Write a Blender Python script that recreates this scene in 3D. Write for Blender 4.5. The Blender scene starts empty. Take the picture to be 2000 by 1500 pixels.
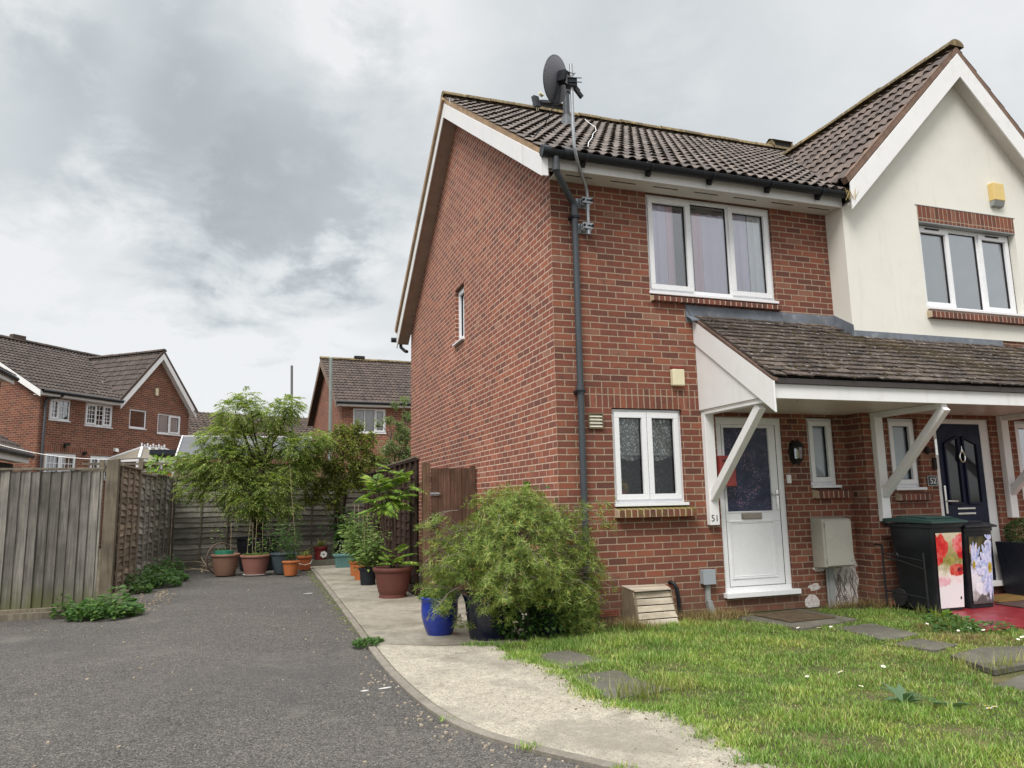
import bpy, math, random
import numpy as np
from mathutils import Vector, Matrix
R = math.radians
random.seed(7)
rng = np.random.default_rng(11)
scene = bpy.context.scene
COL = scene.collection

# ------------------------------------------------------------------ camera
cam_d = bpy.data.cameras.new("camera")
cam = bpy.data.objects.new("camera", cam_d)
COL.objects.link(cam)
scene.camera = cam
cam_d.sensor_fit = 'HORIZONTAL'
cam_d.sensor_width = 36.0
cam_d.lens = 1446.15 / 2000 * 36.0
cam_d.clip_start = 0.05
cam_d.clip_end = 2000
yaw, pitch, roll = 0.332167519, 0.155253912, -0.0190697347
fwd = Vector((math.sin(yaw) * math.cos(pitch), math.cos(yaw) * math.cos(pitch), math.sin(pitch)))
rt = Vector((math.cos(yaw), -math.sin(yaw), 0))
up = rt.cross(fwd)
r2 = math.cos(roll) * rt + math.sin(roll) * up
u2 = -math.sin(roll) * rt + math.cos(roll) * up
M = Matrix((r2, u2, -fwd)).transposed().to_4x4()
M.translation = Vector((-3.0713, -7.4471, 1.3233))
cam.matrix_world = M

# ------------------------------------------------------------------ sky and light
SUN_EL, SUN_AZ = R(50), R(222)          # azimuth clockwise from +Y: behind the camera, to the left
world = bpy.data.worlds.new("World")
scene.world = world
world.use_nodes = True
nt = world.node_tree
nt.nodes.clear()
N = nt.nodes.new
L = nt.links.new

def mth(tree, op, a, b=None, c=None, clamp=False):
    n = tree.nodes.new('ShaderNodeMath'); n.operation = op; n.use_clamp = clamp
    for i, x in enumerate((a, b, c)):
        if x is None: continue
        if isinstance(x, (int, float)): n.inputs[i].default_value = x
        else: tree.links.new(x, n.inputs[i])
    return n.outputs[0]

def smooth(tree, x, a, b, lo=0.0, hi=1.0):
    n = tree.nodes.new('ShaderNodeMapRange'); n.interpolation_type = 'SMOOTHSTEP'
    tree.links.new(x, n.inputs['Value'])
    n.inputs['From Min'].default_value = a; n.inputs['From Max'].default_value = b
    n.inputs['To Min'].default_value = lo; n.inputs['To Max'].default_value = hi
    return n.outputs[0]

tc = N('ShaderNodeTexCoord')
sep = N('ShaderNodeSeparateXYZ'); L(tc.outputs['Generated'], sep.inputs[0])
dz = mth(nt, 'MAXIMUM', sep.outputs[2], 0.02)
den = mth(nt, 'ADD', dz, 0.22)
cx = mth(nt, 'DIVIDE', sep.outputs[0], den)
cy = mth(nt, 'DIVIDE', sep.outputs[1], den)
cmb = N('ShaderNodeCombineXYZ'); L(cx, cmb.inputs[0]); L(cy, cmb.inputs[1]); cmb.inputs[2].default_value = 3.7

def wnoise(vec, scale, detail, rough, dist=0.0):
    n = N('ShaderNodeTexNoise'); L(vec, n.inputs['Vector'])
    n.inputs['Scale'].default_value = scale; n.inputs['Detail'].default_value = detail
    n.inputs['Roughness'].default_value = rough; n.inputs['Distortion'].default_value = dist
    return n.outputs['Fac']
n1 = wnoise(cmb.outputs[0], 1.5, 8, 0.55, 0.25)
n2 = wnoise(cmb.outputs[0], 4.2, 9, 0.60, 0.3)
n3 = wnoise(tc.outputs['Generated'], 5.5, 8, 0.62, 0.2)
edge = mth(nt, 'MULTIPLY', mth(nt, 'SUBTRACT', mth(nt, 'ADD', n2, n3), 1.0), 0.27)

# big cloud masses: (direction, radius, softness, darkness)
CLOUDS = [((-0.03, 0.90, 0.43), 0.125, 0.14, 0.36), ((-0.13, 0.87, 0.48), 0.10, 0.18, 0.30),
          ((0.03, 0.922, 0.392), 0.075, 0.065, 0.34), ((-0.04, 0.84, 0.55), 0.13, 0.20, 0.28),
          ((0.12, 0.885, 0.44), 0.08, 0.14, 0.32), ((-0.28, 0.87, 0.40), 0.05, 0.14, 0.34),
          ((0.48, 0.73, 0.48), 0.26, 0.30, 0.17), ((0.30, 0.79, 0.53), 0.15, 0.16, 0.18),
          ((0.62, 0.60, 0.50), 0.16, 0.2, 0.14), ((0.06, 0.965, 0.255), 0.03, 0.06, 0.12),
          ((-0.18, 0.94, 0.295), 0.05, 0.08, 0.10), ((0.16, 0.955, 0.25), 0.05, 0.09, 0.10)]
BRIGHT = [((0.10, 0.82, 0.565), 0.09, 0.22, 0.34), ((-0.22, 0.84, 0.50), 0.05, 0.14, 0.22),
          ((0.09, 0.92, 0.385), 0.0, 0.09, 0.12), ((-0.22, 0.915, 0.34), 0.0, 0.12, 0.14),
          ((0.66, 0.55, 0.51), 0.05, 0.24, 0.22)]
def blob(d, rad, soft):
    v = N('ShaderNodeVectorMath'); v.operation = 'DISTANCE'
    L(tc.outputs['Generated'], v.inputs[0]); v.inputs[1].default_value = Vector(d).normalized()
    dist = mth(nt, 'ADD', v.outputs['Value'], edge)
    return smooth(nt, dist, rad - soft * 0.25, rad + soft * 0.75, 1.0, 0.0)
dark = None
for d, rad, soft, amt in CLOUDS:
    b = mth(nt, 'SUBTRACT', 1.0, mth(nt, 'MULTIPLY', blob(d, rad, soft), amt))
    dark = b if dark is None else mth(nt, 'MULTIPLY', dark, b)
lite = None
for d, rad, soft, amt in BRIGHT:
    b = mth(nt, 'MULTIPLY', blob(d, rad, soft), amt)
    lite = b if lite is None else mth(nt, 'ADD', lite, b)
base = smooth(nt, n1, 0.30, 0.70, 0.85, 1.0)
fine = smooth(nt, n2, 0.28, 0.72, 0.95, 1.05)
bri = mth(nt, 'MULTIPLY', mth(nt, 'MULTIPLY', base, fine), mth(nt, 'ADD', mth(nt, 'MULTIPLY', dark, 1.0), lite))
ramp = N('ShaderNodeValToRGB'); L(bri, ramp.inputs[0])
cr_ = ramp.color_ramp.elements
cr_[0].position = 0.14; cr_[0].color = (0.385, 0.415, 0.435, 1)
cr_[1].position = 0.95; cr_[1].color = (0.86, 0.872, 0.88, 1)
for p_, c_ in ((0.36, (0.485, 0.520, 0.545)), (0.55, (0.605, 0.645, 0.668)), (0.74, (0.72, 0.750, 0.765))):
    e = cr_.new(p_); e.color = (*c_, 1)
# an overcast sky is brightest high overhead, above the part the picture shows
zen = smooth(nt, sep.outputs[2], 0.64, 0.92, 1.0, 3.5)
SKY_GAIN = 0.555
zen = mth(nt, 'MULTIPLY', zen, SKY_GAIN)
bgc = N('ShaderNodeBackground'); L(ramp.outputs[0], bgc.inputs[0]); L(zen, bgc.inputs[1])
sky = N('ShaderNodeTexSky'); sky.sky_type = 'NISHITA'; sky.sun_disc = False
sky.sun_elevation = SUN_EL; sky.sun_rotation = SUN_AZ
bgs = N('ShaderNodeBackground'); L(sky.outputs[0], bgs.inputs[0]); bgs.inputs[1].default_value = 0.06
mix = N('ShaderNodeMixShader'); mix.inputs[0].default_value = 0.93
L(bgs.outputs[0], mix.inputs[1]); L(bgc.outputs[0], mix.inputs[2])
out = N('ShaderNodeOutputWorld'); L(mix.outputs[0], out.inputs[0])

sun_d = bpy.data.lights.new("sun", 'SUN'); sun_d.energy = 1.4; sun_d.angle = R(24); sun_d.color = (1.0, 0.95, 0.88)
sun = bpy.data.objects.new("sun", sun_d); COL.objects.link(sun)
sd = Vector((math.sin(SUN_AZ) * math.cos(SUN_EL), math.cos(SUN_AZ) * math.cos(SUN_EL), math.sin(SUN_EL)))
sun.rotation_euler = sd.to_track_quat('Z', 'Y').to_euler()

vs = scene.view_settings
vs.view_transform = 'Standard'; vs.look = 'None'; vs.gamma = 1.0; vs.use_curve_mapping = False
vs.exposure = 0.92
scene.render.engine = 'CYCLES'
scene.cycles.max_bounces = 6
scene.cycles.transparent_max_bounces = 12

# ------------------------------------------------------------------ materials
def new_mat(name):
    m = bpy.data.materials.new(name); m.use_nodes = True
    t = m.node_tree; t.nodes.clear()
    o = t.nodes.new('ShaderNodeOutputMaterial')
    return m, t, o

def principled(t, o, rough=0.6, spec=0.4, metal=0.0):
    p = t.nodes.new('ShaderNodeBsdfPrincipled')
    p.inputs['Roughness'].default_value = rough
    p.inputs['Specular IOR Level'].default_value = spec
    p.inputs['Metallic'].default_value = metal
    t.links.new(p.outputs[0], o.inputs[0])
    return p

def coords(t, kind='Object'):
    c = t.nodes.new('ShaderNodeTexCoord')
    return c.outputs[kind]

def mapping(t, vec, scale=(1, 1, 1), rot=(0, 0, 0)):
    m = t.nodes.new('ShaderNodeMapping'); t.links.new(vec, m.inputs[0])
    m.inputs['Scale'].default_value = scale; m.inputs['Rotation'].default_value = rot
    return m.outputs[0]

def noise(t, vec, scale, detail=5, rough=0.55, dist=0.0, col=False):
    n = t.nodes.new('ShaderNodeTexNoise'); t.links.new(vec, n.inputs['Vector'])
    n.inputs['Scale'].default_value = scale; n.inputs['Detail'].default_value = detail
    n.inputs['Roughness'].default_value = rough; n.inputs['Distortion'].default_value = dist
    return n.outputs['Color' if col else 'Fac']

def cramp(t, fac, stops):
    r = t.nodes.new('ShaderNodeValToRGB'); t.links.new(fac, r.inputs[0])
    el = r.color_ramp.elements
    while len(el) > 1: el.remove(el[-1])
    el[0].position = stops[0][0]; el[0].color = (*stops[0][1], 1)
    for p, c in stops[1:]:
        e = el.new(p); e.color = (*c, 1)
    return r.outputs[0]

def mixc(t, fac, a, b, mode='MIX'):
    n = t.nodes.new('ShaderNodeMix'); n.data_type = 'RGBA'; n.blend_type = mode
    for s, x in ((0, fac), (6, a), (7, b)):
        if isinstance(x, (int, float)): n.inputs[s].default_value = x
        elif isinstance(x, tuple): n.inputs[s].default_value = (*x, 1)
        else: t.links.new(x, n.inputs[s])
    return n.outputs[2]

def bump(t, h, p, strength=0.4, dist=0.01, prev=None):
    b = t.nodes.new('ShaderNodeBump'); t.links.new(h, b.inputs['Height'])
    b.inputs['Strength'].default_value = strength; b.inputs['Distance'].default_value = dist
    if prev is not None: t.links.new(prev, b.inputs['Normal'])
    t.links.new(b.outputs[0], p.inputs['Normal'])
    return b.outputs[0]

def sc(c, k): return tuple(min(1, x * k) for x in c)

def plain(name, c, rough=0.5, var=0.12, scale=6.0, spec=0.4, metal=0.0, bmp=0.0, bscale=60, dirt=None, dirt_amt=0.3, streak=None, streak_amt=0.35):
    """slightly uneven paint, plastic or metal, with optional patchy dirt"""
    m, t, o = new_mat(name); p = principled(t, o, rough, spec, metal)
    v = coords(t)
    c1 = cramp(t, noise(t, v, scale, 6, 0.6), [(0.3, sc(c, 1 - var)), (0.7, sc(c, 1 + var))])
    if dirt:
        d = smooth(t, noise(t, v, scale * 2.3, 8, 0.7), 0.5, 0.75, 0, dirt_amt)
        c1 = mixc(t, d, c1, dirt)
    if streak:
        c1 = mixc(t, smooth(t, noise(t, mapping(t, v, (9, 9, 0.9)), 1.0, 8, 0.68), 0.54, 0.76, 0, streak_amt), c1, streak)
    t.links.new(c1, p.inputs['Base Color'])
    rr = smooth(t, noise(t, v, scale * 3, 4), 0.3, 0.7, max(0.02, rough - 0.08), min(1, rough + 0.08))
    t.links.new(rr, p.inputs['Roughness'])
    if bmp: bump(t, noise(t, v, bscale, 5), p, bmp, 0.003)
    return m

def brick_mat(name, soldier=False, tint=1.0, mortar=(0.37, 0.29, 0.21), algae=False, damp=False, bw=0.225):
    m, t, o = new_mat(name); p = principled(t, o, 0.85, 0.25)
    uv = t.nodes.new('ShaderNodeUVMap').outputs[0]
    s = t.nodes.new('ShaderNodeSeparateXYZ'); t.links.new(uv, s.inputs[0])
    U, V = (s.outputs[1], s.outputs[0]) if soldier else (s.outputs[0], s.outputs[1])
    # slight wander of the joints
    nz = noise(t, uv, 9, 3, 0.5, col=True)
    nsp = t.nodes.new('ShaderNodeSeparateXYZ'); t.links.new(nz, nsp.inputs[0])
    U = mth(t, 'ADD', U, mth(t, 'MULTIPLY', mth(t, 'SUBTRACT', nsp.outputs[0], 0.5), 0.010))
    V = mth(t, 'ADD', V, mth(t, 'MULTIPLY', mth(t, 'SUBTRACT', nsp.outputs[1], 0.5), 0.007))
    rowf = mth(t, 'DIVIDE', V, 0.075)
    row = mth(t, 'FLOOR', rowf)
    half = mth(t, 'MULTIPLY', mth(t, 'MODULO', mth(t, 'ADD', row, 400.0), 2.0), 0.0 if soldier else 0.5)
    colf = mth(t, 'ADD', mth(t, 'DIVIDE', U, bw), half)
    colm = mth(t, 'FLOOR', colf)
    fu = mth(t, 'MULTIPLY', mth(t, 'SUBTRACT', colf, colm), bw)
    fv = mth(t, 'MULTIPLY', mth(t, 'SUBTRACT', rowf, row), 0.075)
    du = mth(t, 'MINIMUM', fu, mth(t, 'SUBTRACT', bw, fu))
    dv = mth(t, 'MINIMUM', fv, mth(t, 'SUBTRACT', 0.075, fv))
    d = mth(t, 'MINIMUM', du, dv)
    d = mth(t, 'ADD', d, mth(t, 'MULTIPLY', mth(t, 'SUBTRACT', noise(t, uv, 70, 3), 0.5), 0.0035))
    mask = smooth(t, d, 0.0042, 0.0082)
    cell = t.nodes.new('ShaderNodeCombineXYZ'); t.links.new(colm, cell.inputs[0]); t.links.new(row, cell.inputs[1])
    wn = t.nodes.new('ShaderNodeTexWhiteNoise'); wn.noise_dimensions = '2D'; t.links.new(cell.outputs[0], wn.inputs['Vector'])
    pal = [(0.0, (0.130, 0.056, 0.043)), (0.14, (0.168, 0.064, 0.046)), (0.36, (0.204, 0.074, 0.050)),
           (0.58, (0.192, 0.069, 0.049)), (0.74, (0.230, 0.082, 0.052)), (0.90, (0.268, 0.097, 0.060)), (1.0, (0.240, 0.122, 0.086))]
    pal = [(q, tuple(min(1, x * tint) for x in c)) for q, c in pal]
    bc = cramp(t, wn.outputs['Value'], pal)
    # drag marks and burnt patches inside each brick, shifted per brick
    offs = t.nodes.new('ShaderNodeVectorMath'); offs.operation = 'MULTIPLY_ADD'
    t.links.new(wn.outputs['Color'], offs.inputs[0]); offs.inputs[1].default_value = (9, 9, 9); t.links.new(uv, offs.inputs[2])
    burnt = smooth(t, noise(t, mapping(t, offs.outputs[0], (14, 7, 1)), 1.0, 5, 0.6), 0.50, 0.74, 0, 0.52)
    bc = mixc(t, burnt, bc, tuple(x * tint for x in (0.075, 0.047, 0.045)))
    pale = smooth(t, noise(t, mapping(t, offs.outputs[0], (5, 14, 1)), 1.0, 6, 0.7), 0.60, 0.82, 0, 0.45)
    bc = mixc(t, pale, bc, tuple(min(1, x * tint) for x in (0.29, 0.155, 0.115)))
    grit = cramp(t, noise(t, uv, 160, 3, 0.6), [(0.3, (0.82, 0.82, 0.82)), (0.7, (1.14, 1.12, 1.1))])
    bc = mixc(t, 1.0, bc, grit, 'MULTIPLY')
    mc = cramp(t, noise(t, uv, 22, 6, 0.65), [(0.3, sc(mortar, 0.72)), (0.7, sc(mortar, 1.12))])
    # weathering: broad tone drift over the wall
    big = cramp(t, noise(t, uv, 0.9, 5, 0.6), [(0.3, (0.86, 0.86, 0.87)), (0.7, (1.10, 1.08, 1.06))])
    c = mixc(t, mask, mc, bc)
    c = mixc(t, 1.0, c, big, 'MULTIPLY')
    if damp:
        hh = mth(t, 'ADD', V, mth(t, 'MULTIPLY', mth(t, 'SUBTRACT', noise(t, mapping(t, uv, (2.5, 1.2, 1)), 1, 7, 0.65), 0.5), 0.9))
        c = mixc(t, smooth(t, hh, 0.05, 0.55, 0.45, 0.0), c, (0.115, 0.080, 0.055))
        c = mixc(t, mth(t, 'MULTIPLY', smooth(t, noise(t, mapping(t, uv, (3.2, 0.35, 1)), 1, 8, 0.7), 0.56, 0.75), 0.28), c, (0.10, 0.065, 0.055))
        c = mixc(t, mth(t, 'MULTIPLY', smooth(t, noise(t, mapping(t, uv, (1.1, 1.6, 1)), 1.3, 7, 0.7), 0.60, 0.80), 0.30), c, (0.36, 0.24, 0.18))
    if algae:
        al = mth(t, 'MULTIPLY', smooth(t, noise(t, uv, 14, 6, 0.7), 0.42, 0.62), 0.75)
        c = mixc(t, al, c, (0.16, 0.14, 0.035))
    t.links.new(c, p.inputs['Base Color'])
    h = mth(t, 'ADD', mth(t, 'MULTIPLY', mask, 1.0), mth(t, 'MULTIPLY', noise(t, uv, 90, 5), 0.35))
    bump(t, h, p, 0.55, 0.006)
    return m

def single_brick_mat(name, algae=0.0, tint=1.0):
    m, t, o = new_mat(name); p = principled(t, o, 0.85, 0.25); v = coords(t); g = t.nodes.new('ShaderNodeNewGeometry')
    c = cramp(t, g.outputs['Random Per Island'], [(0, sc((0.095, 0.045, 0.037), tint)), (0.5, sc((0.150, 0.056, 0.043), tint)), (1, sc((0.205, 0.072, 0.050), tint))])
    c = mixc(t, smooth(t, noise(t, v, 18, 6, 0.7), 0.52, 0.72, 0, 0.5), c, (0.085, 0.055, 0.045))
    c = mixc(t, smooth(t, noise(t, v, 30, 5, 0.7), 0.60, 0.74, 0, 0.4), c, (0.34, 0.26, 0.19))
    if algae:
        ge = t.nodes.new('ShaderNodeSeparateXYZ'); t.links.new(g.outputs['Normal'], ge.inputs[0])
        a = mth(t, 'MULTIPLY', mth(t, 'ADD', smooth(t, ge.outputs[2], 0.2, 0.8, 0.0, 0.8), smooth(t, noise(t, v, 12, 6, 0.7), 0.40, 0.65, 0, 0.8)), algae, clamp=True)
        c = mixc(t, a, c, (0.17, 0.15, 0.035))
    t.links.new(c, p.inputs['Base Color']); bump(t, noise(t, v, 90, 5), p, 0.5, 0.004); return m

def wood_mat(name, base, dark, light, vertical=True, algae=False, rough=0.8, grain=26, isl=0.35):
    m, t, o = new_mat(name); p = principled(t, o, rough, 0.2)
    uv = t.nodes.new('ShaderNodeUVMap').outputs[0]
    g = t.nodes.new('ShaderNodeNewGeometry')
    sh = t.nodes.new('ShaderNodeVectorMath'); sh.operation = 'ADD'; t.links.new(uv, sh.inputs[0])
    cmbn = t.nodes.new('ShaderNodeCombineXYZ')
    t.links.new(mth(t, 'MULTIPLY', g.outputs['Random Per Island'], 37.0), cmbn.inputs[0])
    t.links.new(mth(t, 'MULTIPLY', g.outputs['Random Per Island'], 91.0), cmbn.inputs[1])
    t.links.new(cmbn.outputs[0], sh.inputs[1])
    s = (grain, 1.3, 1) if vertical else (1.3, grain, 1)
    f = noise(t, mapping(t, sh.outputs[0], s), 1.6, 8, 0.62, 0.6)
    c = cramp(t, f, [(0.25, dark), (0.5, base), (0.75, light)])
    br = smooth(t, noise(t, sh.outputs[0], 3.0, 5), 0.3, 0.7, 0.78, 1.18)
    isv = mth(t, 'ADD', mth(t, 'MULTIPLY', g.outputs['Random Per Island'], isl), 1 - isl / 2)
    k = mth(t, 'MULTIPLY', br, isv)
    kc = t.nodes.new('ShaderNodeCombineXYZ')
    for i in range(3): t.links.new(k, kc.inputs[i])
    c = mixc(t, 1.0, c, kc.outputs[0], 'MULTIPLY')
    kn = t.nodes.new('ShaderNodeTexVoronoi'); t.links.new(mapping(t, sh.outputs[0], (9, 3.2, 1) if vertical else (3.2, 9, 1)), kn.inputs['Vector'])
    c = mixc(t, smooth(t, kn.outputs['Distance'], 0.03, 0.10, 0.75, 0), c, sc(dark, 0.5))
    if algae:
        sp = t.nodes.new('ShaderNodeSeparateXYZ'); t.links.new(uv, sp.inputs[0])
        hh = mth(t, 'ADD', sp.outputs[1], mth(t, 'MULTIPLY', mth(t, 'SUBTRACT', noise(t, mapping(t, uv, (7, 1.5, 1)), 1, 6), 0.5), 0.75))
        c = mixc(t, smooth(t, hh, 0.05, 0.50, 0.75, 0.0), c, (0.10, 0.105, 0.035))
    t.links.new(c, p.inputs['Base Color'])
    bump(t, f, p, 0.5, 0.004)
    return m

def leaf_mat(name, stops, trans=0.35, rough=0.55, patch=None):
    m, t, o = new_mat(name)
    g = t.nodes.new('ShaderNodeNewGeometry')
    c = cramp(t, g.outputs['Random Per Island'], stops)
    nz = noise(t, coords(t), 2.2, 3)
    c = mixc(t, 1.0, c, cramp(t, nz, [(0.3, (0.8, 0.85, 0.8)), (0.7, (1.2, 1.15, 1.1))]), 'MULTIPLY')
    if patch:
        c = mixc(t, 1.0, c, cramp(t, noise(t, coords(t), patch, 6, 0.65), [(0.34, (0.62, 0.78, 0.62)), (0.5, (1.0, 1.0, 1.0)), (0.66, (1.42, 1.22, 1.15))]), 'MULTIPLY')
    p = t.nodes.new('ShaderNodeBsdfPrincipled'); p.inputs['Roughness'].default_value = rough
    p.inputs['Specular IOR Level'].default_value = 0.3
    t.links.new(c, p.inputs['Base Color'])
    tr = t.nodes.new('ShaderNodeBsdfTranslucent'); t.links.new(mixc(t, 1.0, c, (1.2, 1.25, 0.7), 'MULTIPLY'), tr.inputs[0])
    mx = t.nodes.new('ShaderNodeMixShader'); mx.inputs[0].default_value = trans
    t.links.new(p.outputs[0], mx.inputs[1]); t.links.new(tr.outputs[0], mx.inputs[2]); t.links.new(mx.outputs[0], o.inputs[0])
    return m

def glass_mat(name, gain=2.2, tint=(0.93, 0.96, 0.95)):
    m, t, o = new_mat(name)
    tr = t.nodes.new('ShaderNodeBsdfTransparent'); tr.inputs[0].default_value = (*tint, 1)
    gl = t.nodes.new('ShaderNodeBsdfGlossy'); gl.inputs['Roughness'].default_value = 0.015
    gl.inputs[0].default_value = (0.95, 0.97, 1, 1)
    b = t.nodes.new('ShaderNodeBump'); t.links.new(noise(t, coords(t), 1.8, 2), b.inputs['Height']); b.inputs['Strength'].default_value = 0.06; b.inputs['Distance'].default_value = 0.02
    t.links.new(b.outputs[0], gl.inputs['Normal'])
    fr = t.nodes.new('ShaderNodeFresnel'); fr.inputs[0].default_value = 1.5
    f = mth(t, 'MULTIPLY', fr.outputs[0], gain, clamp=True)
    mx = t.nodes.new('ShaderNodeMixShader'); t.links.new(f, mx.inputs[0])
    t.links.new(tr.outputs[0], mx.inputs[1]); t.links.new(gl.outputs[0], mx.inputs[2]); t.links.new(mx.outputs[0], o.inputs[0])
    return m

def net_mat(name, c, alpha=0.6, lace=False, stripes=0.0):
    m, t, o = new_mat(name)
    d = t.nodes.new('ShaderNodeBsdfDiffuse'); d.inputs[0].default_value = (*c, 1)
    tl = t.nodes.new('ShaderNodeBsdfTranslucent'); tl.inputs[0].default_value = (*c, 1)
    a = t.nodes.new('ShaderNodeMixShader'); a.inputs[0].default_value = 0.08
    t.links.new(d.outputs[0], a.inputs[1]); t.links.new(tl.outputs[0], a.inputs[2])
    tr = t.nodes.new('ShaderNodeBsdfTransparent')
    mx = t.nodes.new('ShaderNodeMixShader'); mx.inputs[0].default_value = alpha
    if lace:
        uv = t.nodes.new('ShaderNodeUVMap').outputs[0]
        v = t.nodes.new('ShaderNodeTexVoronoi'); t.links.new(mapping(t, uv, (8, 7, 1)), v.inputs['Vector'])
        f = smooth(t, mth(t, 'ADD', v.outputs['Distance'], mth(t, 'MULTIPLY', mth(t, 'SUBTRACT', noise(t, uv, 34, 3), 0.5), 0.5)), 0.30, 0.42, 1.0, alpha)
        v2 = t.nodes.new('ShaderNodeTexVoronoi'); t.links.new(mapping(t, uv, (60, 60, 1)), v2.inputs['Vector'])
        f = mth(t, 'MULTIPLY', f, smooth(t, v2.outputs['Distance'], 0.1, 0.5, 0.8, 1.0))
        t.links.new(f, mx.inputs[0])
    t.links.new(tr.outputs[0], mx.inputs[1]); t.links.new(a.outputs[0], mx.inputs[2]); t.links.new(mx.outputs[0], o.inputs[0])
    return m

def tile_mat(name, a, b, lichen=(0.36, 0.34, 0.30), lic=0.62, moss=None, rough=0.8):
    m, t, o = new_mat(name); p = principled(t, o, rough, 0.3)
    v = coords(t)
    g = t.nodes.new('ShaderNodeNewGeometry')
    c = cramp(t, noise(t, v, 2.6, 7, 0.65), [(0.3, a), (0.7, b)])
    c = mixc(t, 1.0, c, cramp(t, noise(t, v, 45, 4, 0.7), [(0.3, (0.7, 0.7, 0.7)), (0.7, (1.25, 1.25, 1.25))]), 'MULTIPLY')
    isl = cramp(t, g.outputs['Random Per Island'], [(0, (0.72, 0.72, 0.72)), (1, (1.3, 1.27, 1.22))])
    c = mixc(t, 1.0, c, isl, 'MULTIPLY')
    c = mixc(t, smooth(t, noise(t, v, 16, 7, 0.75), lic, lic + 0.12, 0, 0.75), c, lichen)
    if moss: c = mixc(t, smooth(t, noise(t, v, 5, 7, 0.7), 0.56, 0.72, 0, 0.8), c, moss)
    t.links.new(c, p.inputs['Base Color'])
    bump(t, noise(t, v, 60, 6), p, 0.4, 0.004)
    return m

def speckle_mat(name, base_a, base_b, stones, grain=260, bmp=0.6, patch=None, rough=0.9, big=0.7, stain=None, crack=False, density=0.5, coarse=0.0, light=(0.3, 0.29, 0.27), dark_=(0.03, 0.03, 0.03)):
    """asphalt or concrete with exposed aggregate"""
    m, t, o = new_mat(name); p = principled(t, o, rough, 0.25)
    v = coords(t)
    c = cramp(t, noise(t, v, big, 7, 0.62), [(0.32, base_a), (0.68, base_b)])
    vo = t.nodes.new('ShaderNodeTexVoronoi'); t.links.new(v, vo.inputs['Vector']); vo.inputs['Scale'].default_value = grain
    vs_ = t.nodes.new('ShaderNodeSeparateColor'); t.links.new(vo.outputs['Color'], vs_.inputs[0])
    st = cramp(t, vs_.outputs[0], stones)
    c = mixc(t, density, c, mixc(t, 1.0, c, st, 'MULTIPLY'))
    sm = mth(t, 'MULTIPLY', smooth(t, vs_.outputs[1], 0.965, 0.97), smooth(t, vo.outputs['Distance'], 0.42, 0.36))
    c = mixc(t, mth(t, 'MULTIPLY', sm, 0.7), c, (0.5, 0.47, 0.42))
    if coarse:
        v2 = t.nodes.new('ShaderNodeTexVoronoi'); t.links.new(v, v2.inputs['Vector']); v2.inputs['Scale'].default_value = grain * 0.36
        s2 = t.nodes.new('ShaderNodeSeparateColor'); t.links.new(v2.outputs['Color'], s2.inputs[0])
        c = mixc(t, mth(t, 'MULTIPLY', mth(t, 'MULTIPLY', smooth(t, s2.outputs[0], 0.80, 0.82), smooth(t, v2.outputs['Distance'], 0.40, 0.25)), coarse), c, light)
        c = mixc(t, mth(t, 'MULTIPLY', mth(t, 'MULTIPLY', smooth(t, s2.outputs[1], 0.70, 0.72), smooth(t, v2.outputs['Distance'], 0.50, 0.30)), coarse), c, dark_)
    c = mixc(t, 1.0, c, cramp(t, noise(t, v, 11, 6, 0.7), [(0.3, (0.82, 0.82, 0.82)), (0.7, (1.15, 1.14, 1.12))]), 'MULTIPLY')
    if stain:
        for sc_, lo, hi, amt, col in stain:
            c = mixc(t, smooth(t, noise(t, v, sc_, 8, 0.68), lo, hi, 0, amt), c, col)
    t.links.new(c, p.inputs['Base Color'])
    h = mth(t, 'ADD', vo.outputs['Distance'], mth(t, 'MULTIPLY', noise(t, v, 30, 6), 1.2))
    bump(t, h, p, bmp, 0.004)
    return m
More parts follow.
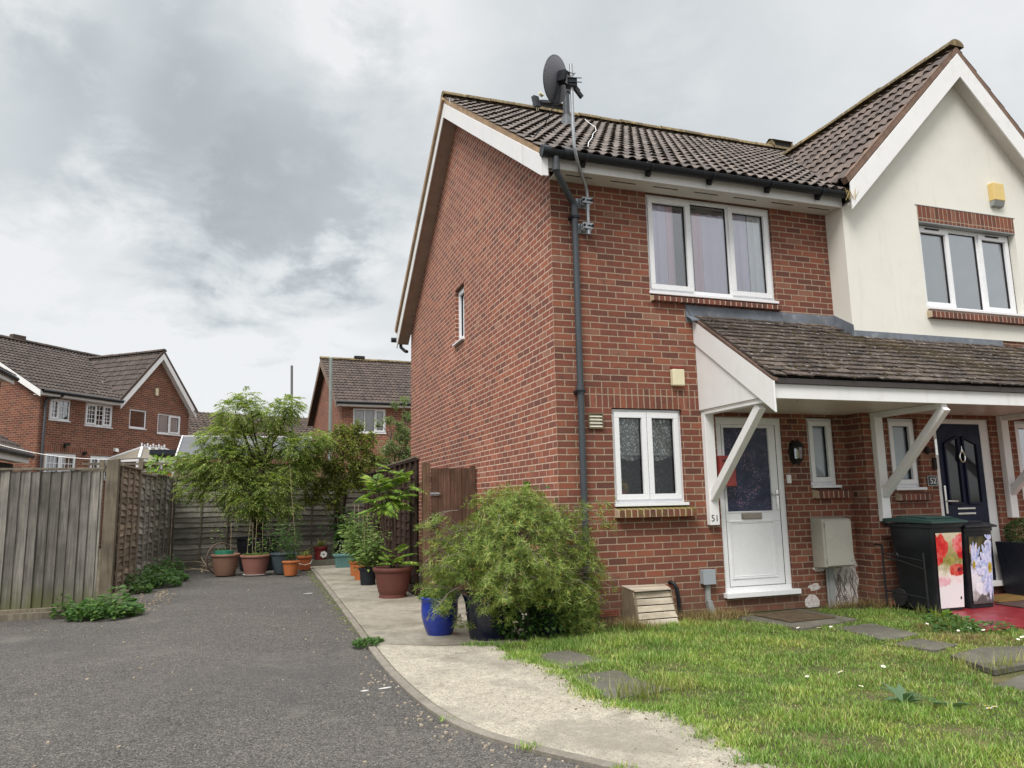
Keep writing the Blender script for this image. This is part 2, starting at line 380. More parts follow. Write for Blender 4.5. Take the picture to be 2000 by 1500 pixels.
# ------------------------------------------------------------------ mesh helpers
ORG = {}
class MB:
    """collects shapes; build() links them as ONE mesh object"""
    def __init__(s, xf=None):
        s.v = []; s.f = []; s.m = []; s.xf = xf
    def add(s, p): s.v.append(tuple(p)); return len(s.v) - 1
    def face(s, pts, m=0):
        i = [s.add(p) for p in pts]; s.f.append(i); s.m.append(m)
    def idx(s, i, m=0): s.f.append(list(i)); s.m.append(m)
    def obox(s, c, a, b, d, m=0, faces='all'):
        c, a, b, d = Vector(c), Vector(a), Vector(b), Vector(d)
        if a.cross(b).dot(d) < 0: a = -a
        i = [s.add(c + sa * a + sb * b + sd_ * d) for sd_ in (-1, 1) for sb in (-1, 1) for sa in (-1, 1)]
        for q in ((0, 2, 3, 1), (4, 5, 7, 6), (0, 1, 5, 4), (2, 6, 7, 3), (0, 4, 6, 2), (1, 3, 7, 5)):
            s.idx([i[k] for k in q], m)
    def box(s, x0, x1, y0, y1, z0, z1, m=0):
        s.obox(((x0 + x1) / 2, (y0 + y1) / 2, (z0 + z1) / 2), ((x1 - x0) / 2, 0, 0), (0, (y1 - y0) / 2, 0), (0, 0, (z1 - z0) / 2), m)
    def bar(s, p, q, w, h, m=0, upv=(0, 0, 1)):
        p, q = Vector(p), Vector(q); d = q - p; n = d.normalized()
        sd_ = n.cross(Vector(upv))
        if sd_.length < 1e-4: sd_ = n.cross(Vector((1, 0, 0)))
        sd_.normalize(); u = sd_.cross(n)
        s.obox((p + q) / 2, sd_ * w / 2, u * h / 2, d / 2, m)
    def prism(s, poly, ax, d, m=0):
        """poly: 3-D points of a flat outline, extruded by the vector d"""
        d = Vector(d); n = len(poly)
        a = [s.add(p) for p in poly]; b = [s.add(Vector(p) + d) for p in poly]
        nn = Vector((0, 0, 0))
        for k in range(n):
            p, q = Vector(poly[k]), Vector(poly[(k + 1) % n]); nn += p.cross(q)
        flip = nn.dot(d) > 0
        s.idx(a[::-1] if flip else a, m); s.idx(b if flip else b[::-1], m)
        for k in range(n):
            q = (a[k], a[(k + 1) % n], b[(k + 1) % n], b[k])
            s.idx(q if flip else q[::-1], m)
    def tube(s, path, r, seg=10, m=0, caps=True):
        P = [Vector(p) for p in path]; n = len(P)
        rr = r if isinstance(r, (list, tuple)) else [r] * n
        t0 = (P[1] - P[0]).normalized()
        ref = Vector((0, 0, 1)) if abs(t0.z) < 0.9 else Vector((1, 0, 0))
        a = t0.cross(ref).normalized(); rings = []
        for i in range(n):
            t = (P[min(i + 1, n - 1)] - P[max(i - 1, 0)]).normalized()
            a = (a - t * a.dot(t)).normalized(); b = t.cross(a)
            rings.append([s.add(P[i] + rr[i] * (math.cos(2 * math.pi * k / seg) * a + math.sin(2 * math.pi * k / seg) * b)) for k in range(seg)])
        for i in range(n - 1):
            for k in range(seg):
                s.idx((rings[i][k], rings[i][(k + 1) % seg], rings[i + 1][(k + 1) % seg], rings[i + 1][k]), m)
        if caps:
            s.idx(rings[0][::-1], m); s.idx(rings[-1], m)
    def lathe(s, c, prof, seg=28, m=0, sx=1, sy=1, cap0=True, cap1=False):
        c = Vector(c); rings = []
        for r, z in prof:
            rings.append([s.add(c + Vector((r * sx * math.cos(2 * math.pi * k / seg), r * sy * math.sin(2 * math.pi * k / seg), z))) for k in range(seg)])
        for i in range(len(prof) - 1):
            for k in range(seg):
                s.idx((rings[i][k], rings[i][(k + 1) % seg], rings[i + 1][(k + 1) % seg], rings[i + 1][k]), m)
        if cap0: s.idx(rings[0][::-1], m)
        if cap1: s.idx(rings[-1], m)
    def disc(s, c, n, r, seg=12, m=0, rx=None):
        n = Vector(n).normalized(); a = n.orthogonal().normalized(); b = n.cross(a)
        s.face([Vector(c) + r * (math.cos(2 * math.pi * k / seg) * a + math.sin(2 * math.pi * k / seg) * b) for k in range(seg)], m)
    def build(s, name, mats, parent=None, loc=None, smooth_=False, bevel=0.0, uvoff=(0, 0), uvxf=None):
        if not isinstance(mats, (list, tuple)): mats = [mats]
        V = np.array(s.v, dtype=np.float64).reshape(-1, 3)
        me = bpy.data.meshes.new(name)
        loc_v = V.copy()
        if s.xf is not None:
            X = np.array(s.xf); V = V @ X[:3, :3].T + X[:3, 3]
        if parent is not None: org = np.array(ORG[parent.name])
        elif loc is not None: org = np.array(loc, float)
        else:
            org = np.array([(V[:, 0].min() + V[:, 0].max()) / 2, (V[:, 1].min() + V[:, 1].max()) / 2, V[:, 2].min()])
        me.from_pydata((V - org).tolist(), [], s.f)
        for x in mats: me.materials.append(x)
        me.polygons.foreach_set('material_index', s.m)
        uvl = me.uv_layers.new(name='UVMap')
        uvs = np.zeros((len(me.loops), 2)); k = 0
        for f in s.f:
            P = loc_v[f]
            nrm = np.zeros(3)
            for i in range(len(f)): nrm += np.cross(P[i], P[(i + 1) % len(f)])
            nrm = np.abs(nrm); 
            if nrm[2] > max(nrm[0], nrm[1]) * 1.3: uv = P[:, [0, 1]]
            elif nrm[0] > nrm[1]: uv = P[:, [1, 2]]
            else: uv = P[:, [0, 2]]
            uvs[k:k + len(f)] = uv + np.array(uvoff); k += len(f)
        uvl.data.foreach_set('uv', uvs.ravel())
        if smooth_:
            me.shade_smooth(); me.set_sharp_from_angle(angle=R(42))
        me.update()
        o = bpy.data.objects.new(name, me); COL.objects.link(o)
        if parent is not None:
            o.parent = parent; ORG[o.name] = ORG[parent.name]
        else:
            o.location = org; ORG[o.name] = tuple(org)
        if bevel:
            b = o.modifiers.new('bevel', 'BEVEL'); b.width = bevel; b.segments = 2; b.limit_method = 'ANGLE'; b.angle_limit = R(35)
        return o

def thing(name, label, cat, loc, group=None):
    o = bpy.data.objects.new(name, None); COL.objects.link(o); o.location = loc
    o.empty_display_size = 0.1
    ORG[o.name] = tuple(loc)
    return tag(o, label, cat, group)
def tag(o, label, cat, group=None):
    o['label'] = label; o['category'] = cat
    if group: o['group'] = group
    return o
def kind(o, k): o['kind'] = k; return o

def leaf_obj(name, P, D, Nn, Ln, Wd, mat, parent=None, loc=None, fold=0.0, midf=0.45):
    """a cloud of pointed leaf blades: base P, direction D, blade normal Nn, length, width"""
    P = np.asarray(P, float); D = np.asarray(D, float); Nn = np.asarray(Nn, float)
    n = len(P); Ln = np.broadcast_to(np.asarray(Ln, float), (n,)); Wd = np.broadcast_to(np.asarray(Wd, float), (n,))
    D = D / (np.linalg.norm(D, axis=1, keepdims=True) + 1e-9)
    S = np.cross(D, Nn); S = S / (np.linalg.norm(S, axis=1, keepdims=True) + 1e-9)
    Nn = np.cross(S, D)
    mid = P + D * (Ln * midf)[:, None]
    tip = P + D * Ln[:, None] - Nn * (Ln * fold)[:, None]
    V = np.stack([P, mid + S * (Wd / 2)[:, None], tip, mid - S * (Wd / 2)[:, None]], axis=1).reshape(-1, 3)
    if parent is not None: org = np.array(ORG[parent.name])
    elif loc is not None: org = np.array(loc, float)
    else: org = np.zeros(3)
    me = bpy.data.meshes.new(name)
    me.vertices.add(n * 4); me.vertices.foreach_set('co', (V - org).ravel())
    me.loops.add(n * 4); me.loops.foreach_set('vertex_index', np.arange(n * 4, dtype=np.int32))
    me.polygons.add(n); me.polygons.foreach_set('loop_start', np.arange(0, n * 4, 4, dtype=np.int32))
    me.polygons.foreach_set('loop_total', np.full(n, 4, dtype=np.int32))
    me.materials.append(mat); me.update(calc_edges=True); me.validate()
    o = bpy.data.objects.new(name, me); COL.objects.link(o)
    if parent is not None: o.parent = parent; ORG[o.name] = ORG[parent.name]
    else: o.location = org; ORG[o.name] = tuple(org)
    return o

def unit(n):
    d = rng.normal(size=(n, 3)); return d / np.linalg.norm(d, axis=1, keepdims=True)

def copy_tree(o, parent=None):
    c = o.copy(); COL.objects.link(c)
    if parent is not None: c.parent = parent
    for ch in list(o.children): copy_tree(ch, c)
    return c

# ---- walls, windows and tiled roofs, all in a frame where the wall faces -Y
def wall(mb, x0, x1, z0, z1, y, holes=(), bands=(), depth=0.10, m=0, mr=None):
    xs = sorted({x0, x1, *[h[0] for h in holes], *[h[1] for h in holes], *[b[0] for b in bands], *[b[1] for b in bands]})
    zs = sorted({z0, z1, *[h[2] for h in holes], *[h[3] for h in holes], *[b[2] for b in bands], *[b[3] for b in bands]})
    xs = [x for x in xs if x0 <= x <= x1]; zs = [z for z in zs if z0 <= z <= z1]
    for a, b in zip(xs, xs[1:]):
        for c, d in zip(zs, zs[1:]):
            cx_, cz_ = (a + b) / 2, (c + d) / 2
            if any(h[0] < cx_ < h[1] and h[2] < cz_ < h[3] for h in holes): continue
            mm = m
            for B in bands:
                if B[0] < cx_ < B[1] and B[2] < cz_ < B[3]: mm = B[4]
            mb.face([(a, y, c), (b, y, c), (b, y, d), (a, y, d)], mm)
    for h in holes:
        r = m if mr is None else mr
        X0, X1, Z0, Z1 = h[:4]
        mb.face([(X0, y, Z0), (X0, y + depth, Z0), (X1, y + depth, Z0), (X1, y, Z0)], r)
        mb.face([(X0, y, Z1), (X1, y, Z1), (X1, y + depth, Z1), (X0, y + depth, Z1)], r)
        mb.face([(X0, y, Z0), (X0, y, Z1), (X0, y + depth, Z1), (X0, y + depth, Z0)], r)
        mb.face([(X1, y, Z0), (X1, y + depth, Z0), (X1, y + depth, Z1), (X1, y, Z1)], r)

def ring(mb, x0, x1, z0, z1, w, y0, y1, m=0):
    mb.box(x0, x1, y0, y1, z1 - w, z1, m); mb.box(x0, x1, y0, y1, z0, z0 + w, m)
    mb.box(x0, x0 + w, y0, y1, z0 + w, z1 - w, m); mb.box(x1 - w, x1, y0, y1, z0 + w, z1 - w, m)

def window(parent, x0, x1, z0, z1, y, lights, fw=0.055, sill=0.035, sillout=0.06, xf=None, frame_m=None, glass=None,
           bars=None, curtain=None, curtains=(), vent=None, back=True, detail=True):
    """uPVC window in a reveal: y is the plane of the frame's face. lights = [(xa, xb, opens)] as fractions"""
    frame_m = frame_m or MAT['upvc']; glass = glass or MAT['glass']
    mb = MB(xf)
    ring(mb, x0, x1, z0, z1, fw, y, y + 0.07)
    W = x1 - x0
    gl = MB(xf); bd = MB(xf); nb = 0
    for k, (a, b, opens) in enumerate(lights):
        xa, xb = x0 + fw + a * (W - 2 * fw), x0 + fw + b * (W - 2 * fw)
        if k: mb.box(xa - 0.022, xa + 0.022, y + 0.002, y + 0.068, z0 + fw, z1 - fw)
        ga, gb = xa + (0.022 if k else 0), xb - (0.022 if k < len(lights) - 1 else 0)
        gz0, gz1 = z0 + fw, z1 - fw
        if opens:
            e = 0.018
            ring(mb, ga - e, gb + e, gz0 - e, gz1 + e, 0.062, y - 0.022, y + 0.030)
            ga += 0.044; gb -= 0.044; gz0 += 0.044; gz1 -= 0.044
        ring(bd, ga - 0.001, gb + 0.001, gz0 - 0.001, gz1 + 0.001, 0.007, y + 0.012, y + 0.034)
        gl.face([(ga, y + 0.026, gz0), (gb, y + 0.026, gz0), (gb, y + 0.026, gz1), (ga, y + 0.026, gz1)])
        if bars:
            nx, nz = bars if not isinstance(bars[0], (tuple, list)) else bars[k]
            for i in range(1, nx):
                xx = ga + (gb - ga) * i / nx; mb.box(xx - 0.011, xx + 0.011, y + 0.010, y + 0.024, gz0, gz1)
            for i in range(1, nz):
                zz = gz0 + (gz1 - gz0) * i / nz; mb.box(ga, gb, y + 0.009, y + 0.023, zz - 0.011, zz + 0.011)
    if sill: mb.box(x0 - 0.01, x1 + 0.02, y - sillout, y + 0.02, z0 - sill, z0 - 0.0015)
    f = mb.build('window', frame_m, parent, bevel=0.004)
    if vent:
        v = MB(xf); v.box(vent[0], vent[1], y - 0.018, y + 0.01, vent[2], vent[2] + 0.018); v.build('trickle_vent', MAT['upvc_shade'], f, bevel=0.003)
    gl.build('pane', glass, f)
    bd.build('gasket', MAT['rubber'], f)
    for (ca, cb, za, zb, mat, waves, amp) in curtains:
        c = MB(xf); nx = max(8, int(waves * 10)); rows = 3
        grid = []
        for j in range(rows):
            zz = za + (zb - za) * j / (rows - 1)
            grid.append([c.add((ca + (cb - ca) * i / nx, y + 0.055 + amp * math.sin(i / nx * waves * 2 * math.pi + 0.6 * math.sin(i * 0.9)) * (1.0 if j == 0 else 0.75), zz)) for i in range(nx + 1)])
        for j in range(rows - 1):
            for i in range(nx): c.idx((grid[j][i], grid[j][i + 1], grid[j + 1][i + 1], grid[j + 1][i]))
        c.build('curtain', mat, f, smooth_=True)
    if back:
        r = MB(xf); d = 1.3 if back is True else back
        a, b, c_, e_ = x0 + 0.01, x1 - 0.01, z0 + 0.01, z1 - 0.01
        y2 = y + 0.075
        r.face([(a, y + d, c_), (b, y + d, c_), (b, y + d, e_), (a, y + d, e_)])
        r.face([(a, y2, c_), (a, y + d, c_), (a, y + d, e_), (a, y2, e_)]); r.face([(b, y2, c_), (b, y2, e_), (b, y + d, e_), (b, y + d, c_)])
        r.face([(a, y2, c_), (b, y2, c_), (b, y + d, c_), (a, y + d, c_)]); r.face([(a, y2, e_), (a, y + d, e_), (b, y + d, e_), (b, y2, e_)])
        r.build('room_lining', MAT['room'], f)
    return f

def brick_sill(parent, x0, x1, z0, z1, y, mat, xf=None, out=0.07):
    """bricks on edge, sloping, standing proud of the wall"""
    s = MB(xf); n = max(1, round((x1 - x0) / 0.075)); w = (x1 - x0) / n
    for i in range(n):
        a, b = x0 + i * w, x0 + (i + 1) * w
        s.prism([(a + 0.006, y - out, z0), (a + 0.006, y + 0.06, z0), (a + 0.006, y + 0.06, z1), (a + 0.006, y - out, z1 - 0.032)], 0, (w - 0.012, 0, 0), 0)
    s.prism([(x0 + 0.001, y - out + 0.003, z0 + 0.003), (x0 + 0.001, y + 0.05, z0 + 0.003), (x0 + 0.001, y + 0.05, z1 - 0.003), (x0 + 0.001, y - out + 0.003, z1 - 0.034)], 0, (x1 - x0 - 0.002, 0, 0), 1)
    return s.build('brick_sill', [mat, MAT['mortar']], parent, bevel=0.003)

def tile_roof(mb, O, ux, us, W, Ls, gauge=0.33, pitch=0.15, keep=None, sub=8, rise=0.019, m=0, jit=0.004, seed=1):
    """pantiles as real relief; the nose of every roll is an open dark arch"""
    r_ = random.Random(seed)
    O, ux, us = Vector(O), Vector(ux).normalized(), Vector(us).normalized(); n = ux.cross(us)
    nc = int(round(W / pitch)); nr = int(math.ceil(Ls / gauge))
    def h(k):
        t = (k % sub) / sub
        return rise * math.sin(math.pi * min(1, t / 0.75)) ** 0.8 if t < 0.75 else 0.0
    step = pitch / sub; N_ = nc * sub
    for j in range(nr):
        s0, s1 = j * gauge, min(Ls, (j + 1) * gauge)
        for c in range(nc):
            jj = r_.uniform(-jit, jit); lift = 0.020 + r_.uniform(-0.003, 0.005)
            lo, hi, nose = [], [], []
            ctr = O + ux * ((c + 0.5) * pitch) + us * ((s0 + s1) / 2)
            if keep and not keep(ctr): continue
            for i in range(sub + 1):
                k = c * sub + i; hh = h(i) if i < sub else h(0)
                p = O + ux * (k * step)
                lo.append(mb.add(p + us * (s0 + jj) + n * (hh * 1.6 + lift)))
                hi.append(mb.add(p + us * s1 + n * (hh * 0.85 + 0.004)))
                nose.append(mb.add(p + us * (s0 + jj + 0.004) + n * (min(hh, 0.004) + lift - 0.022 if hh < 0.008 else hh * 1.6 + lift - 0.012)))
            for i in range(sub):
                mb.idx((lo[i], lo[i + 1], hi[i + 1], hi[i]), m)
                mb.idx((nose[i], nose[i + 1], lo[i + 1], lo[i]), m)

def ridge_line(parent, p, q, r=0.125, seg_len=0.42, mat=None, xf=None, name='ridge_tiles'):
    p, q = Vector(p), Vector(q); d = q - p; n = max(1, round(d.length / seg_len)); dn = d.normalized()
    side = dn.cross(Vector((0, 0, 1))).normalized()
    mb = MB(xf)
    for i in range(n):
        a = p + d * (i / n) ; b = p + d * ((i + 1) / n)
        rr = r * (1 + random.uniform(-0.03, 0.03)); dzz = random.uniform(-0.006, 0.006)
        rings = []
        for c, k in ((a, 1.0), (b - dn * 0.012, 0.97)):
            rings.append([mb.add(c + Vector((0, 0, dzz)) + side * (rr * k * math.cos(t)) + Vector((0, 0, rr * 0.8 * k * math.sin(t) - 0.02))) for t in [math.pi * x / 8 for x in range(9)]])
        for x in range(8): mb.idx((rings[0][x], rings[1][x], rings[1][x + 1], rings[0][x + 1]))
        mb.idx(rings[0]); mb.idx(rings[1][::-1])
    return mb.build(name, mat, parent, smooth_=True)

def text_mesh(name, s, size, M4, mat, parent, extrude=0.002):
    cu = bpy.data.curves.new(name, 'FONT'); cu.body = s; cu.size = size; cu.extrude = extrude; cu.align_x = 'CENTER'; cu.align_y = 'CENTER'
    o = bpy.data.objects.new(name + '_source', cu); COL.objects.link(o)
    bpy.context.view_layer.update()
    me = bpy.data.meshes.new_from_object(o.evaluated_get(bpy.context.evaluated_depsgraph_get()))
    bpy.data.objects.remove(o)
    me.transform(M4); me.transform(Matrix.Translation(-Vector(ORG[parent.name])))
    me.materials.clear(); me.materials.append(mat)
    ob = bpy.data.objects.new(name, me); COL.objects.link(ob); ob.parent = parent
    return ob
# ------------------------------------------------------------------ material table
MAT = dict(
    brick=brick_mat('brick', damp=True), soldier=brick_mat('brick_soldier', soldier=True), brick_side_lit=brick_mat('brick_gable_lit', tint=1.42, mortar=(0.66, 0.51, 0.40), damp=True),  # gable brick: lighter copy of the front brick, extra light put into colour
    brick_far=brick_mat('brick_far', tint=0.95), brick_algae=brick_mat('brick_sill_mossy', soldier=True, algae=True), brick_short=brick_mat('brick_short', bw=0.170, damp=True),
    mortar=plain('mortar', (0.50, 0.41, 0.29), 0.9, 0.2, 12, 0.2, bmp=0.4),
    bed=plain('mortar_bed', (0.36, 0.25, 0.16), 0.9, 0.25, 5, 0.2, bmp=0.5, dirt=(0.12, 0.09, 0.07), dirt_amt=0.5),
    upvc=plain('upvc', (0.78, 0.79, 0.81), 0.28, 0.012, 2, 0.5),
    upvc_shade=plain('upvc_vent', (0.62, 0.63, 0.63), 0.35, 0.04, 5, 0.5),
    paint=plain('white_paint', (0.79, 0.79, 0.79), 0.5, 0.03, 2.4, 0.35, dirt=(0.50, 0.46, 0.41), dirt_amt=0.2, streak=(0.50, 0.46, 0.42), streak_amt=0.35, bmp=0.12),
    soffit=plain('soffit_board', (0.62, 0.59, 0.55), 0.55, 0.06, 2, 0.3, dirt=(0.40, 0.35, 0.30), dirt_amt=0.3),
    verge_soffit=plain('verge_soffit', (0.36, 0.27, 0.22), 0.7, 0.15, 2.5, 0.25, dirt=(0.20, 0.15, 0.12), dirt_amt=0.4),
    black=plain('black_plastic', (0.010, 0.012, 0.016), 0.42, 0.2, 4, 0.35, dirt=(0.04, 0.04, 0.038), dirt_amt=0.2),
    slot=plain('dark_slot', (0.02, 0.018, 0.016), 0.8, 0.1),
    greypipe=plain('grey_pipe', (0.052, 0.060, 0.070), 0.45, 0.12, 5, 0.45, dirt=(0.10, 0.09, 0.08), dirt_amt=0.25),
    render=plain('cream_render', (0.745, 0.73, 0.665), 0.85, 0.03, 1.1, 0.2, bmp=0.25, bscale=140, dirt=(0.55, 0.52, 0.44), dirt_amt=0.22, streak=(0.50, 0.48, 0.42), streak_amt=0.30),
    lead=plain('lead', (0.15, 0.17, 0.20), 0.5, 0.28, 3, 0.5, dirt=(0.42, 0.43, 0.43), dirt_amt=0.5, bmp=0.3, bscale=14),
    steel=plain('galvanised', (0.36, 0.38, 0.40), 0.42, 0.14, 18, 0.5, metal=0.6, dirt=(0.20, 0.2, 0.2), dirt_amt=0.4),
    dish=plain('dish_mesh', (0.105, 0.108, 0.125), 0.55, 0.1, 20, 0.4),
    rubber=plain('rubber', (0.018, 0.018, 0.02), 0.6, 0.05),
    room=plain('room', (0.10, 0.095, 0.09), 0.9, 0.2, 2, 0.1),
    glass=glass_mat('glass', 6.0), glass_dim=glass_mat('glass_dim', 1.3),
    curtain_pink=plain('curtain_pink', (0.93, 0.66, 0.76), 0.9, 0.03, 2, 0.1), curtain_lilac=plain('curtain_lilac', (0.86, 0.80, 0.95), 0.9, 0.03, 2, 0.1),
    curtain_white=plain('curtain_white', (0.90, 0.91, 0.94), 0.9, 0.03, 2, 0.1), blind=plain('blind', (0.52, 0.55, 0.58), 0.8, 0.06, 3, 0.1),
    net=net_mat('net_curtain', (0.95, 0.97, 0.97), 0.38, lace=True),
    tile=tile_mat('roof_tile', (0.100, 0.083, 0.075), (0.165, 0.140, 0.126), lic=0.63), tile_bay=tile_mat('roof_tile_bay', (0.090, 0.070, 0.062), (0.150, 0.118, 0.102), lic=0.64),
    ridge=tile_mat('ridge_tile', (0.11, 0.085, 0.055), (0.19, 0.14, 0.07), lichen=(0.34, 0.27, 0.12), lic=0.5),
    porch_tile=tile_mat('porch_tile', (0.036, 0.028, 0.024), (0.112, 0.088, 0.074), lichen=(0.52, 0.49, 0.45), lic=0.555),
    moss=tile_mat('moss', (0.022, 0.016, 0.009), (0.060, 0.042, 0.017), lic=0.9),
    cream=plain('cream_plastic', (0.70, 0.64, 0.44), 0.4, 0.06, 8, 0.45, dirt=(0.45, 0.40, 0.25), dirt_amt=0.25),
    yellow=plain('yellowed_plastic', (0.72, 0.53, 0.20), 0.4, 0.06, 6, 0.45, dirt=(0.50, 0.36, 0.14), dirt_amt=0.3),
    red=plain('red_paint', (0.21, 0.034, 0.03), 0.45, 0.15, 8, 0.4), navy=plain('navy_door', (0.009, 0.013, 0.038), 0.5, 0.1, 4, 0.25),
    chrome=plain('chrome', (0.75, 0.74, 0.72), 0.2, 0.06, 8, 0.5, metal=1.0), brass_dull=plain('letterbox_metal', (0.33, 0.29, 0.25), 0.35, 0.1, 8, 0.5, metal=0.85),
    meter=plain('meter_box_grp', (0.38, 0.36, 0.31), 0.6, 0.06, 5, 0.35, dirt=(0.28, 0.26, 0.22), dirt_amt=0.4), ivory_vent=plain('ivory_vent', (0.50, 0.48, 0.38), 0.5, 0.1, 9, 0.4),
    conduit=plain('conduit_grey', (0.30, 0.31, 0.31), 0.45, 0.08, 9, 0.4, dirt=(0.18, 0.17, 0.15), dirt_amt=0.3), slate=plain('slate', (0.045, 0.055, 0.065), 0.55, 0.2, 20, 0.35),
    white=plain('white_plastic', (0.78, 0.78, 0.77), 0.4, 0.03, 5, 0.4), terracotta_air=plain('terracotta_airbrick', (0.30, 0.10, 0.06), 0.8, 0.2, 20, 0.2),
    plaster=plain('salt_bloom', (0.60, 0.56, 0.53), 0.9, 0.22, 9, 0.15, bmp=0.6, bscale=40, dirt=(0.30, 0.17, 0.14), dirt_amt=0.6),
)
def door_film():
    m, t, o = new_mat('floral_film'); p = principled(t, o, 0.30, 0.25)
    uv = t.nodes.new('ShaderNodeUVMap').outputs[0]
    v = t.nodes.new('ShaderNodeTexVoronoi'); t.links.new(mapping(t, uv, (11, 10, 1)), v.inputs['Vector'])
    pet = smooth(t, mth(t, 'ADD', v.outputs['Distance'], mth(t, 'MULTIPLY', noise(t, uv, 28, 4), 0.55)), 0.70, 0.45, 0, 0.9)
    m2 = mth(t, 'MULTIPLY', pet, smooth(t, noise(t, uv, 4, 4), 0.42, 0.62))
    c = mixc(t, m2, cramp(t, noise(t, uv, 8, 5), [(0.3, (0.018, 0.024, 0.050)), (0.7, (0.045, 0.056, 0.100))]),
             cramp(t, noise(t, uv, 7, 3), [(0.3, (0.24, 0.17, 0.34)), (0.7, (0.40, 0.20, 0.24))]))
    t.links.new(c, p.inputs['Base Color'])
    return m
MAT['sill_brick'] = single_brick_mat('sill_brick'); MAT['sill_mossy'] = single_brick_mat('sill_brick_mossy', 0.8); MAT['sill_red'] = single_brick_mat('sill_brick_red', 0.0, 1.15)
MAT['film'] = door_film()
def leafy_dark_sheet():
    m, t, o = new_mat('dark_leafy_sheet'); p = principled(t, o, 0.8, 0.2); uv = t.nodes.new('ShaderNodeUVMap').outputs[0]
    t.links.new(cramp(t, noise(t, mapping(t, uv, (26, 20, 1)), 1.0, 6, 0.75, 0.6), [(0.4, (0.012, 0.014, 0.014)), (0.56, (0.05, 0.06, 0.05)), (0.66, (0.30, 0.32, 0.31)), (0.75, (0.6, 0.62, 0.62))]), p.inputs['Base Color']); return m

# ================================================================== the brick house with the white front door
SIDE = Matrix(((0, 1, 0, 0), (-1, 0, 0, 0), (0, 0, 1, 0), (0, 0, 0, 1)))     # local x runs towards the viewer along the gable wall
h51 = thing('brick_house', 'red brick house with a plain gable end, white front door and dark pantiled roof', 'house', (0, 0, 0))
w = MB()
wall(w, 0, 3.9375, 0, 5.02, 0, holes=[(0.675, 1.575, 1.2, 2.325), (1.2375, 3.0375, 3.675, 4.95), (2.025, 2.965, 0.2, 2.25), (3.335, 3.76, 1.38, 2.27)],
     bands=[(0.225, 1.83, 2.325, 2.55, 1), (2.965, 3.9375, 0, 2.55, 2)])
w.build('front_wall', [MAT['brick'], MAT['soldier'], MAT['brick_short']], h51, uvoff=(0.1125, 0))
g = MB(SIDE)
wall(g, -8.1, 0, 0, 4.95, 0, holes=[(-4.33, -3.75, 3.86, 4.83)], depth=0.12)
g.face([(-8.1, 0, 4.95), (0, 0, 4.95), (0, 0, 5.20), (-4.05, 0, 7.97), (-8.1, 0, 5.1)])
g.build('gable_wall', [MAT['brick_side_lit'], MAT['soldier']], h51)
b = MB()
b.face([(3.9375, 8.1, 0), (0, 8.1, 0), (0, 8.1, 5.0), (3.9375, 8.1, 5.0)])
b.face([(3.9375, 0.12, 0), (3.9375, 8.1, 0), (3.9375, 8.1, 5.0), (3.9375, 4.05, 7.9), (3.9375, 0.12, 5.1)])
b.build('back_wall', MAT['brick_far'], h51)
SL = 0.6846; CS = 1 / math.sqrt(1 + SL * SL)
RZ0, RY0 = 5.105, -0.42
def main_roof_z(y): return RZ0 + SL * (y - RY0)
RIDGE_Z = main_roof_z(4.05)
r = MB()
tile_roof(r, (-0.26, RY0, RZ0), (1, 0, 0), (0, CS, SL * CS), 4.20, (4.05 - RY0) / CS, seed=3)
roof51 = r.build('roof', MAT['tile'], h51, smooth_=True)
r = MB()
r.face([(3.94, 4.05, RIDGE_Z), (-0.26, 4.05, RIDGE_Z), (-0.26, 8.47, 5.0), (3.94, 8.47, 5.0)][::-1])
r.obox((1.84, 6.26, 6.56), (2.09, 0, 0), (0, 2.2, -1.56), (0, 0.012, 0.017))
r.build('rear_slope', MAT['tile'], roof51)
ridge_line(roof51, (-0.275, 4.05, RIDGE_Z + 0.03), (3.94, 4.05, RIDGE_Z + 0.03), mat=MAT['ridge'])
def ridge_vent(x0, x1, parent):
    v = MB()
    v.prism([(x0, 3.92, RIDGE_Z + 0.05), (x0, 4.18, RIDGE_Z + 0.05), (x0, 4.13, RIDGE_Z + 0.20), (x0, 4.05, RIDGE_Z + 0.235), (x0, 3.97, RIDGE_Z + 0.20)], 0, (0.04, 0, 0))
    v.prism([(x1 - 0.04, 3.92, RIDGE_Z + 0.05), (x1 - 0.04, 4.18, RIDGE_Z + 0.05), (x1 - 0.04, 4.13, RIDGE_Z + 0.20), (x1 - 0.04, 4.05, RIDGE_Z + 0.235), (x1 - 0.04, 3.97, RIDGE_Z + 0.20)], 0, (0.04, 0, 0))
    v.prism([(x0, 3.93, RIDGE_Z + 0.185), (x0, 4.17, RIDGE_Z + 0.185), (x0, 4.05, RIDGE_Z + 0.245)], 0, (x1 - x0, 0, 0))
    v.box(x0 + 0.04, x1 - 0.04, 3.98, 4.12, RIDGE_Z + 0.05, RIDGE_Z + 0.184, 1)
    return v.build('ridge_vent', [MAT['ridge'], MAT['slot']], parent)
ridge_vent(1.42, 1.98, roof51)
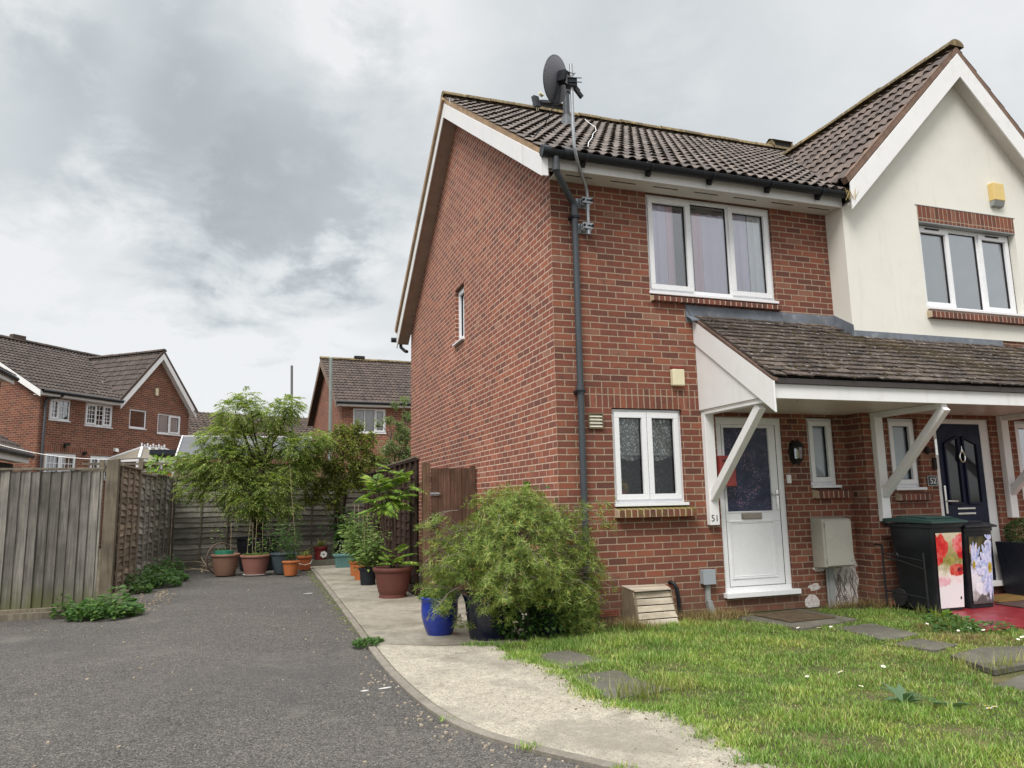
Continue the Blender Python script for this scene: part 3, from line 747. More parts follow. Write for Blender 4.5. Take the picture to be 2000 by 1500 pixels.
# mortar bed and wire clips under the verge tiles, then the white bargeboard
XB = -0.255
v = MB()
for s_, y0, z0 in ((1, -0.36, 5.06), (-1, 8.44, 4.94)):
    v.prism([(XB + 0.006, y0, z0 - 0.03), (XB + 0.006, 4.05, RIDGE_Z - 0.10), (XB + 0.006, 4.05, RIDGE_Z + 0.015), (XB + 0.006, y0, z0 + 0.07)], 0, (0.09, 0, 0))
v.build('verge_bedding', MAT['bed'], roof51)
for k in range(15):
    v = MB(); y = -0.25 + k * 0.273; z = main_roof_z(y) + 0.045
    v.tube([(XB + 0.06, y, z), (XB - 0.006, y, z - 0.005), (XB - 0.012, y - 0.01, z - 0.03), (XB - 0.004, y - 0.02, z - 0.12)], 0.004, 5)
v.build('verge_clip', MAT['white'], roof51)
v = MB(); v.obox((XB - 0.006, 6.22, 6.585), (0.035, 0, 0), (0, 2.22, -1.535), (0, 0.03, 0.045)); v.build('verge_edge', MAT['bed'], roof51)
bb = MB()
bb.prism([(XB, -0.38, 4.80), (XB, 4.05, 7.80), (XB, 4.05, 8.06), (XB, -0.38, 5.045)], 0, (0.02, 0, 0)); bb.box(XB + 0.0205, -0.165, -0.378, -0.36, 4.81, 5.05); bb.build('bargeboard', MAT['paint'], h51, bevel=0.003)
bb = MB(); bb.prism([(XB, 4.051, 7.80), (XB, 8.46, 4.66), (XB, 8.46, 4.93), (XB, 4.051, 8.06)], 0, (0.02, 0, 0))
bb.build('bargeboard', MAT['paint'], h51, bevel=0.003)
bj = MB(); bj.box(XB - 0.0012, XB + 0.001, 0.19, 0.194, 5.19, 5.435)
bj.build('board_joint', MAT['conduit'], h51)
vs_ = MB()
vs_.prism([(XB + 0.021, -0.30, 4.90), (XB + 0.021, 4.05, 7.85), (XB + 0.021, 8.40, 4.74), (XB + 0.021, 8.40, 4.76), (XB + 0.021, 4.05, 7.87), (XB + 0.021, -0.30, 4.92)], 0, (0.233, 0, 0))
vs_.build('verge_soffit', MAT['verge_soffit'], h51)
f = MB(); f.box(-0.234, 3.90, -0.318, -0.30, 4.935, 5.085); f.build('fascia', MAT['paint'], h51, bevel=0.003)
f = MB(); f.box(0.0, 3.90, -0.30, 0.0, 4.952, 4.964)
sof = f.build('soffit', MAT['soffit'], h51)
for k in range(7):
    f = MB(); f.box(0.13 + k * 0.56, 0.46 + k * 0.56, -0.175, -0.160, 4.9475, 4.9535); f.build('vent_slot', MAT['slot'], sof)
# gutter and downpipe
gu = MB(); GY, GZ = -0.415, 5.075
ng = 14
for i in range(2):
    rr = (0.060, 0.055)[i]
    for k in range(ng):
        a0, a1 = math.pi + math.pi * k / ng, math.pi + math.pi * (k + 1) / ng
        q = [(-0.25, GY + rr * math.cos(a0), GZ + rr * math.sin(a0)), (3.98, GY + rr * math.cos(a0), GZ + rr * math.sin(a0)),
             (3.98, GY + rr * math.cos(a1), GZ + rr * math.sin(a1)), (-0.25, GY + rr * math.cos(a1), GZ + rr * math.sin(a1))]
        gu.face(q if i == 0 else q[::-1])
for x in (-0.25, 3.98): gu.disc((x, GY, GZ), (-1, 0, 0), 0.06, 16)
gu.box(-0.25, 3.98, GY - 0.064, GY - 0.055, GZ - 0.006, GZ + 0.004); gu.box(-0.25, 3.98, GY + 0.055, GY + 0.09, GZ - 0.006, GZ + 0.02)
gutter = gu.build('gutter', MAT['black'], h51, smooth_=True)
for x in (0.24, 1.06, 1.88, 2.70, 3.46):
    gb = MB(); gb.prism([(x, -0.325, 4.985), (x, -0.325, 5.06), (x, -0.41, 5.0), (x, -0.37, 4.96)], 0, (0.035, 0, 0))
    gb.tube([(x + 0.02, GY + 0.067 * math.cos(a), GZ + 0.067 * math.sin(a)) for a in [math.pi + math.pi * j / 10 for j in range(11)]], 0.011, 6)
    gb.build('gutter_bracket', MAT['black'], gutter)
for xa, xb in ((-0.255, -0.16), (0.0, 0.12)): gb = MB(); gb.tube([(xa, GY, GZ), (xb, GY, GZ)], 0.066, 16); gb.build('gutter_joint', MAT['black'], gutter, smooth_=True)
for o_ in (gutter,): pass
gb = MB()
for k in range(16):
    a = Vector((3.90 + random.uniform(-0.1, 0.08), GY - 0.05 + random.uniform(-0.02, 0.02), GZ + random.uniform(-0.01, 0.04)))
    gb.tube([a, a + Vector((random.uniform(-0.06, 0.06), -0.02, 0.01)), a + Vector((random.uniform(-0.07, 0.05), -0.03, random.uniform(-0.16, -0.03)))], 0.0028, 4)
gb.build('dead_grass', plain('straw', (0.42, 0.32, 0.13), 0.8, 0.2), gutter)
dp = MB()
dp.tube([(-0.09, GY, 5.02), (-0.09, GY, 4.93), (-0.085, GY + 0.005, 4.885), (-0.06, GY + 0.03, 4.84), (0.22, -0.09, 4.70), (0.262, -0.066, 4.67), (0.272, -0.062, 4.62)], 0.036, 14)
dp.tube([(0.272, -0.062, 4.64), (0.272, -0.062, 0.12)], 0.036, 16)
for z, hgt, rr in ((4.93, 0.07, 0.043), (4.63, 0.13, 0.043), (2.56, 0.10, 0.042), (0.86, 0.09, 0.042)):
    dp.tube([(0.272 if z < 4.9 else -0.09, -0.062 if z < 4.9 else GY, z), (0.272 if z < 4.9 else -0.09, -0.062 if z < 4.9 else GY, z - hgt)], rr, 16)
dp.tube([(0.272, -0.062, 0.16), (0.28, -0.09, 0.06), (0.29, -0.14, 0.03)], 0.037, 12)
dpo = dp.build('downpipe', MAT['greypipe'], h51, smooth_=True)
for z in (4.50, 2.49, 0.80):
    dp = MB(); dp.box(0.215, 0.255, -0.075, 0.0, z - 0.02, z + 0.012); dp.box(0.225, 0.319, -0.106, -0.02, z - 0.013, z + 0.013); dp.build('pipe_clip', MAT['black'], dpo)
dp = MB()
dp.tube([(-0.36, 8.52, 4.86), (-0.10, 8.52, 4.86)], 0.055, 12)
dp.tube([(-0.15, 8.52, 4.80), (-0.15, 8.50, 4.70), (-0.10, 8.30, 4.58), (-0.08, 8.17, 4.54)], 0.036, 12)
dp.build('rear_gutter', MAT['black'], h51, smooth_=True)
sv = MB(); vx, vy = 1.33, 2.45; vz = main_roof_z(vy)
sv.tube([(vx, vy, vz - 0.1), (vx, vy, vz + 0.66)], 0.055, 18)
sv.tube([(vx, vy, vz - 0.05), (vx, vy, vz + 0.02), (vx, vy, vz + 0.10), (vx, vy, vz + 0.115), (vx, vy, vz + 0.17)], [0.13, 0.095, 0.085, 0.072, 0.066], 18)
sv.tube([(vx, vy, vz + 0.55), (vx, vy, vz + 0.72)], 0.072, 18)
sv.build('vent_pipe', MAT['greypipe'], roof51, smooth_=True)

# windows of the brick house
window(h51, 1.2375, 3.0375, 3.725, 4.945, 0.045, [(0, 0.335, True), (0.335, 0.66, False), (0.66, 1, True)], vent=(1.86, 2.24, 4.905),
       curtains=[(1.26, 1.56, 3.75, 4.88, MAT['curtain_lilac'], 2.5, 0.02), (1.56, 1.66, 3.75, 4.88, MAT['curtain_pink'], 1, 0.015),
                 (1.93, 2.06, 3.75, 4.80, MAT['curtain_pink'], 1, 0.015), (2.06, 2.46, 3.75, 4.80, MAT['curtain_lilac'], 2.5, 0.02),
                 (2.52, 2.72, 3.75, 4.88, MAT['curtain_lilac'], 1.5, 0.02), (2.74, 3.0, 3.75, 4.88, MAT['curtain_white'], 2.5, 0.02)])
brick_sill(h51, 1.24, 3.06, 3.595, 3.685, 0, MAT['sill_brick'])
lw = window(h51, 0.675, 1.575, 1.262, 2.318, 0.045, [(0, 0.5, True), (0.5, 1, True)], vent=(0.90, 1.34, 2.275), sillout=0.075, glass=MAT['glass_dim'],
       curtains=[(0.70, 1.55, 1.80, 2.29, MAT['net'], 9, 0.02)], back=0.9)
m_ = MB(); m_.face([(0.69, 0.30, 1.27), (1.56, 0.30, 1.27), (1.56, 0.30, 2.30), (0.69, 0.30, 2.30)]); m_.build('inner_dark_sheet', leafy_dark_sheet(), lw)  # added sheet: dark reflected greenery put into its colour
fl = MB()
for k in range(16):
    xx = 0.72 + k * 0.054; fl.disc((xx, 0.165, 1.80 + 0.02 * math.sin(k)), (0, -1, 0.0), 0.045, 10)
fl.build('lace_edge', MAT['net'], lw)
brick_sill(h51, 0.66, 1.64, 1.105, 1.222, 0, MAT['sill_mossy'], out=0.115)
window(h51, 3.345, 3.755, 1.432, 2.26, 0.045, [(0, 1, True)], glass=MAT['glass_dim'], curtains=[(3.36, 3.74, 1.45, 2.23, MAT['blind'], 2, 0.003)], back=0.5, sillout=0.075)
brick_sill(h51, 3.34, 3.86, 1.27, 1.392, 0, MAT['sill_brick'], out=0.115)
sw = window(h51, -4.33, -3.75, 3.90, 4.825, 0.075, [(0, 1, True)], xf=SIDE, curtains=[(-4.31, -3.77, 3.92, 4.80, MAT['curtain_white'], 2, 0.004)], back=0.5, sillout=0.13, sill=0.03)

# front door
DY = 0.03
fr = MB(); ring(fr, 2.025, 2.965, 0.2, 2.25, 0.085, DY, DY + 0.07); fr.box(1.995, 3.01, -0.075, DY, 0.175, 0.232)
d51 = fr.build('front_door', MAT['upvc'], h51, bevel=0.005)
lf = MB()
lf.box(2.112, 2.878, DY + 0.004, DY + 0.05, 0.287, 1.02); lf.box(2.112, 2.878, DY + 0.004, DY + 0.05, 1.0205, 1.14)
lf.box(2.112, 2.145, DY + 0.004, DY + 0.05, 1.1405, 2.125); lf.box(2.772, 2.878, DY + 0.004, DY + 0.05, 1.1405, 2.125); lf.box(2.112, 2.878, DY + 0.004, DY + 0.05, 2.1255, 2.163)
ring(lf, 2.142, 2.778, 0.37, 1.035, 0.022, DY - 0.006, DY + 0.01); ring(lf, 2.166, 2.754, 0.394, 1.011, 0.012, DY - 0.002, DY + 0.008)
ring(lf, 2.128, 2.789, 1.124, 2.141, 0.016, DY - 0.004, DY + 0.01)
leaf = lf.build('door_leaf', MAT['upvc'], d51, bevel=0.004)
lf = MB(); lf.face([(2.14, DY + 0.018, 1.135), (2.778, DY + 0.018, 1.135), (2.778, DY + 0.018, 2.13), (2.14, DY + 0.018, 2.13)]); lf.build('door_glass', MAT['film'], d51)
lf = MB(); lf.box(2.105, 2.113, DY + 0.001, DY + 0.03, 0.287, 2.163); lf.box(2.877, 2.885, DY + 0.001, DY + 0.03, 0.287, 2.163); lf.box(2.113, 2.877, DY + 0.001, DY + 0.03, 0.280, 0.288); lf.build('door_seal', MAT['rubber'], d51)
lf = MB(); lf.box(2.325, 2.602, DY - 0.012, DY + 0.006, 1.048, 1.118); lf.box(2.335, 2.592, DY - 0.020, DY - 0.012, 1.052, 1.094); lf.build('letterbox', MAT['brass_dull'], d51, bevel=0.003)
lf = MB(); lf.box(2.828, 2.858, DY - 0.012, DY + 0.005, 1.16, 1.38); lf.tube([(2.843, DY - 0.01, 1.325), (2.843, DY - 0.045, 1.325), (2.83, DY - 0.055, 1.325), (2.73, DY - 0.055, 1.33)], 0.010, 10); lf.disc((2.843, DY - 0.013, 1.205), (0, -1, 0), 0.012); lf.build('door_handle', MAT['chrome'], d51, smooth_=True)

# ================================================================== the rendered half, number 52
YB = -0.28
h52 = thing('rendered_house', 'adjoining house with cream rendered gable over red brick and a dark navy front door', 'house', (6, YB, 0))
w = MB()
wall(w, 3.9375, 8.1, 0, 3.33, YB, holes=[(4.33, 4.80, 1.36, 2.25), (5.06, 6.045, 0.17, 2.25), (6.50, 7.75, 1.2, 2.25)])
w.face([(3.9375, -0.0005, 0), (3.9375, YB, 0), (3.9375, YB, 3.33), (3.9375, -0.0005, 3.33)])
w.face([(8.1, YB, 0), (8.1, 8.1, 0), (8.1, 8.1, 5.0), (8.1, 4.05, 7.9), (8.1, YB, 5.1)])
w.face([(8.1, 8.1, 0), (3.9385, 8.1, 0), (3.9385, 8.1, 5.0), (8.1, 8.1, 5.0)])
w.build('ground_floor_wall', MAT['brick'], h52)
w = MB(); YR = -0.30; XR = 3.905
wall(w, XR, 8.12, 3.335, 4.95, YR, holes=[(5.17, 6.94, 3.70, 4.89)], depth=0.10)
w.face([(XR, YR, 4.95), (8.12, YR, 4.95), (6.0, YR, 7.18)])
w.face([(XR, -0.0005, 3.335), (XR, YR, 3.335), (XR, YR, 5.04), (XR, -0.0005, 5.04)])
w.face([(XR, YR, 3.335), (XR, -0.0005, 3.335), (8.12, -0.0005, 3.335), (8.12, YR, 3.335)])
w.build('rendered_wall', MAT['render'], h52)
w = MB(); n_ = 23
w.box(5.17, 6.94, YR - 0.004, YR + 0.06, 4.905, 5.125); so = w.build('soldier_course', MAT['soldier'], h52)
w = MB(); w.box(5.14, 6.97, YR - 0.008, YR + 0.01, 5.125, 5.133); w.box(5.17, 6.94, YR - 0.002, YR + 0.10, 4.889, 4.9048); w.build('lintel', MAT['conduit'], h52)
brick_sill(h52, 5.15, 6.99, 3.565, 3.68, YR, MAT['sill_brick'], out=0.08)
window(h52, 5.18, 6.93, 3.722, 4.888, YR + 0.10, [(0, 0.335, True), (0.335, 0.665, False), (0.665, 1, True)],
       curtains=[(5.2, 6.92, 3.74, 4.86, MAT['blind'], 3, 0.004)], sillout=0.14, back=0.8)
for x in (5.36, 6.46): v = MB(); v.box(x, x + 0.24, YR + 0.06, YR + 0.085, 4.832, 4.847); v.build('trickle_vent', MAT['slot'], h52)
def bay_z(x): return 5.25 + 1.028 * (x - 3.84) if x < 6 else 5.25 + 1.028 * (8.16 - x)
r = MB()
tile_roof(r, (3.94, RY0, RZ0), (1, 0, 0), (0, CS, SL * CS), 4.2, (4.05 - RY0) / CS, keep=lambda c: c.z > bay_z(c.x) - 0.25 or c.y > 3.5, seed=5)
r.obox((6.05, 6.26, 6.56), (2.09, 0, 0), (0, 2.2, -1.56), (0, 0.012, 0.017))
roof52 = r.build('main_roof', MAT['tile'], h52, smooth_=True)
ridge_line(roof52, (3.945, 4.05, RIDGE_Z + 0.03), (8.2, 4.05, RIDGE_Z + 0.03), mat=MAT['ridge'])
ridge_vent(6.46, 6.96, roof52)
r = MB(); bl = math.hypot(2.16, 2.22)
YV = -0.50
tile_roof(r, (3.84, YV + 4.05, 5.25), (0, -1, 0), (2.16, 0, 2.22), 4.05, bl, seed=9)
tile_roof(r, (8.16, YV, 5.25), (0, 1, 0), (-2.16, 0, 2.22), 4.05, bl, seed=10)
bay = r.build('gable_roof', MAT['tile_bay'], h52, smooth_=True)
ridge_line(bay, (6.0, YV - 0.01, 7.50), (6.0, 3.4, 7.50), mat=MAT['ridge'], r=0.13)
v = MB()
for sgn in (1, -1):
    X = lambda x: x if sgn > 0 else 12 - x
    q = [(X(3.87), YV + 0.004, 5.20), (X(6.0), YV + 0.004, 7.385), (X(6.0), YV + 0.004, 7.485), (X(3.82), YV + 0.004, 5.27)]
    v.prism(q, 0, (0, 0.09, 0))
v.build('verge_bedding', plain('verge_tile', (0.19, 0.125, 0.095), 0.85, 0.25, 8, 0.2, bmp=0.4), bay)
for sgn in (1, -1):
    bb = MB(); X = lambda x: x if sgn > 0 else 12 - x
    e_ = 0.0 if sgn > 0 else -0.0006
    bb.prism([(X(3.885), YV + e_, 4.845), (X(6.0), YV + e_, 7.02), (X(6.0), YV + e_, 7.372), (X(3.885), YV + e_, 5.20)], 0, (0, 0.02, 0)); bb.build('bargeboard', MAT['paint'], h52, bevel=0.003)
bb = MB()
for sgn in (1, -1):
    X = lambda x: x if sgn > 0 else 12 - x
    bb.prism([(X(3.90), YV + 0.021, 4.93), (X(6.0), YV + 0.021, 7.085), (X(6.0), YV + 0.021, 7.10), (X(3.90), YV + 0.021, 4.945)], 0, (0, 0.20, 0))
bb.prism([(3.90, YV + 0.021, 4.90), (3.90, YV + 0.021, 5.12), (3.99, YV + 0.021, 5.22), (3.99, YV + 0.021, 4.98)], 0, (0, 0.02, 0))
bb.build('verge_soffit', MAT['soffit'], h52)
# doors and windows of 52's ground floor
window(h52, 4.335, 4.795, 1.385, 2.245, YB + 0.05, [(0, 1, True)], glass=MAT['glass_dim'], curtains=[(4.35, 4.78, 1.4, 2.22, MAT['blind'], 2, 0.003)], back=0.5, sillout=0.10)
brick_sill(h52, 4.34, 4.86, 1.225, 1.335, YB, MAT['sill_red'], out=0.10)
window(h52, 6.505, 7.745, 1.235, 2.245, YB + 0.05, [(0, 0.5, True), (0.5, 1, True)], curtains=[(6.53, 7.72, 1.26, 2.2, MAT['red'], 8, 0.02)], back=0.8)
fr = MB(); y = YB + 0.03
fr.box(5.06, 5.145, y, y + 0.07, 0.17, 2.25); fr.box(5.9, 6.045, y, y + 0.07, 0.17, 2.25); fr.box(5.1455, 5.8995, y, y + 0.07, 2.19, 2.25); fr.box(5.03, 6.08, YB - 0.08, y - 0.001, 0.14, 0.20)
d52 = fr.build('front_door', MAT['paint'], h52, bevel=0.004)
lf = MB(); lf.box(5.1455, 5.8995, y + 0.005, y + 0.05, 0.201, 2.189)
for xa, xb, hi in ((5.25, 5.48, 1), (5.57, 5.80, -1)):
    zl, zr = (1.93, 2.02) if hi > 0 else (2.02, 1.93)
    for (p, q) in (((xa, 1.17), (xb, 1.17)), ((xb, 1.17), (xb, zr)), ((xa, zl), (xb, zr)), ((xa, 1.17), (xa, zl))):
        lf.bar((p[0], y - 0.004, p[1]), (q[0], y - 0.004, q[1]), 0.028, 0.03, 0, upv=(0, 1, 0))
lf.box(5.28, 5.76, y - 0.006, y + 0.006, 0.36, 0.382); lf.box(5.28, 5.76, y - 0.006, y + 0.006, 0.93, 0.952); lf.box(5.28, 5.302, y - 0.006, y + 0.006, 0.3825, 0.9295); lf.box(5.738, 5.76, y - 0.006, y + 0.006, 0.3825, 0.9295)
lf.build('door_leaf', MAT['navy'], d52, bevel=0.004)
gl = MB()
gl.face([(5.265, y + 0.002, 1.185), (5.465, y + 0.002, 1.185), (5.465, y + 0.002, 2.0), (5.265, y + 0.002, 1.92)]); gl.face([(5.585, y + 0.002, 1.185), (5.785, y + 0.002, 1.185), (5.785, y + 0.002, 1.92), (5.585, y + 0.002, 2.0)])
dg, tt, oo = new_mat('dark_door_glass'); pp = principled(tt, oo, 0.08, 0.6); pp.inputs['Base Color'].default_value = (0.012, 0.014, 0.018, 1)
gl.build('door_glass', dg, d52)
k = MB(); k.tube([(5.51 + 0.045 * math.sin(a), y - 0.03, 1.76 + 0.065 * math.cos(a)) for a in [2 * math.pi * i / 18 for i in range(19)]], 0.011, 8, caps=False); k.tube([(5.51, y, 1.835), (5.51, y - 0.035, 1.835)], 0.022, 10); k.tube([(5.51, y - 0.03, 1.83), (5.51, y - 0.03, 1.90)], [0.012, 0.004], 8); k.build('door_knocker', MAT['chrome'], d52, smooth_=True)
k = MB(); k.box(5.36, 5.66, y - 0.012, y + 0.005, 1.03, 1.055); k.box(5.36, 5.66, y - 0.012, y + 0.005, 1.095, 1.118); k.build('letterbox', MAT['chrome'], d52, bevel=0.003)
k = MB(); k.box(5.165, 5.195, y - 0.012, y + 0.005, 1.05, 1.40); k.tube([(5.18, y, 1.205), (5.18, y - 0.05, 1.205), (5.20, y - 0.055, 1.205), (5.32, y - 0.055, 1.20)], 0.012, 10); k.build('door_handle', MAT['chrome'], d52, smooth_=True)

# ================================================================== the shared porch canopy
PX0, PX1 = 1.80, 8.0
porch = thing('porch_canopy', 'long tiled lean-to canopy with white fascia and timber brackets over both front doors', 'porch', (4.9, -1.3, 2.3))
PS = (3.44 - 2.49) / 1.36; PE = Vector((0, -1.36, 2.49)); pu = Vector((0, 1, PS)).normalized(); pn = Vector((0, -pu.z, pu.y))
t_ = MB(); ms = MB(); g_ = 0.112; tw = 0.166
rr_ = random.Random(4)
nrow = int(1.36 / pu.y / g_) + 1
for j in range(nrow):
    n = int((PX1 - PX0) / tw) + 1
    for i in range(-1, n):
        x0 = PX0 + i * tw + (tw / 2 if j % 2 else 0); x1 = x0 + tw - 0.004
        x0, x1 = max(x0, PX0 + 0.012), min(x1, PX1)
        if x1 - x0 < 0.03: continue
        s0, s1 = j * g_, j * g_ + 0.20
        yt = PE.y + s1 * pu.y
        lim = 0.0 if x1 < 3.93 else YB
        if PE.y + s0 * pu.y > lim - 0.03: continue
        s1 = min(s1, (lim - 0.004 - PE.y) / pu.y)
        a = rr_.uniform(-0.008, 0.008); tl = rr_.uniform(0, 0.007); yw = rr_.uniform(-0.007, 0.007)
        c = PE + Vector(((x0 + x1) / 2, 0, 0)) + pu * ((s0 + s1) / 2 + a * 0.7) + pn * (0.021 + tl)
        hl = (s1 - s0) / 2
        tilt = 0.026 / 0.2 + rr_.uniform(-0.02, 0.05)
        ud = (pu - pn * tilt).normalized(); nd = (pn + pu * tilt).normalized()
        xd = Vector((1, 0, 0)) + nd * rr_.uniform(-0.05, 0.05)
        t_.obox(c, xd.normalized() * (x1 - x0) / 2, ud * hl, nd * 0.0085)
ptile = t_.build('canopy_roof', MAT['porch_tile'], porch, bevel=0.002)
for k in range(1900):
    if rr_.random() < 0.55:
        q = rr_.random(); x = 3.6 + 2.2 * q + rr_.gauss(0, 0.14); s = 1.30 - 1.2 * q + rr_.gauss(0, 0.07)
    elif rr_.random() < 0.4: x = 7.0 + rr_.gauss(0, 0.5); s = 1.0 + rr_.gauss(0, 0.2)
    else: x = rr_.uniform(1.95, 7.9); s = rr_.uniform(0.05, 1.3)
    if not (1.9 < x < 7.9 and 0.03 < s < (1.5 if x < 3.85 else 1.22)): continue
    s = round(s / g_) * g_ + rr_.uniform(-0.01, 0.02)
    c = PE + Vector((x, 0, 0)) + pu * s + pn * 0.038; rad = rr_.uniform(0.008, 0.026)
    ms.lathe(c, [(rad, -0.02), (rad * 1.05, 0.0), (rad * 0.8, rad * 0.45), (rad * 0.25, rad * 0.7)], 7, 0, rr_.uniform(0.8, 1.6), rr_.uniform(0.6, 1.0), True, True)
kind(ms.build('moss', MAT['moss'], ptile, smooth_=True), 'stuff')
f = MB(); f.face([(PX0, -1.36, 2.50), (PX1, -1.36, 2.50), (PX1, -0.0, 3.43), (PX0, -0.0, 3.43)]); f.build('underlay', MAT['slot'], ptile)
ld = MB()
def flash(x0, x1, yw, zt, zb, foot):
    ld.box(x0, x1, yw - 0.006, yw - 0.0005, zb - 0.03, zt)
    p0 = Vector((x0, yw - 0.006, zb)); p1 = p0 - pu * foot + Vector((0, 0, 0.008))
    n = 10
    for i in range(n):
        xa, xb = x0 + (x1 - x0) * i / n, x0 + (x1 - x0) * (i + 1) / n
        za, zb_ = rr_.uniform(0, 0.014), rr_.uniform(0, 0.014)
        o0 = Vector((0, 0, 0.040))
        ld.face([Vector((xa, p1.y, p1.z + za)) + o0, Vector((xb, p1.y, p1.z + zb_)) + o0, Vector((xb, yw - 0.006, zb)) + o0, Vector((xa, yw - 0.006, zb)) + o0])
        ld.face([Vector((xa, p1.y, p1.z + za)) + o0 - Vector((0, 0, 0.02)), Vector((xb, p1.y, p1.z + zb_)) + o0 - Vector((0, 0, 0.02)), Vector((xb, p1.y, p1.z + zb_)) + o0, Vector((xa, p1.y, p1.z + za)) + o0])
flash(1.70, 3.9, 0.0, 3.585, 3.41, 0.13)
flash(3.885, 6.45, YR, 3.335, 3.205, 0.13)
ld.prism([(3.898, -0.0, 3.60), (3.898, -0.0, 3.34), (3.898, YR - 0.02, 3.16), (3.898, YR - 0.02, 3.40)], 0, (0.006, 0, 0))
ld.prism([(1.69, -0.012, 3.585), (1.80, -0.012, 3.40), (1.80, -0.012, 3.585)], 0, (0, 0.008, 0))
ld.build('lead_flashing', MAT['lead'], porch)
f = MB(); f.box(PX0 + 0.03, PX1, -1.325, -1.30, 2.285, 2.435); f.build('fascia', MAT['paint'], porch, bevel=0.004)
f = MB(); f.box(PX0 + 0.03, PX1, -1.36, -1.30, 2.4365, 2.490); f.build('eaves_tray', plain('eaves_tray', (0.05, 0.042, 0.04), 0.6, 0.2, 6), porch)
f = MB(); f.box(PX0 + 0.02, PX1, -1.2995, 0.0, 2.302, 2.314); f.build('ceiling_boards', plain('porch_ceiling', (0.66, 0.61, 0.56), 0.35, 0.08, 1.5, 0.4), porch)
f = MB(); f.prism([(PX0 + 0.012, -0.001, 2.318), (PX0 + 0.012, -0.001, 3.36), (PX0 + 0.012, -1.28, 2.46), (PX0 + 0.012, -1.28, 2.318)], 0, (0.02, 0, 0)); f.build('cheek_board', MAT['paint'], porch)
f = MB(); f.prism([(PX0 - 0.012, -0.001, 3.12), (PX0 - 0.012, -1.375, 2.135), (PX0 - 0.012, -1.375, 2.455), (PX0 - 0.012, -0.001, 3.405)], 0, (0.022, 0, 0)); f.build('bargeboard', MAT['paint'], porch, bevel=0.004)
f = MB(); f.prism([(PX0 - 0.012, -0.001, 3.405), (PX0 - 0.012, -1.375, 2.455), (PX0 - 0.012, -1.375, 2.485), (PX0 - 0.012, -0.001, 3.45)], 0, (0.06, 0, 0)); f.build('verge_bedding', plain('verge_mortar', (0.15, 0.10, 0.08), 0.9, 0.3, 8, 0.2, bmp=0.5), porch)
for k, (x0, yw, zb, ye) in enumerate(((1.83, 0.0, 0.995, -1.02), (4.055, YB, 0.985, -1.30), (6.17, YB, 0.975, -1.30))):
    f = MB()
    f.box(x0, x0 + 0.125, yw - 0.075, yw - 0.001, zb, 2.30)
    if k == 0: f.box(x0 - 0.003, x0 + 0.10, -1.15, -0.0755, 2.262, 2.318)
    else: f.box(x0 + 0.02, x0 + 0.11, -1.29, yw - 0.0755, 2.235, 2.30)
    br = f.build('bracket', MAT['paint'], porch, bevel=0.006)
    f = MB(); f.bar((x0 + 0.062, yw - 0.06, 1.30), (x0 + 0.062, ye, 2.245), 0.085, 0.092); f.build('brace', MAT['paint'], br, bevel=0.006)
    if k == 0:
        T = Matrix.Translation((x0 + 0.060, yw - 0.0765, 1.07)) @ Matrix.Rotation(R(90), 4, 'X')
        text_mesh('house_number', '51', 0.105, T, MAT['rubber'], br, 0.001)
# ================================================================== ground, drive, path
def catmull(P, n=8):
    P = [np.array(p, float) for p in P]; out = []
    Q = [2 * P[0] - P[1]] + P + [2 * P[-1] - P[-2]]
    for i in range(1, len(Q) - 2):
        for k in range(n):
            t = k / n
            out.append(0.5 * ((2 * Q[i]) + (-Q[i - 1] + Q[i + 1]) * t + (2 * Q[i - 1] - 5 * Q[i] + 4 * Q[i + 1] - Q[i + 2]) * t * t + (-Q[i - 1] + 3 * Q[i] - 3 * Q[i + 1] + Q[i + 2]) * t ** 3))
    out.append(P[-1]); return [tuple(p) for p in out]
KERB = catmull([(-1.96, 9.42), (-1.965, 7.0), (-1.99, 4.0), (-2.02, 1.2), (-2.045, -0.75), (-2.03, -1.65), (-1.975, -2.42), (-1.875, -2.94), (-1.695, -3.34), (-1.48, -3.69), (-1.25, -4.02), (-0.90, -4.42), (-0.35, -4.90), (0.6, -5.5), (3.0, -6.4)], 8)
INNER = [(-0.93, -1.06), (-0.85, -1.40), (-0.79, -1.80), (-0.83, -2.2), (-0.89, -2.62), (-0.78, -2.93), (-0.60, -3.08), (-0.53, -3.38), (-0.60, -3.75), (-0.62, -4.1), (-0.40, -4.55)]

mat_ground = speckle_mat('bare_ground', (0.085, 0.068, 0.048), (0.15, 0.12, 0.085), [(0, (0.6, 0.6, 0.6)), (1, (1.4, 1.4, 1.35))], 90, stain=[(1.2, 0.5, 0.62, 0.7, (0.06, 0.085, 0.03))])
mat_asph = speckle_mat('asphalt', (0.082, 0.077, 0.074), (0.120, 0.111, 0.105), [(0, (0.32, 0.32, 0.33)), (0.5, (0.9, 0.9, 0.9)), (0.82, (1.35, 1.33, 1.28)), (1.0, (2.3, 2.2, 2.0))], 150, 0.9, coarse=0.75, light=(0.24, 0.23, 0.21), dark_=(0.024, 0.024, 0.024),
    stain=[(0.55, 0.50, 0.66, 0.42, (0.070, 0.066, 0.065)), (2.1, 0.58, 0.70, 0.45, (0.06, 0.057, 0.057)), (0.35, 0.50, 0.62, 0.30, (0.060, 0.056, 0.054)), (0.9, 0.53, 0.70, 0.45, (0.19, 0.175, 0.155)), (6.0, 0.66, 0.72, 0.5, (0.05, 0.047, 0.046))], density=0.9)
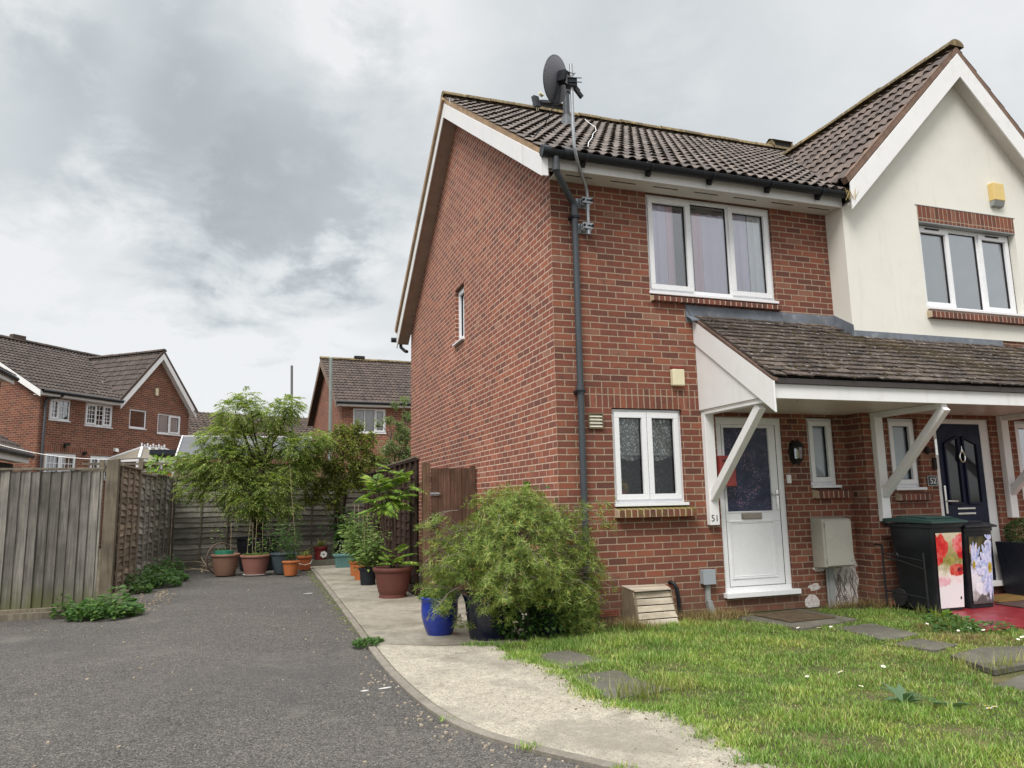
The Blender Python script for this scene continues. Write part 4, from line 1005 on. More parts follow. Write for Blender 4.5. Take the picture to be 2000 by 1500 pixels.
mat_conc = speckle_mat('smooth_concrete', (0.245, 0.225, 0.185), (0.36, 0.335, 0.28), [(0, (0.75, 0.75, 0.75)), (1, (1.2, 1.2, 1.18))], 190, 0.35,
    stain=[(1.6, 0.45, 0.60, 0.65, (0.145, 0.130, 0.10)), (5.0, 0.55, 0.7, 0.4, (0.13, 0.115, 0.09)), (0.8, 0.55, 0.7, 0.3, (0.46, 0.43, 0.36))], density=0.5)
mat_aggr = speckle_mat('exposed_concrete', (0.36, 0.33, 0.275), (0.52, 0.485, 0.41), [(0, (0.42, 0.40, 0.38)), (0.2, (0.78, 0.76, 0.72)), (0.5, (1.0, 0.99, 0.96)), (0.8, (1.15, 1.13, 1.1)), (1.0, (1.35, 1.32, 1.28))], 165, 1.0, coarse=0.6, light=(0.52, 0.50, 0.45), dark_=(0.14, 0.125, 0.105),
    stain=[(0.9, 0.44, 0.62, 0.65, (0.19, 0.172, 0.14)), (3.4, 0.57, 0.70, 0.6, (0.16, 0.125, 0.085)), (0.5, 0.52, 0.60, 0.35, (0.24, 0.215, 0.17)), (14.0, 0.62, 0.72, 0.45, (0.56, 0.53, 0.47)), (1.7, 0.56, 0.68, 0.4, (0.50, 0.47, 0.41)), (24.0, 0.64, 0.70, 0.6, (0.13, 0.115, 0.095))], density=0.85)
mat_kerb = speckle_mat('kerb_concrete', (0.17, 0.155, 0.13), (0.27, 0.245, 0.21), [(0, (0.7, 0.7, 0.7)), (1, (1.25, 1.25, 1.2))], 160, 0.4, stain=[(3.0, 0.5, 0.66, 0.5, (0.14, 0.12, 0.09))])
mat_slab = speckle_mat('paving_slab', (0.085, 0.080, 0.066), (0.155, 0.146, 0.122), [(0, (0.75, 0.75, 0.75)), (1, (1.25, 1.25, 1.2))], 170, 0.4,
    stain=[(4.0, 0.48, 0.64, 0.6, (0.075, 0.070, 0.045)), (1.5, 0.5, 0.7, 0.4, (0.20, 0.185, 0.15)), (9.0, 0.66, 0.72, 0.5, (0.42, 0.40, 0.36))])
mat_soil = speckle_mat('lawn_soil', (0.055, 0.060, 0.022), (0.105, 0.098, 0.042), [(0, (0.6, 0.6, 0.6)), (1, (1.4, 1.4, 1.3))], 120, 0.8, stain=[(2.5, 0.5, 0.62, 0.6, (0.16, 0.125, 0.06))])

m_ = MB(); m_.face([(-250, -120, -0.055), (250, -120, -0.055), (250, 320, -0.055), (-250, 320, -0.055)]); kind(m_.build('ground', mat_ground, loc=(0, 0, -0.055)), 'structure')
m_ = MB()
poly = [(-30, 3.45), (-30, -18), (12, -18), (12, -6.4)] + [p for p in KERB[::-1]] + [(-2.0, 10.3), (-4.55, 10.25), (-4.75, 7.5), (-4.85, 5.3), (-4.85, 3.42)]
m_.face([(x, y, -0.022) for x, y in poly]); kind(m_.build('driveway', mat_asph, loc=(-3, 0, -0.022)), 'structure')
off = []
for i, p in enumerate(KERB):
    a, b = np.array(KERB[max(0, i - 1)]), np.array(KERB[min(len(KERB) - 1, i + 1)]); t = (b - a) / np.linalg.norm(b - a)
    off.append((p[0] - t[1] * 0.062, p[1] + t[0] * 0.062))
# which side is the path: to the left of travel going towards the viewer
k_ = MB()
acc = 0.0
for i in range(len(KERB) - 1):
    p, q, a, b = KERB[i], KERB[i + 1], off[i], off[i + 1]
    acc += math.dist(p, q); z = 0.004
    k_.face([(p[0], p[1], -0.06), (q[0], q[1], -0.06), (q[0], q[1], z - 0.006), (p[0], p[1], z - 0.006)][::-1])
    pm = lambda u_, v_, t_: (u_[0] + (v_[0] - u_[0]) * t_, u_[1] + (v_[1] - u_[1]) * t_)
    c, d = pm(p, a, 0.13), pm(q, b, 0.13)
    k_.face([(p[0], p[1], z - 0.006), (q[0], q[1], z - 0.006), (d[0], d[1], z), (c[0], c[1], z)][::-1])
    k_.face([(c[0], c[1], z), (d[0], d[1], z), (b[0], b[1], z), (a[0], a[1], z)][::-1])
    k_.face([(a[0], a[1], z), (b[0], b[1], z), (b[0], b[1], -0.03), (a[0], a[1], -0.03)][::-1])
kind(k_.build('kerb', mat_kerb, loc=(-2, 0, 0)), 'structure')
gap = [(x + (x - p[0]) * 0.25, y + (y - p[1]) * 0.25) for (x, y), p in zip(off, KERB)]
up_ = [p for p in gap if p[1] > -0.10]; dn_ = [p for p in gap if p[1] <= -0.13]
m_ = MB(); m_.prism([(x, y, -0.05) for x, y in up_] + [(-1.95, -0.085, -0.05), (-1.46, -0.415, -0.05), (-0.5, -0.52, -0.05), (0.0, -0.45, -0.05), (0.0, 3.2, -0.05), (-0.8, 3.2, -0.05), (-0.85, 9.4, -0.05)], 0, (0, 0, 0.050)); kind(m_.build('side_path', mat_conc, loc=(-1.3, 3, 0)), 'structure')
m_ = MB(); m_.prism([(x, y, -0.05) for x, y in dn_ if y > -6.2] + [(2.0, -5.4, -0.05), (0.4, -4.95, -0.05)] + [(x, y, -0.05) for x, y in INNER[::-1]] + [(-0.95, -0.60, -0.05), (-1.46, -0.435, -0.05), (-1.93, -0.11, -0.05)], 0, (0, 0, 0.048)); kind(m_.build('footpath', mat_aggr, loc=(-1.3, -3, 0)), 'structure')
LAWN = [(-0.93, -0.62)] + INNER + [(0.4, -4.94), (2.0, -5.38), (6.5, -6.0), (9, -6), (9, -1.98), (4.1, -1.98), (3.52, -2.0), (4.05, -1.18), (3.92, -0.30), (3.92, 0.0), (0.0, 0.0), (0.0, -0.44), (-0.5, -0.53)]
m_ = MB(); m_.face([(x, y, -0.008) for x, y in LAWN]); kind(m_.build('lawn_soil', mat_soil, loc=(2, -2, -0.008)), 'structure')
m_ = MB(); m_.face([(4.06, -1.17, 0.03), (3.50, -2.0, 0.02), (9, -2.0, 0.02), (9, YB - 0.0, 0.04), (3.95, YB, 0.04)][::1]); m_.face([(3.50, -2.0, 0.02), (3.5, -2.0, -0.05), (9, -2.0, -0.05), (9, -2.0, 0.02)]); m_.face([(4.06, -1.17, 0.03), (4.06, -1.17, -0.05), (3.5, -2.0, -0.05), (3.5, -2.0, 0.02)])
kind(m_.build('red_painted_step', plain('red_step_paint', (0.23, 0.022, 0.030), 0.38, 0.25, 2.5, 0.45, dirt=(0.26, 0.13, 0.12), dirt_amt=0.6, bmp=0.2, bscale=20), loc=(5, -1.2, 0)), 'structure')

def slab(pts, z, th, label, group=None):
    m = MB(); m.prism([(x, y, z - th) for x, y in pts], 0, (0, 0, th))
    return tag(m.build('paving_slab', mat_slab, bevel=0.006), label, 'paving slab', group)
slab([(-0.80, -1.23), (-0.42, -1.15), (-0.30, -1.72), (-0.74, -1.78)], 0.008, 0.05, 'grey paving slab beside the path, just in front of the big feathery shrub')
slab([(-0.80, -2.04), (-0.38, -2.0), (-0.30, -2.68), (-0.80, -2.76)], 0.006, 0.05, 'grey paving slab with tall seeding grass on its near edge, by the pale path')
slab([(1.92, -0.30), (2.95, -0.10), (2.98, -0.93), (2.10, -1.14)], 0.012, 0.06, 'wide grey paving slab under the brown mat at the white door')
slab([(2.42, -1.24), (2.92, -1.20), (2.86, -1.84), (2.34, -1.94)], 0.012, 0.06, 'stepping stone nearest the white door slab in the lawn')
slab([(2.27, -2.09), (2.66, -2.00), (2.75, -2.34), (2.36, -2.45)], 0.012, 0.06, 'middle stepping stone of the lawn path with a white chip on it')
slab([(2.20, -2.74), (2.66, -2.62), (3.3, -2.80), (3.2, -3.14), (2.36, -3.20), (2.04, -3.24)], 0.04, 0.045, 'large raised stone slab forming a step at the right edge')
m_ = MB(); m_.prism([(2.10, -3.17, -0.06), (3.2, -3.07, -0.06), (3.2, -2.85, -0.06), (2.3, -2.85, -0.06)], 0, (0, 0, 0.053)); tag(m_.build('step_riser', plain('step_riser', (0.10, 0.085, 0.07), 0.9, 0.25, 9, 0.2, bmp=0.5)), 'dark worn riser under the raised slab at the right edge', 'step')
slab([(1.72, -3.46), (2.2, -3.30), (3.2, -3.20), (3.2, -3.75), (1.86, -3.72)], -0.002, 0.05, 'low paving slab at the foot of the raised step, right edge')

def mat_thing(name, c, x0, x1, y0, y1, z, rot, label):
    m = MB(Matrix.Translation(((x0 + x1) / 2, (y0 + y1) / 2, z)) @ Matrix.Rotation(R(rot), 4, 'Z'))
    m.box(-(x1 - x0) / 2, (x1 - x0) / 2, -(y1 - y0) / 2, (y1 - y0) / 2, 0, 0.014)
    return tag(m.build('doormat', plain(label[:12] + '_fibre', c, 0.95, 0.28, 9, 0.1, bmp=0.9, bscale=180, dirt=sc(c, 0.5), dirt_amt=0.5), bevel=0.004), label, 'doormat')
mat_thing('m', (0.095, 0.07, 0.045), 2.18, 2.80, -0.83, -0.27, 0.013, 5, 'worn brown doormat on the slab at the white door')
mat_thing('m', (0.20, 0.125, 0.045), 5.15, 5.95, -0.85, -0.40, 0.037, 0, 'golden coir doormat on the red step at the navy door')
mat_thing('m', (0.085, 0.055, 0.05), 5.0, 5.9, -1.35, -0.90, 0.033, 0, 'dark brown mat on the red step in front of the coir mat')

# small painted remains and bits on the drive
def chips(pts, name, label, cat, c, r_=0.03):
    for (x, y, s, asp, rot) in pts:
        m = MB(Matrix.Translation((x, y, -0.0215)) @ Matrix.Rotation(rot, 4, 'Z'))
        n = 9; m.prism([(s * asp * math.cos(2 * math.pi * k / n) * random.uniform(0.7, 1.1), s * math.sin(2 * math.pi * k / n) * random.uniform(0.7, 1.1), 0) for k in range(n)], 0, (0, 0, 0.0025))
        tag(m.build(name, MAT['worn_white']), label, cat, 'worn white paint flecks on the drive')
MAT['worn_white'] = plain('worn_white', (0.55, 0.54, 0.51), 0.8, 0.15, 30, 0.2)
chips([(-1.985, -1.72, 0.022, 3.2, 0.2), (-2.14, -1.74, 0.016, 3.6, 0.2), (-2.28, -1.76, 0.015, 2.5, 0.2)], 'paint_fleck', 'fleck of worn white bay line on the drive near the curved kerb', 'paint mark', None)
chips([(-2.27, 4.55, 0.025, 3.2, 0.1)], 'paint_fleck', 'single white dash on the drive beside the side path, level with the pots', 'paint mark', None)
gr = MB()
gx = np.random.default_rng(5)
for k in range(420):
    if k < 110: x, y = gx.uniform(-6.5, -1.9), gx.uniform(-3.5, 8.5)
    elif k < 300:
        i = gx.integers(0, len(KERB) - 20); x, y = KERB[i][0] - abs(gx.normal(0, 0.10)) - 0.02, KERB[i][1] + gx.normal(0, 0.1) - 0.05
    else: x, y = gx.normal(-4.45, 0.14), gx.uniform(3.6, 6.0)
    s = gx.uniform(0.004, 0.012)
    if k >= 300: s *= 1.5
    a = gx.uniform(0, 6.28)
    gr.obox((x, y, -0.022 + s * 0.4), (s * math.cos(a), s * math.sin(a), 0), (-s * math.sin(a) * 0.7, s * math.cos(a) * 0.7, 0), (0, 0, s * 0.55))
kind(tag(gr.build('loose_grit', plain('pale_grit', (0.34, 0.29, 0.22), 0.9, 0.4, 30, 0.2), loc=(-3, 0, -0.022)), 'loose pale grit and wood chips scattered over the drive edges', 'grit'), 'stuff')

lt_ = MB()
for k in range(640):
    if k < 160:
        i = gx.integers(0, len(INNER) - 1); t = gx.uniform(); x = INNER[i][0] + (INNER[i + 1][0] - INNER[i][0]) * t - abs(gx.normal(0, 0.10)); y = INNER[i][1] + (INNER[i + 1][1] - INNER[i][1]) * t + gx.normal(0, 0.06) - 0.03
    elif k < 300: x, y = gx.normal(-0.45, 0.22), gx.normal(-3.95, 0.35)
    elif k < 500: x, y = gx.uniform(-4.75, -1.9), 8.35 + abs(gx.normal(0, 0.5)) - 0.5
    else: x, y = gx.normal(-4.5, 0.12), gx.uniform(5.5, 9.8)
    zb = -0.002 if k < 300 else -0.022
    s = min(0.014, 0.0028 * math.exp(gx.normal(0, 0.6))); a = gx.uniform(0, 6.28)
    lt_.obox((x, y, zb + 0.003), (s * math.cos(a), s * math.sin(a), 0), (-s * math.sin(a) * 0.5, s * math.cos(a) * 0.5, 0), (0, 0, 0.003))
kind(tag(lt_.build('leaf_litter', plain('brown_litter', (0.16, 0.115, 0.070), 0.95, 0.6, 60, 0.1), loc=(-2, 0, 0)), 'brown crumbs and leaf litter along the lawn edge of the path and in front of the pots', 'litter'), 'stuff')
# ================================================================== fences and gate
W_GREY = wood_mat('weathered_boards', (0.165, 0.153, 0.135), (0.074, 0.069, 0.061), (0.25, 0.233, 0.207), True, algae=True, isl=0.75)
W_POST = wood_mat('weathered_post', (0.175, 0.150, 0.112), (0.11, 0.092, 0.068), (0.24, 0.21, 0.16), True, grain=18)
W_LAP = wood_mat('lap_panel', (0.265, 0.245, 0.215), (0.135, 0.127, 0.115), (0.37, 0.345, 0.305), False, isl=0.75)
W_LAPB = wood_mat('lap_panel_brown', (0.235, 0.185, 0.140), (0.12, 0.095, 0.073), (0.33, 0.27, 0.205), False, isl=0.75)
W_LATB = wood_mat('batten_brown', (0.24, 0.19, 0.14), (0.15, 0.12, 0.09), (0.31, 0.26, 0.20), True); W_LATG = wood_mat('batten_grey', (0.25, 0.225, 0.185), (0.15, 0.135, 0.115), (0.33, 0.30, 0.25), True)
W_BROWN = wood_mat('stained_slats', (0.052, 0.031, 0.024), (0.028, 0.018, 0.015), (0.095, 0.058, 0.045), False, isl=0.5)
W_GATE = wood_mat('stained_boards', (0.105, 0.060, 0.042), (0.062, 0.036, 0.026), (0.165, 0.098, 0.068), True, isl=0.4)
W_GPOST = wood_mat('stained_post', (0.150, 0.092, 0.058), (0.09, 0.055, 0.035), (0.21, 0.14, 0.09), True, grain=18, algae=True)

cb = thing('closeboard_fence', 'weathered grey vertical board fence with green algae along its foot, left edge of the drive', 'fence', (-6, 3.55, 0))
m_ = MB(); x = -9.6; i = 0
while x < -4.98:
    wd = 0.112 + random.uniform(-0.006, 0.006); ov = random.uniform(0.012, 0.022)
    tilt = random.uniform(-0.006, 0.006); zt = 1.80 + random.uniform(-0.010, 0.008) + 0.0
    a, b = Vector((x, 3.56, 0.10)), Vector((min(x + wd + ov, -4.975), 3.537 + random.uniform(-0.004, 0.004), 0.10))
    q = [a, b, b + Vector((0, 0.018, 0)), a + Vector((0, 0.006, 0))]
    m_.prism([(p.x, p.y, p.z) for p in q], 0, (tilt, 0, zt - 0.10)); x += wd
m_.build('boards', W_GREY, cb)
m_ = MB(); m_.box(-9.6, -4.97, 3.44, 3.50, -0.03, 0.055); m_.box(-9.6, -4.975, 3.50, 3.60, -0.05, 0.099); m_.build('gravel_board', W_POST, cb, bevel=0.004)
m_ = MB(); m_.box(-9.6, -4.97, 3.525, 3.60, 1.812, 1.842); m_.build('capping_rail', W_POST, cb, bevel=0.004)
m_ = MB()
for z in (0.35, 1.45): m_.box(-9.6, -4.99, 3.575, 3.62, z, z + 0.08)
m_.build('rail', W_POST, cb)

def lap_panel(A, B, z0, z1, parent, mat, face=1, name='panel', battens=4, lattice=False, wav=0.006, seed=0, batten_w=0.036, mat_b=None, slat=0.10, bdep=0.026):
    """overlapping horizontal slats with battens on the side `face` (+1 = left of A->B)"""
    rr = random.Random(seed); A, B = Vector((*A, 0)), Vector((*B, 0)); d = B - A; Ln = d.length; u = d / Ln; n = Vector((-u.y, u.x, 0)) * face
    xf = Matrix(((u.x, -n.x, 0, A.x), (u.y, -n.y, 0, A.y), (0, 0, 1, 0), (0, 0, 0, 1)))
    m = MB(xf); z = z0 + 0.02; NS = 9
    while z < z1 - 0.05:
        h = slat + rr.uniform(-0.006, 0.01); ph = rr.uniform(0, 6); lo, hi, lob = [], [], []
        t0 = min(z + h + 0.018, z1 - 0.01)
        for i in range(NS + 1):
            x = Ln * i / NS; wv = wav * math.sin(i * 1.3 + ph) + rr.uniform(-wav, wav) * 0.6
            lo.append(m.add((x, -0.017 + wv * 0.4, z + wv))); hi.append(m.add((x, 0.004, t0))); lob.append(m.add((x, -0.002 + wv * 0.5, z + wv)))
        for i in range(NS):
            m.idx((lo[i], lo[i + 1], hi[i + 1], hi[i])); m.idx((lob[i], lob[i + 1], lo[i + 1], lo[i]))
        z += h
    p = m.build(name, mat, parent)
    m = MB(xf); m.face([(0, 0.006, z0), (Ln, 0.006, z0), (Ln, 0.006, z1), (0, 0.006, z1)]); m.build('panel_back', mat, p)
    m = MB(xf)
    for i in range(battens):
        x = 0.02 + (Ln - 0.04 - batten_w) * i / (battens - 1)
        m.box(x, x + batten_w, -0.018 - bdep, -0.018, z0, z1 - 0.03)
    m.box(0, Ln, -0.046, 0.02, z1 - 0.032, z1)
    m.build('frame', mat_b or W_POST, p, bevel=0.003)
    return p
def fpost(x, y, w, h, parent, mat, z0=0.0, cap=0.0):
    m = MB(); m.box(x - w / 2, x + w / 2, y - w / 2, y + w / 2, z0, h)
    if cap: m.prism([(x - w / 2 - 0.01, y - w / 2 - 0.01, h + 0.0005), (x + w / 2 + 0.01, y - w / 2 - 0.01, h + 0.0005), (x + w / 2 + 0.01, y + w / 2 + 0.01, h + 0.0005), (x - w / 2 - 0.01, y + w / 2 + 0.01, h + 0.0005)], 0, (0, 0, cap))
    return m.build('post', mat, parent, bevel=0.006)
lf_ = thing('lattice_panel_fence', 'weathered slatted fence panels running back from a thick post along the drive', 'fence', (-5, 8, 0))
fpost(-5.17, 5.43, 0.17, 2.055, lf_, W_POST)
pts = [(-5.085, 5.52), (-5.03, 7.10), (-4.965, 8.75), (-4.86, 10.42)]
hs = [(0.03, 1.99), (0.02, 1.93), (0.02, 1.97)]
for k in range(3):
    lap_panel(pts[k + 1], pts[k], hs[k][0], hs[k][1], lf_, (W_LAPB, W_LAP, W_LAP)[k], face=1, battens=(4, 4, 4)[k], seed=k, wav=0.012 if k == 0 else 0.018, batten_w=0.042, bdep=0.020, mat_b=(W_LATB, W_LATG, W_LATG)[k])
    if k: fpost(pts[k][0] - 0.02, pts[k][1] - 0.05, 0.075, 1.98, lf_, W_POST)
rf_ = thing('rear_panel_fence', 'grey weathered overlap panel fence across the back of the drive behind the potted tree', 'fence', (-3, 10.5, 0))
xs_ = [-4.84, -3.02, -1.20, 0.62]
for k in range(3):
    lap_panel((xs_[k] + 0.05, 10.5), (xs_[k + 1] - 0.05, 10.46), 0.14, 1.95 + (0.0, -0.02, 0.02)[k], rf_, W_LAP, face=-1, battens=(4, 4, 4)[k], seed=20 + k, slat=0.115)
    m_ = MB(); m_.box(xs_[k] + 0.05, xs_[k + 1] - 0.05, 10.43, 10.48, -0.03, 0.139); m_.build('gravel_board', mat_kerb, rf_, bevel=0.004)
for k in range(4): fpost(xs_[k], 10.48, 0.085, 1.97, rf_, W_POST)
bf_ = thing('brown_panel_fence', 'dark brown slatted fence panel along the side path behind the sumac pot', 'fence', (-0.85, 5, 0))
lap_panel((-0.84, 3.28), (-0.85, 4.98), 0.13, 1.95, bf_, W_BROWN, face=1, battens=5, seed=31, wav=0.010, batten_w=0.04, mat_b=W_BROWN, slat=0.125)
lap_panel((-0.85, 5.07), (-0.86, 6.75), 0.13, 1.94, bf_, W_BROWN, face=1, battens=5, seed=32, wav=0.010, batten_w=0.04, mat_b=W_BROWN, slat=0.125)
lap_panel((-0.86, 6.84), (-0.87, 8.5), 0.13, 1.93, bf_, W_BROWN, face=1, battens=5, seed=33, wav=0.010, batten_w=0.04, mat_b=W_BROWN, slat=0.125)
fpost(-0.745, 3.21, 0.105, 1.885, bf_, W_GPOST); fpost(-0.85, 5.025, 0.07, 1.96, bf_, W_BROWN); fpost(-0.86, 6.795, 0.07, 1.96, bf_, W_BROWN)
m_ = MB(); m_.box(-0.885, -0.82, 3.28, 8.5, -0.0, 0.128); m_.build('gravel_board', W_BROWN, bf_, bevel=0.004)
m_ = MB(); m_.bar((-0.87, 3.27, 1.972), (-0.87, 6.75, 1.962), 0.05, 0.022); m_.build('capping_rail', W_POST, bf_)
gt = thing('wooden_gate', 'dark brown vertical board side gate between its post and the gable wall', 'gate', (-0.35, 3.2, 0))
m_ = MB(); x = -0.675; k = 0
while x < -0.03:
    wd = 0.088; yy = 3.19 if k % 2 else 3.178
    m_.box(x, min(x + wd + 0.012, -0.02), yy, yy + 0.014, 0.06, 1.80 + random.uniform(-0.006, 0.006)); x += wd; k += 1
m_.box(-0.10, -0.022, 3.12, 3.176, 0.02, 1.83)
m_.build('boards', W_GATE, gt, bevel=0.002)
m_ = MB()
for z in (0.35, 1.0, 1.6): m_.box(-0.67, -0.03, 3.2055, 3.245, z, z + 0.08)
m_.build('ledge', W_GATE, gt)
m_ = MB(); m_.box(-0.69, -0.56, 3.168, 3.177, 1.405, 1.455); m_.tube([(-0.70, 3.158, 1.43), (-0.55, 3.158, 1.43)], 0.009, 8); m_.box(-0.625, -0.605, 3.150, 3.177, 1.41, 1.45); m_.build('bolt', MAT['steel'], gt)
m_ = MB(); m_.tube([(-0.645 + 0.045 * math.cos(a), 3.16, 1.0 + 0.045 * math.sin(a)) for a in [2 * math.pi * i / 16 for i in range(17)]], 0.008, 6, caps=False); m_.disc((-0.645, 3.174, 1.0), (0, -1, 0), 0.035, 14); m_.build('ring_handle', MAT['black'], gt)

# ================================================================== houses beyond the fences
FT = tile_mat('far_tile', (0.058, 0.046, 0.041), (0.086, 0.068, 0.060), lic=0.72)
FT2 = tile_mat('far_tile_brown', (0.064, 0.047, 0.040), (0.094, 0.070, 0.060), lic=0.72)
def far_window(parent, xf, x0, x1, z0, z1, lights, bars=None, cur=None):
    return window(parent, x0, x1, z0, z1, 0.03, lights, xf=xf, bars=bars, back=0.7, fw=0.06, curtains=[(x0 + 0.05, x1 - 0.05, z0 + 0.05, z1 - 0.05, MAT['curtain_white'], 5, 0.02)] if cur else ())
O1 = Vector((-9.8, 19.76, 0)); u1 = Vector((0.6198, 0.7848, 0)); v1 = Vector((-0.7848, 0.6198, 0))
X1 = Matrix(((u1.x, v1.x, 0, O1.x), (u1.y, v1.y, 0, O1.y), (0, 0, 1, 0), (0, 0, 0, 1)))
lh = thing('gabled_house', 'red brick house beyond the left fence with a front gable, white windows and a conservatory', 'house', tuple(O1))
H_ = [(0.42, 1.20, 4.20, 4.91), (1.77, 2.90, 4.13, 4.92), (3.63, 4.41, 4.20, 4.90), (4.95, 6.14, 4.10, 4.87), (0.38, 1.55, 2.0, 3.12), (2.08, 2.92, 2.3, 3.11)]
m_ = MB(X1)
wall(m_, 0.08, 6.55, 0, 4.97, 0, holes=H_, bands=[(0.2, 3.1, 3.12, 3.34, 1), (3.5, 6.3, 4.91, 4.9699, 1)], depth=0.08)
m_.face([(3.27, 0, 4.97), (6.55, 0, 4.97), (4.84, 0, 7.1)])
m_.face([(6.55, 0, 0), (6.55, 8, 0), (6.55, 8, 4.97), (6.55, 0, 4.97)])
m_.face([(0.08, 0, 0), (0.08, 0, 4.97), (0.08, 4.05, 7.28), (0.08, 8.1, 4.97), (0.08, 8.1, 0)])
m_.face([(0.08, 8.1, 0), (0.08, 8.1, 4.97), (6.55, 8.1, 4.97), (6.55, 8.1, 0)])
m_.build('wall', [MAT['brick_far'], MAT['soldier']], lh)
sl1 = (7.50 - 5.06) / 4.40; c1 = 1 / math.sqrt(1 + sl1 * sl1)
m_ = MB(X1)
tile_roof(m_, (-0.2, -0.35, 5.06), (1, 0, 0), (0, c1, sl1 * c1), 6.9, 4.40 / c1, sub=6, seed=21, gauge=0.30, keep=lambda c: c.x < 3.0 or c.z > 5.0 + 1.144 * min(c.x - 2.96, 6.72 - c.x) or c.y > 3.0)
m_.face([(-0.2, 4.05, 7.5), (6.7, 4.05, 7.5), (6.7, 8.4, 5.0), (-0.2, 8.4, 5.0)])
rf1 = m_.build('roof', FT, lh, smooth_=True)
m_ = MB(X1); g1 = math.hypot(1.88, 2.15)
tile_roof(m_, (2.96, 3.4, 5.10), (0, -1, 0), (1.88, 0, 2.15), 3.6, g1, sub=6, seed=22, gauge=0.30)
tile_roof(m_, (6.72, -0.25, 5.10), (0, 1, 0), (-1.88, 0, 2.15), 3.6, g1, sub=6, seed=23, gauge=0.30)
gr1 = m_.build('gable_roof', FT, lh, smooth_=True)
for sg in (1, -1):
    X = lambda x: x if sg > 0 else 9.68 - x
    m_ = MB(X1); m_.prism([(X(2.94), -0.256, 5.04), (X(4.84), -0.256, 7.17), (X(4.84), -0.256, 7.30), (X(2.92), -0.256, 5.14)], 0, (0, 0.06, 0)); m_.build('verge_bedding', FT2, gr1)
    m_ = MB(X1); m_.prism([(X(3.02), -0.224, 4.90), (X(4.84), -0.224, 6.99), (X(4.84), -0.224, 7.005), (X(3.02), -0.224, 4.915)], 0, (0, 0.222, 0)); m_.build('verge_soffit', MAT['paint'], gr1)
ridge_line(rf1, (-0.2, 4.05, 7.53), (6.7, 4.05, 7.53), mat=FT, xf=X1); ridge_line(gr1, (4.84, -0.26, 7.26), (4.84, 3.6, 7.26), mat=FT2, xf=X1)
m_ = MB(X1); m_.prism([(1.9, 3.95, 7.55), (1.9, 4.15, 7.55), (1.9, 4.15, 7.72), (1.9, 3.95, 7.72)], 0, (0.5, 0, 0)); m_.build('ridge_vent', FT2, rf1)
for q in ([(2.99, -0.25, 4.80), (4.84, -0.25, 6.93), (4.84, -0.25, 7.18), (2.99, -0.25, 5.06)], [(6.69, -0.2504, 4.80), (4.84, -0.2504, 6.93), (4.84, -0.2504, 7.18), (6.69, -0.2504, 5.06)]): m_ = MB(X1); m_.prism(q, 0, (0, 0.025, 0)); m_.build('bargeboard', MAT['paint'], lh)
m_ = MB(X1); m_.prism([(-0.2, -0.33, 4.86), (-0.2, 4.05, 7.20), (-0.2, 4.05, 7.45), (-0.2, -0.33, 5.06)], 0, (0.025, 0, 0))
m_.build('bargeboard', MAT['paint'], lh)
m_ = MB(X1); m_.box(-0.17, 2.97, -0.30, -0.28, 4.93, 5.05); m_.box(-0.17, 2.97, -0.279, -0.001, 4.93, 4.945); m_.build('fascia', MAT['paint'], lh)
m_ = MB(X1); m_.tube([(-0.1, -0.36, 5.05), (2.97, -0.36, 5.05)], 0.055, 10); m_.build('gutter', MAT['black'], lh, smooth_=True)
m_ = MB(X1); m_.tube([(0.62, -0.33, 5.0), (0.60, -0.30, 4.95), (0.30, -0.06, 4.85), (0.24, -0.06, 4.78), (0.24, -0.06, 0)], 0.04, 10); m_.build('downpipe', MAT['greypipe'], lh, smooth_=True)
far_window(lh, X1, *H_[0], [(0, 0.46, True), (0.46, 1, False)], bars=[(2, 4), (2, 3)])
far_window(lh, X1, *H_[1], [(0, 0.40, True), (0.40, 0.68, False), (0.68, 1, True)], bars=[(3, 4), (2, 4), (2, 5)])
far_window(lh, X1, *H_[2], [(0, 1, False)])
far_window(lh, X1, *H_[3], [(0, 0.5, False), (0.5, 1, True)], cur=True)
far_window(lh, X1, *H_[4], [(0, 0.5, True), (0.5, 1, True)], bars=(3, 4))
far_window(lh, X1, *H_[5], [(0, 0.45, True), (0.45, 1, True)], bars=(2, 3))
m_ = MB(X1); m_.box(4.73, 4.86, -0.07, 0, 5.52, 5.80); tag(m_.build('alarm_box', MAT['cream'], bevel=0.01), 'small cream alarm box high in the distant house gable', 'alarm box')
m_ = MB(X1); m_.prism([(3.0, 0, 3.30), (3.0, 0, 3.42), (3.0, -0.10, 3.40), (3.0, -0.14, 3.28)], 0, (0.14, 0, 0)); tag(m_.build('wall_light', MAT['white'], bevel=0.008), 'white wall light on the distant house by its conservatory', 'wall light')
m_ = MB(X1); m_.box(0.98, 1.16, -0.16, -0.06, 3.38, 3.46); m_.box(1.04, 1.08, -0.06, 0, 3.30, 3.42); tag(m_.build('floodlight', MAT['slot'], bevel=0.006), 'black floodlight above the distant house ground floor window', 'floodlight')
m_ = MB(X1); m_.lathe((1.80, -0.08, 3.17), [(0.02, -0.06), (0.07, -0.03), (0.075, 0.03), (0.03, 0.06)], 12); m_.box(1.77, 1.83, -0.07, 0, 3.16, 3.20); tag(m_.build('security_camera', MAT['slot']), 'small dark dome on the distant house between its ground floor windows', 'camera')
cons = thing('conservatory', 'white conservatory with beige roof panels and a row of ridge finials', 'conservatory', tuple(X1 @ Vector((3.4, -1.2, 0))))
cx0, cx1, cy0, cy1, rz = 2.72, 5.8, -1.5, -0.02, 3.44
m_ = MB(X1)
ra, rb = (3.55, -0.75, rz), (4.6, -0.75, rz)
e0, e1, e2, e3 = (cx0, cy0, 2.99), (cx1, cy0, 2.99), (cx1, cy1, 2.99), (cx0, cy1, 2.99)
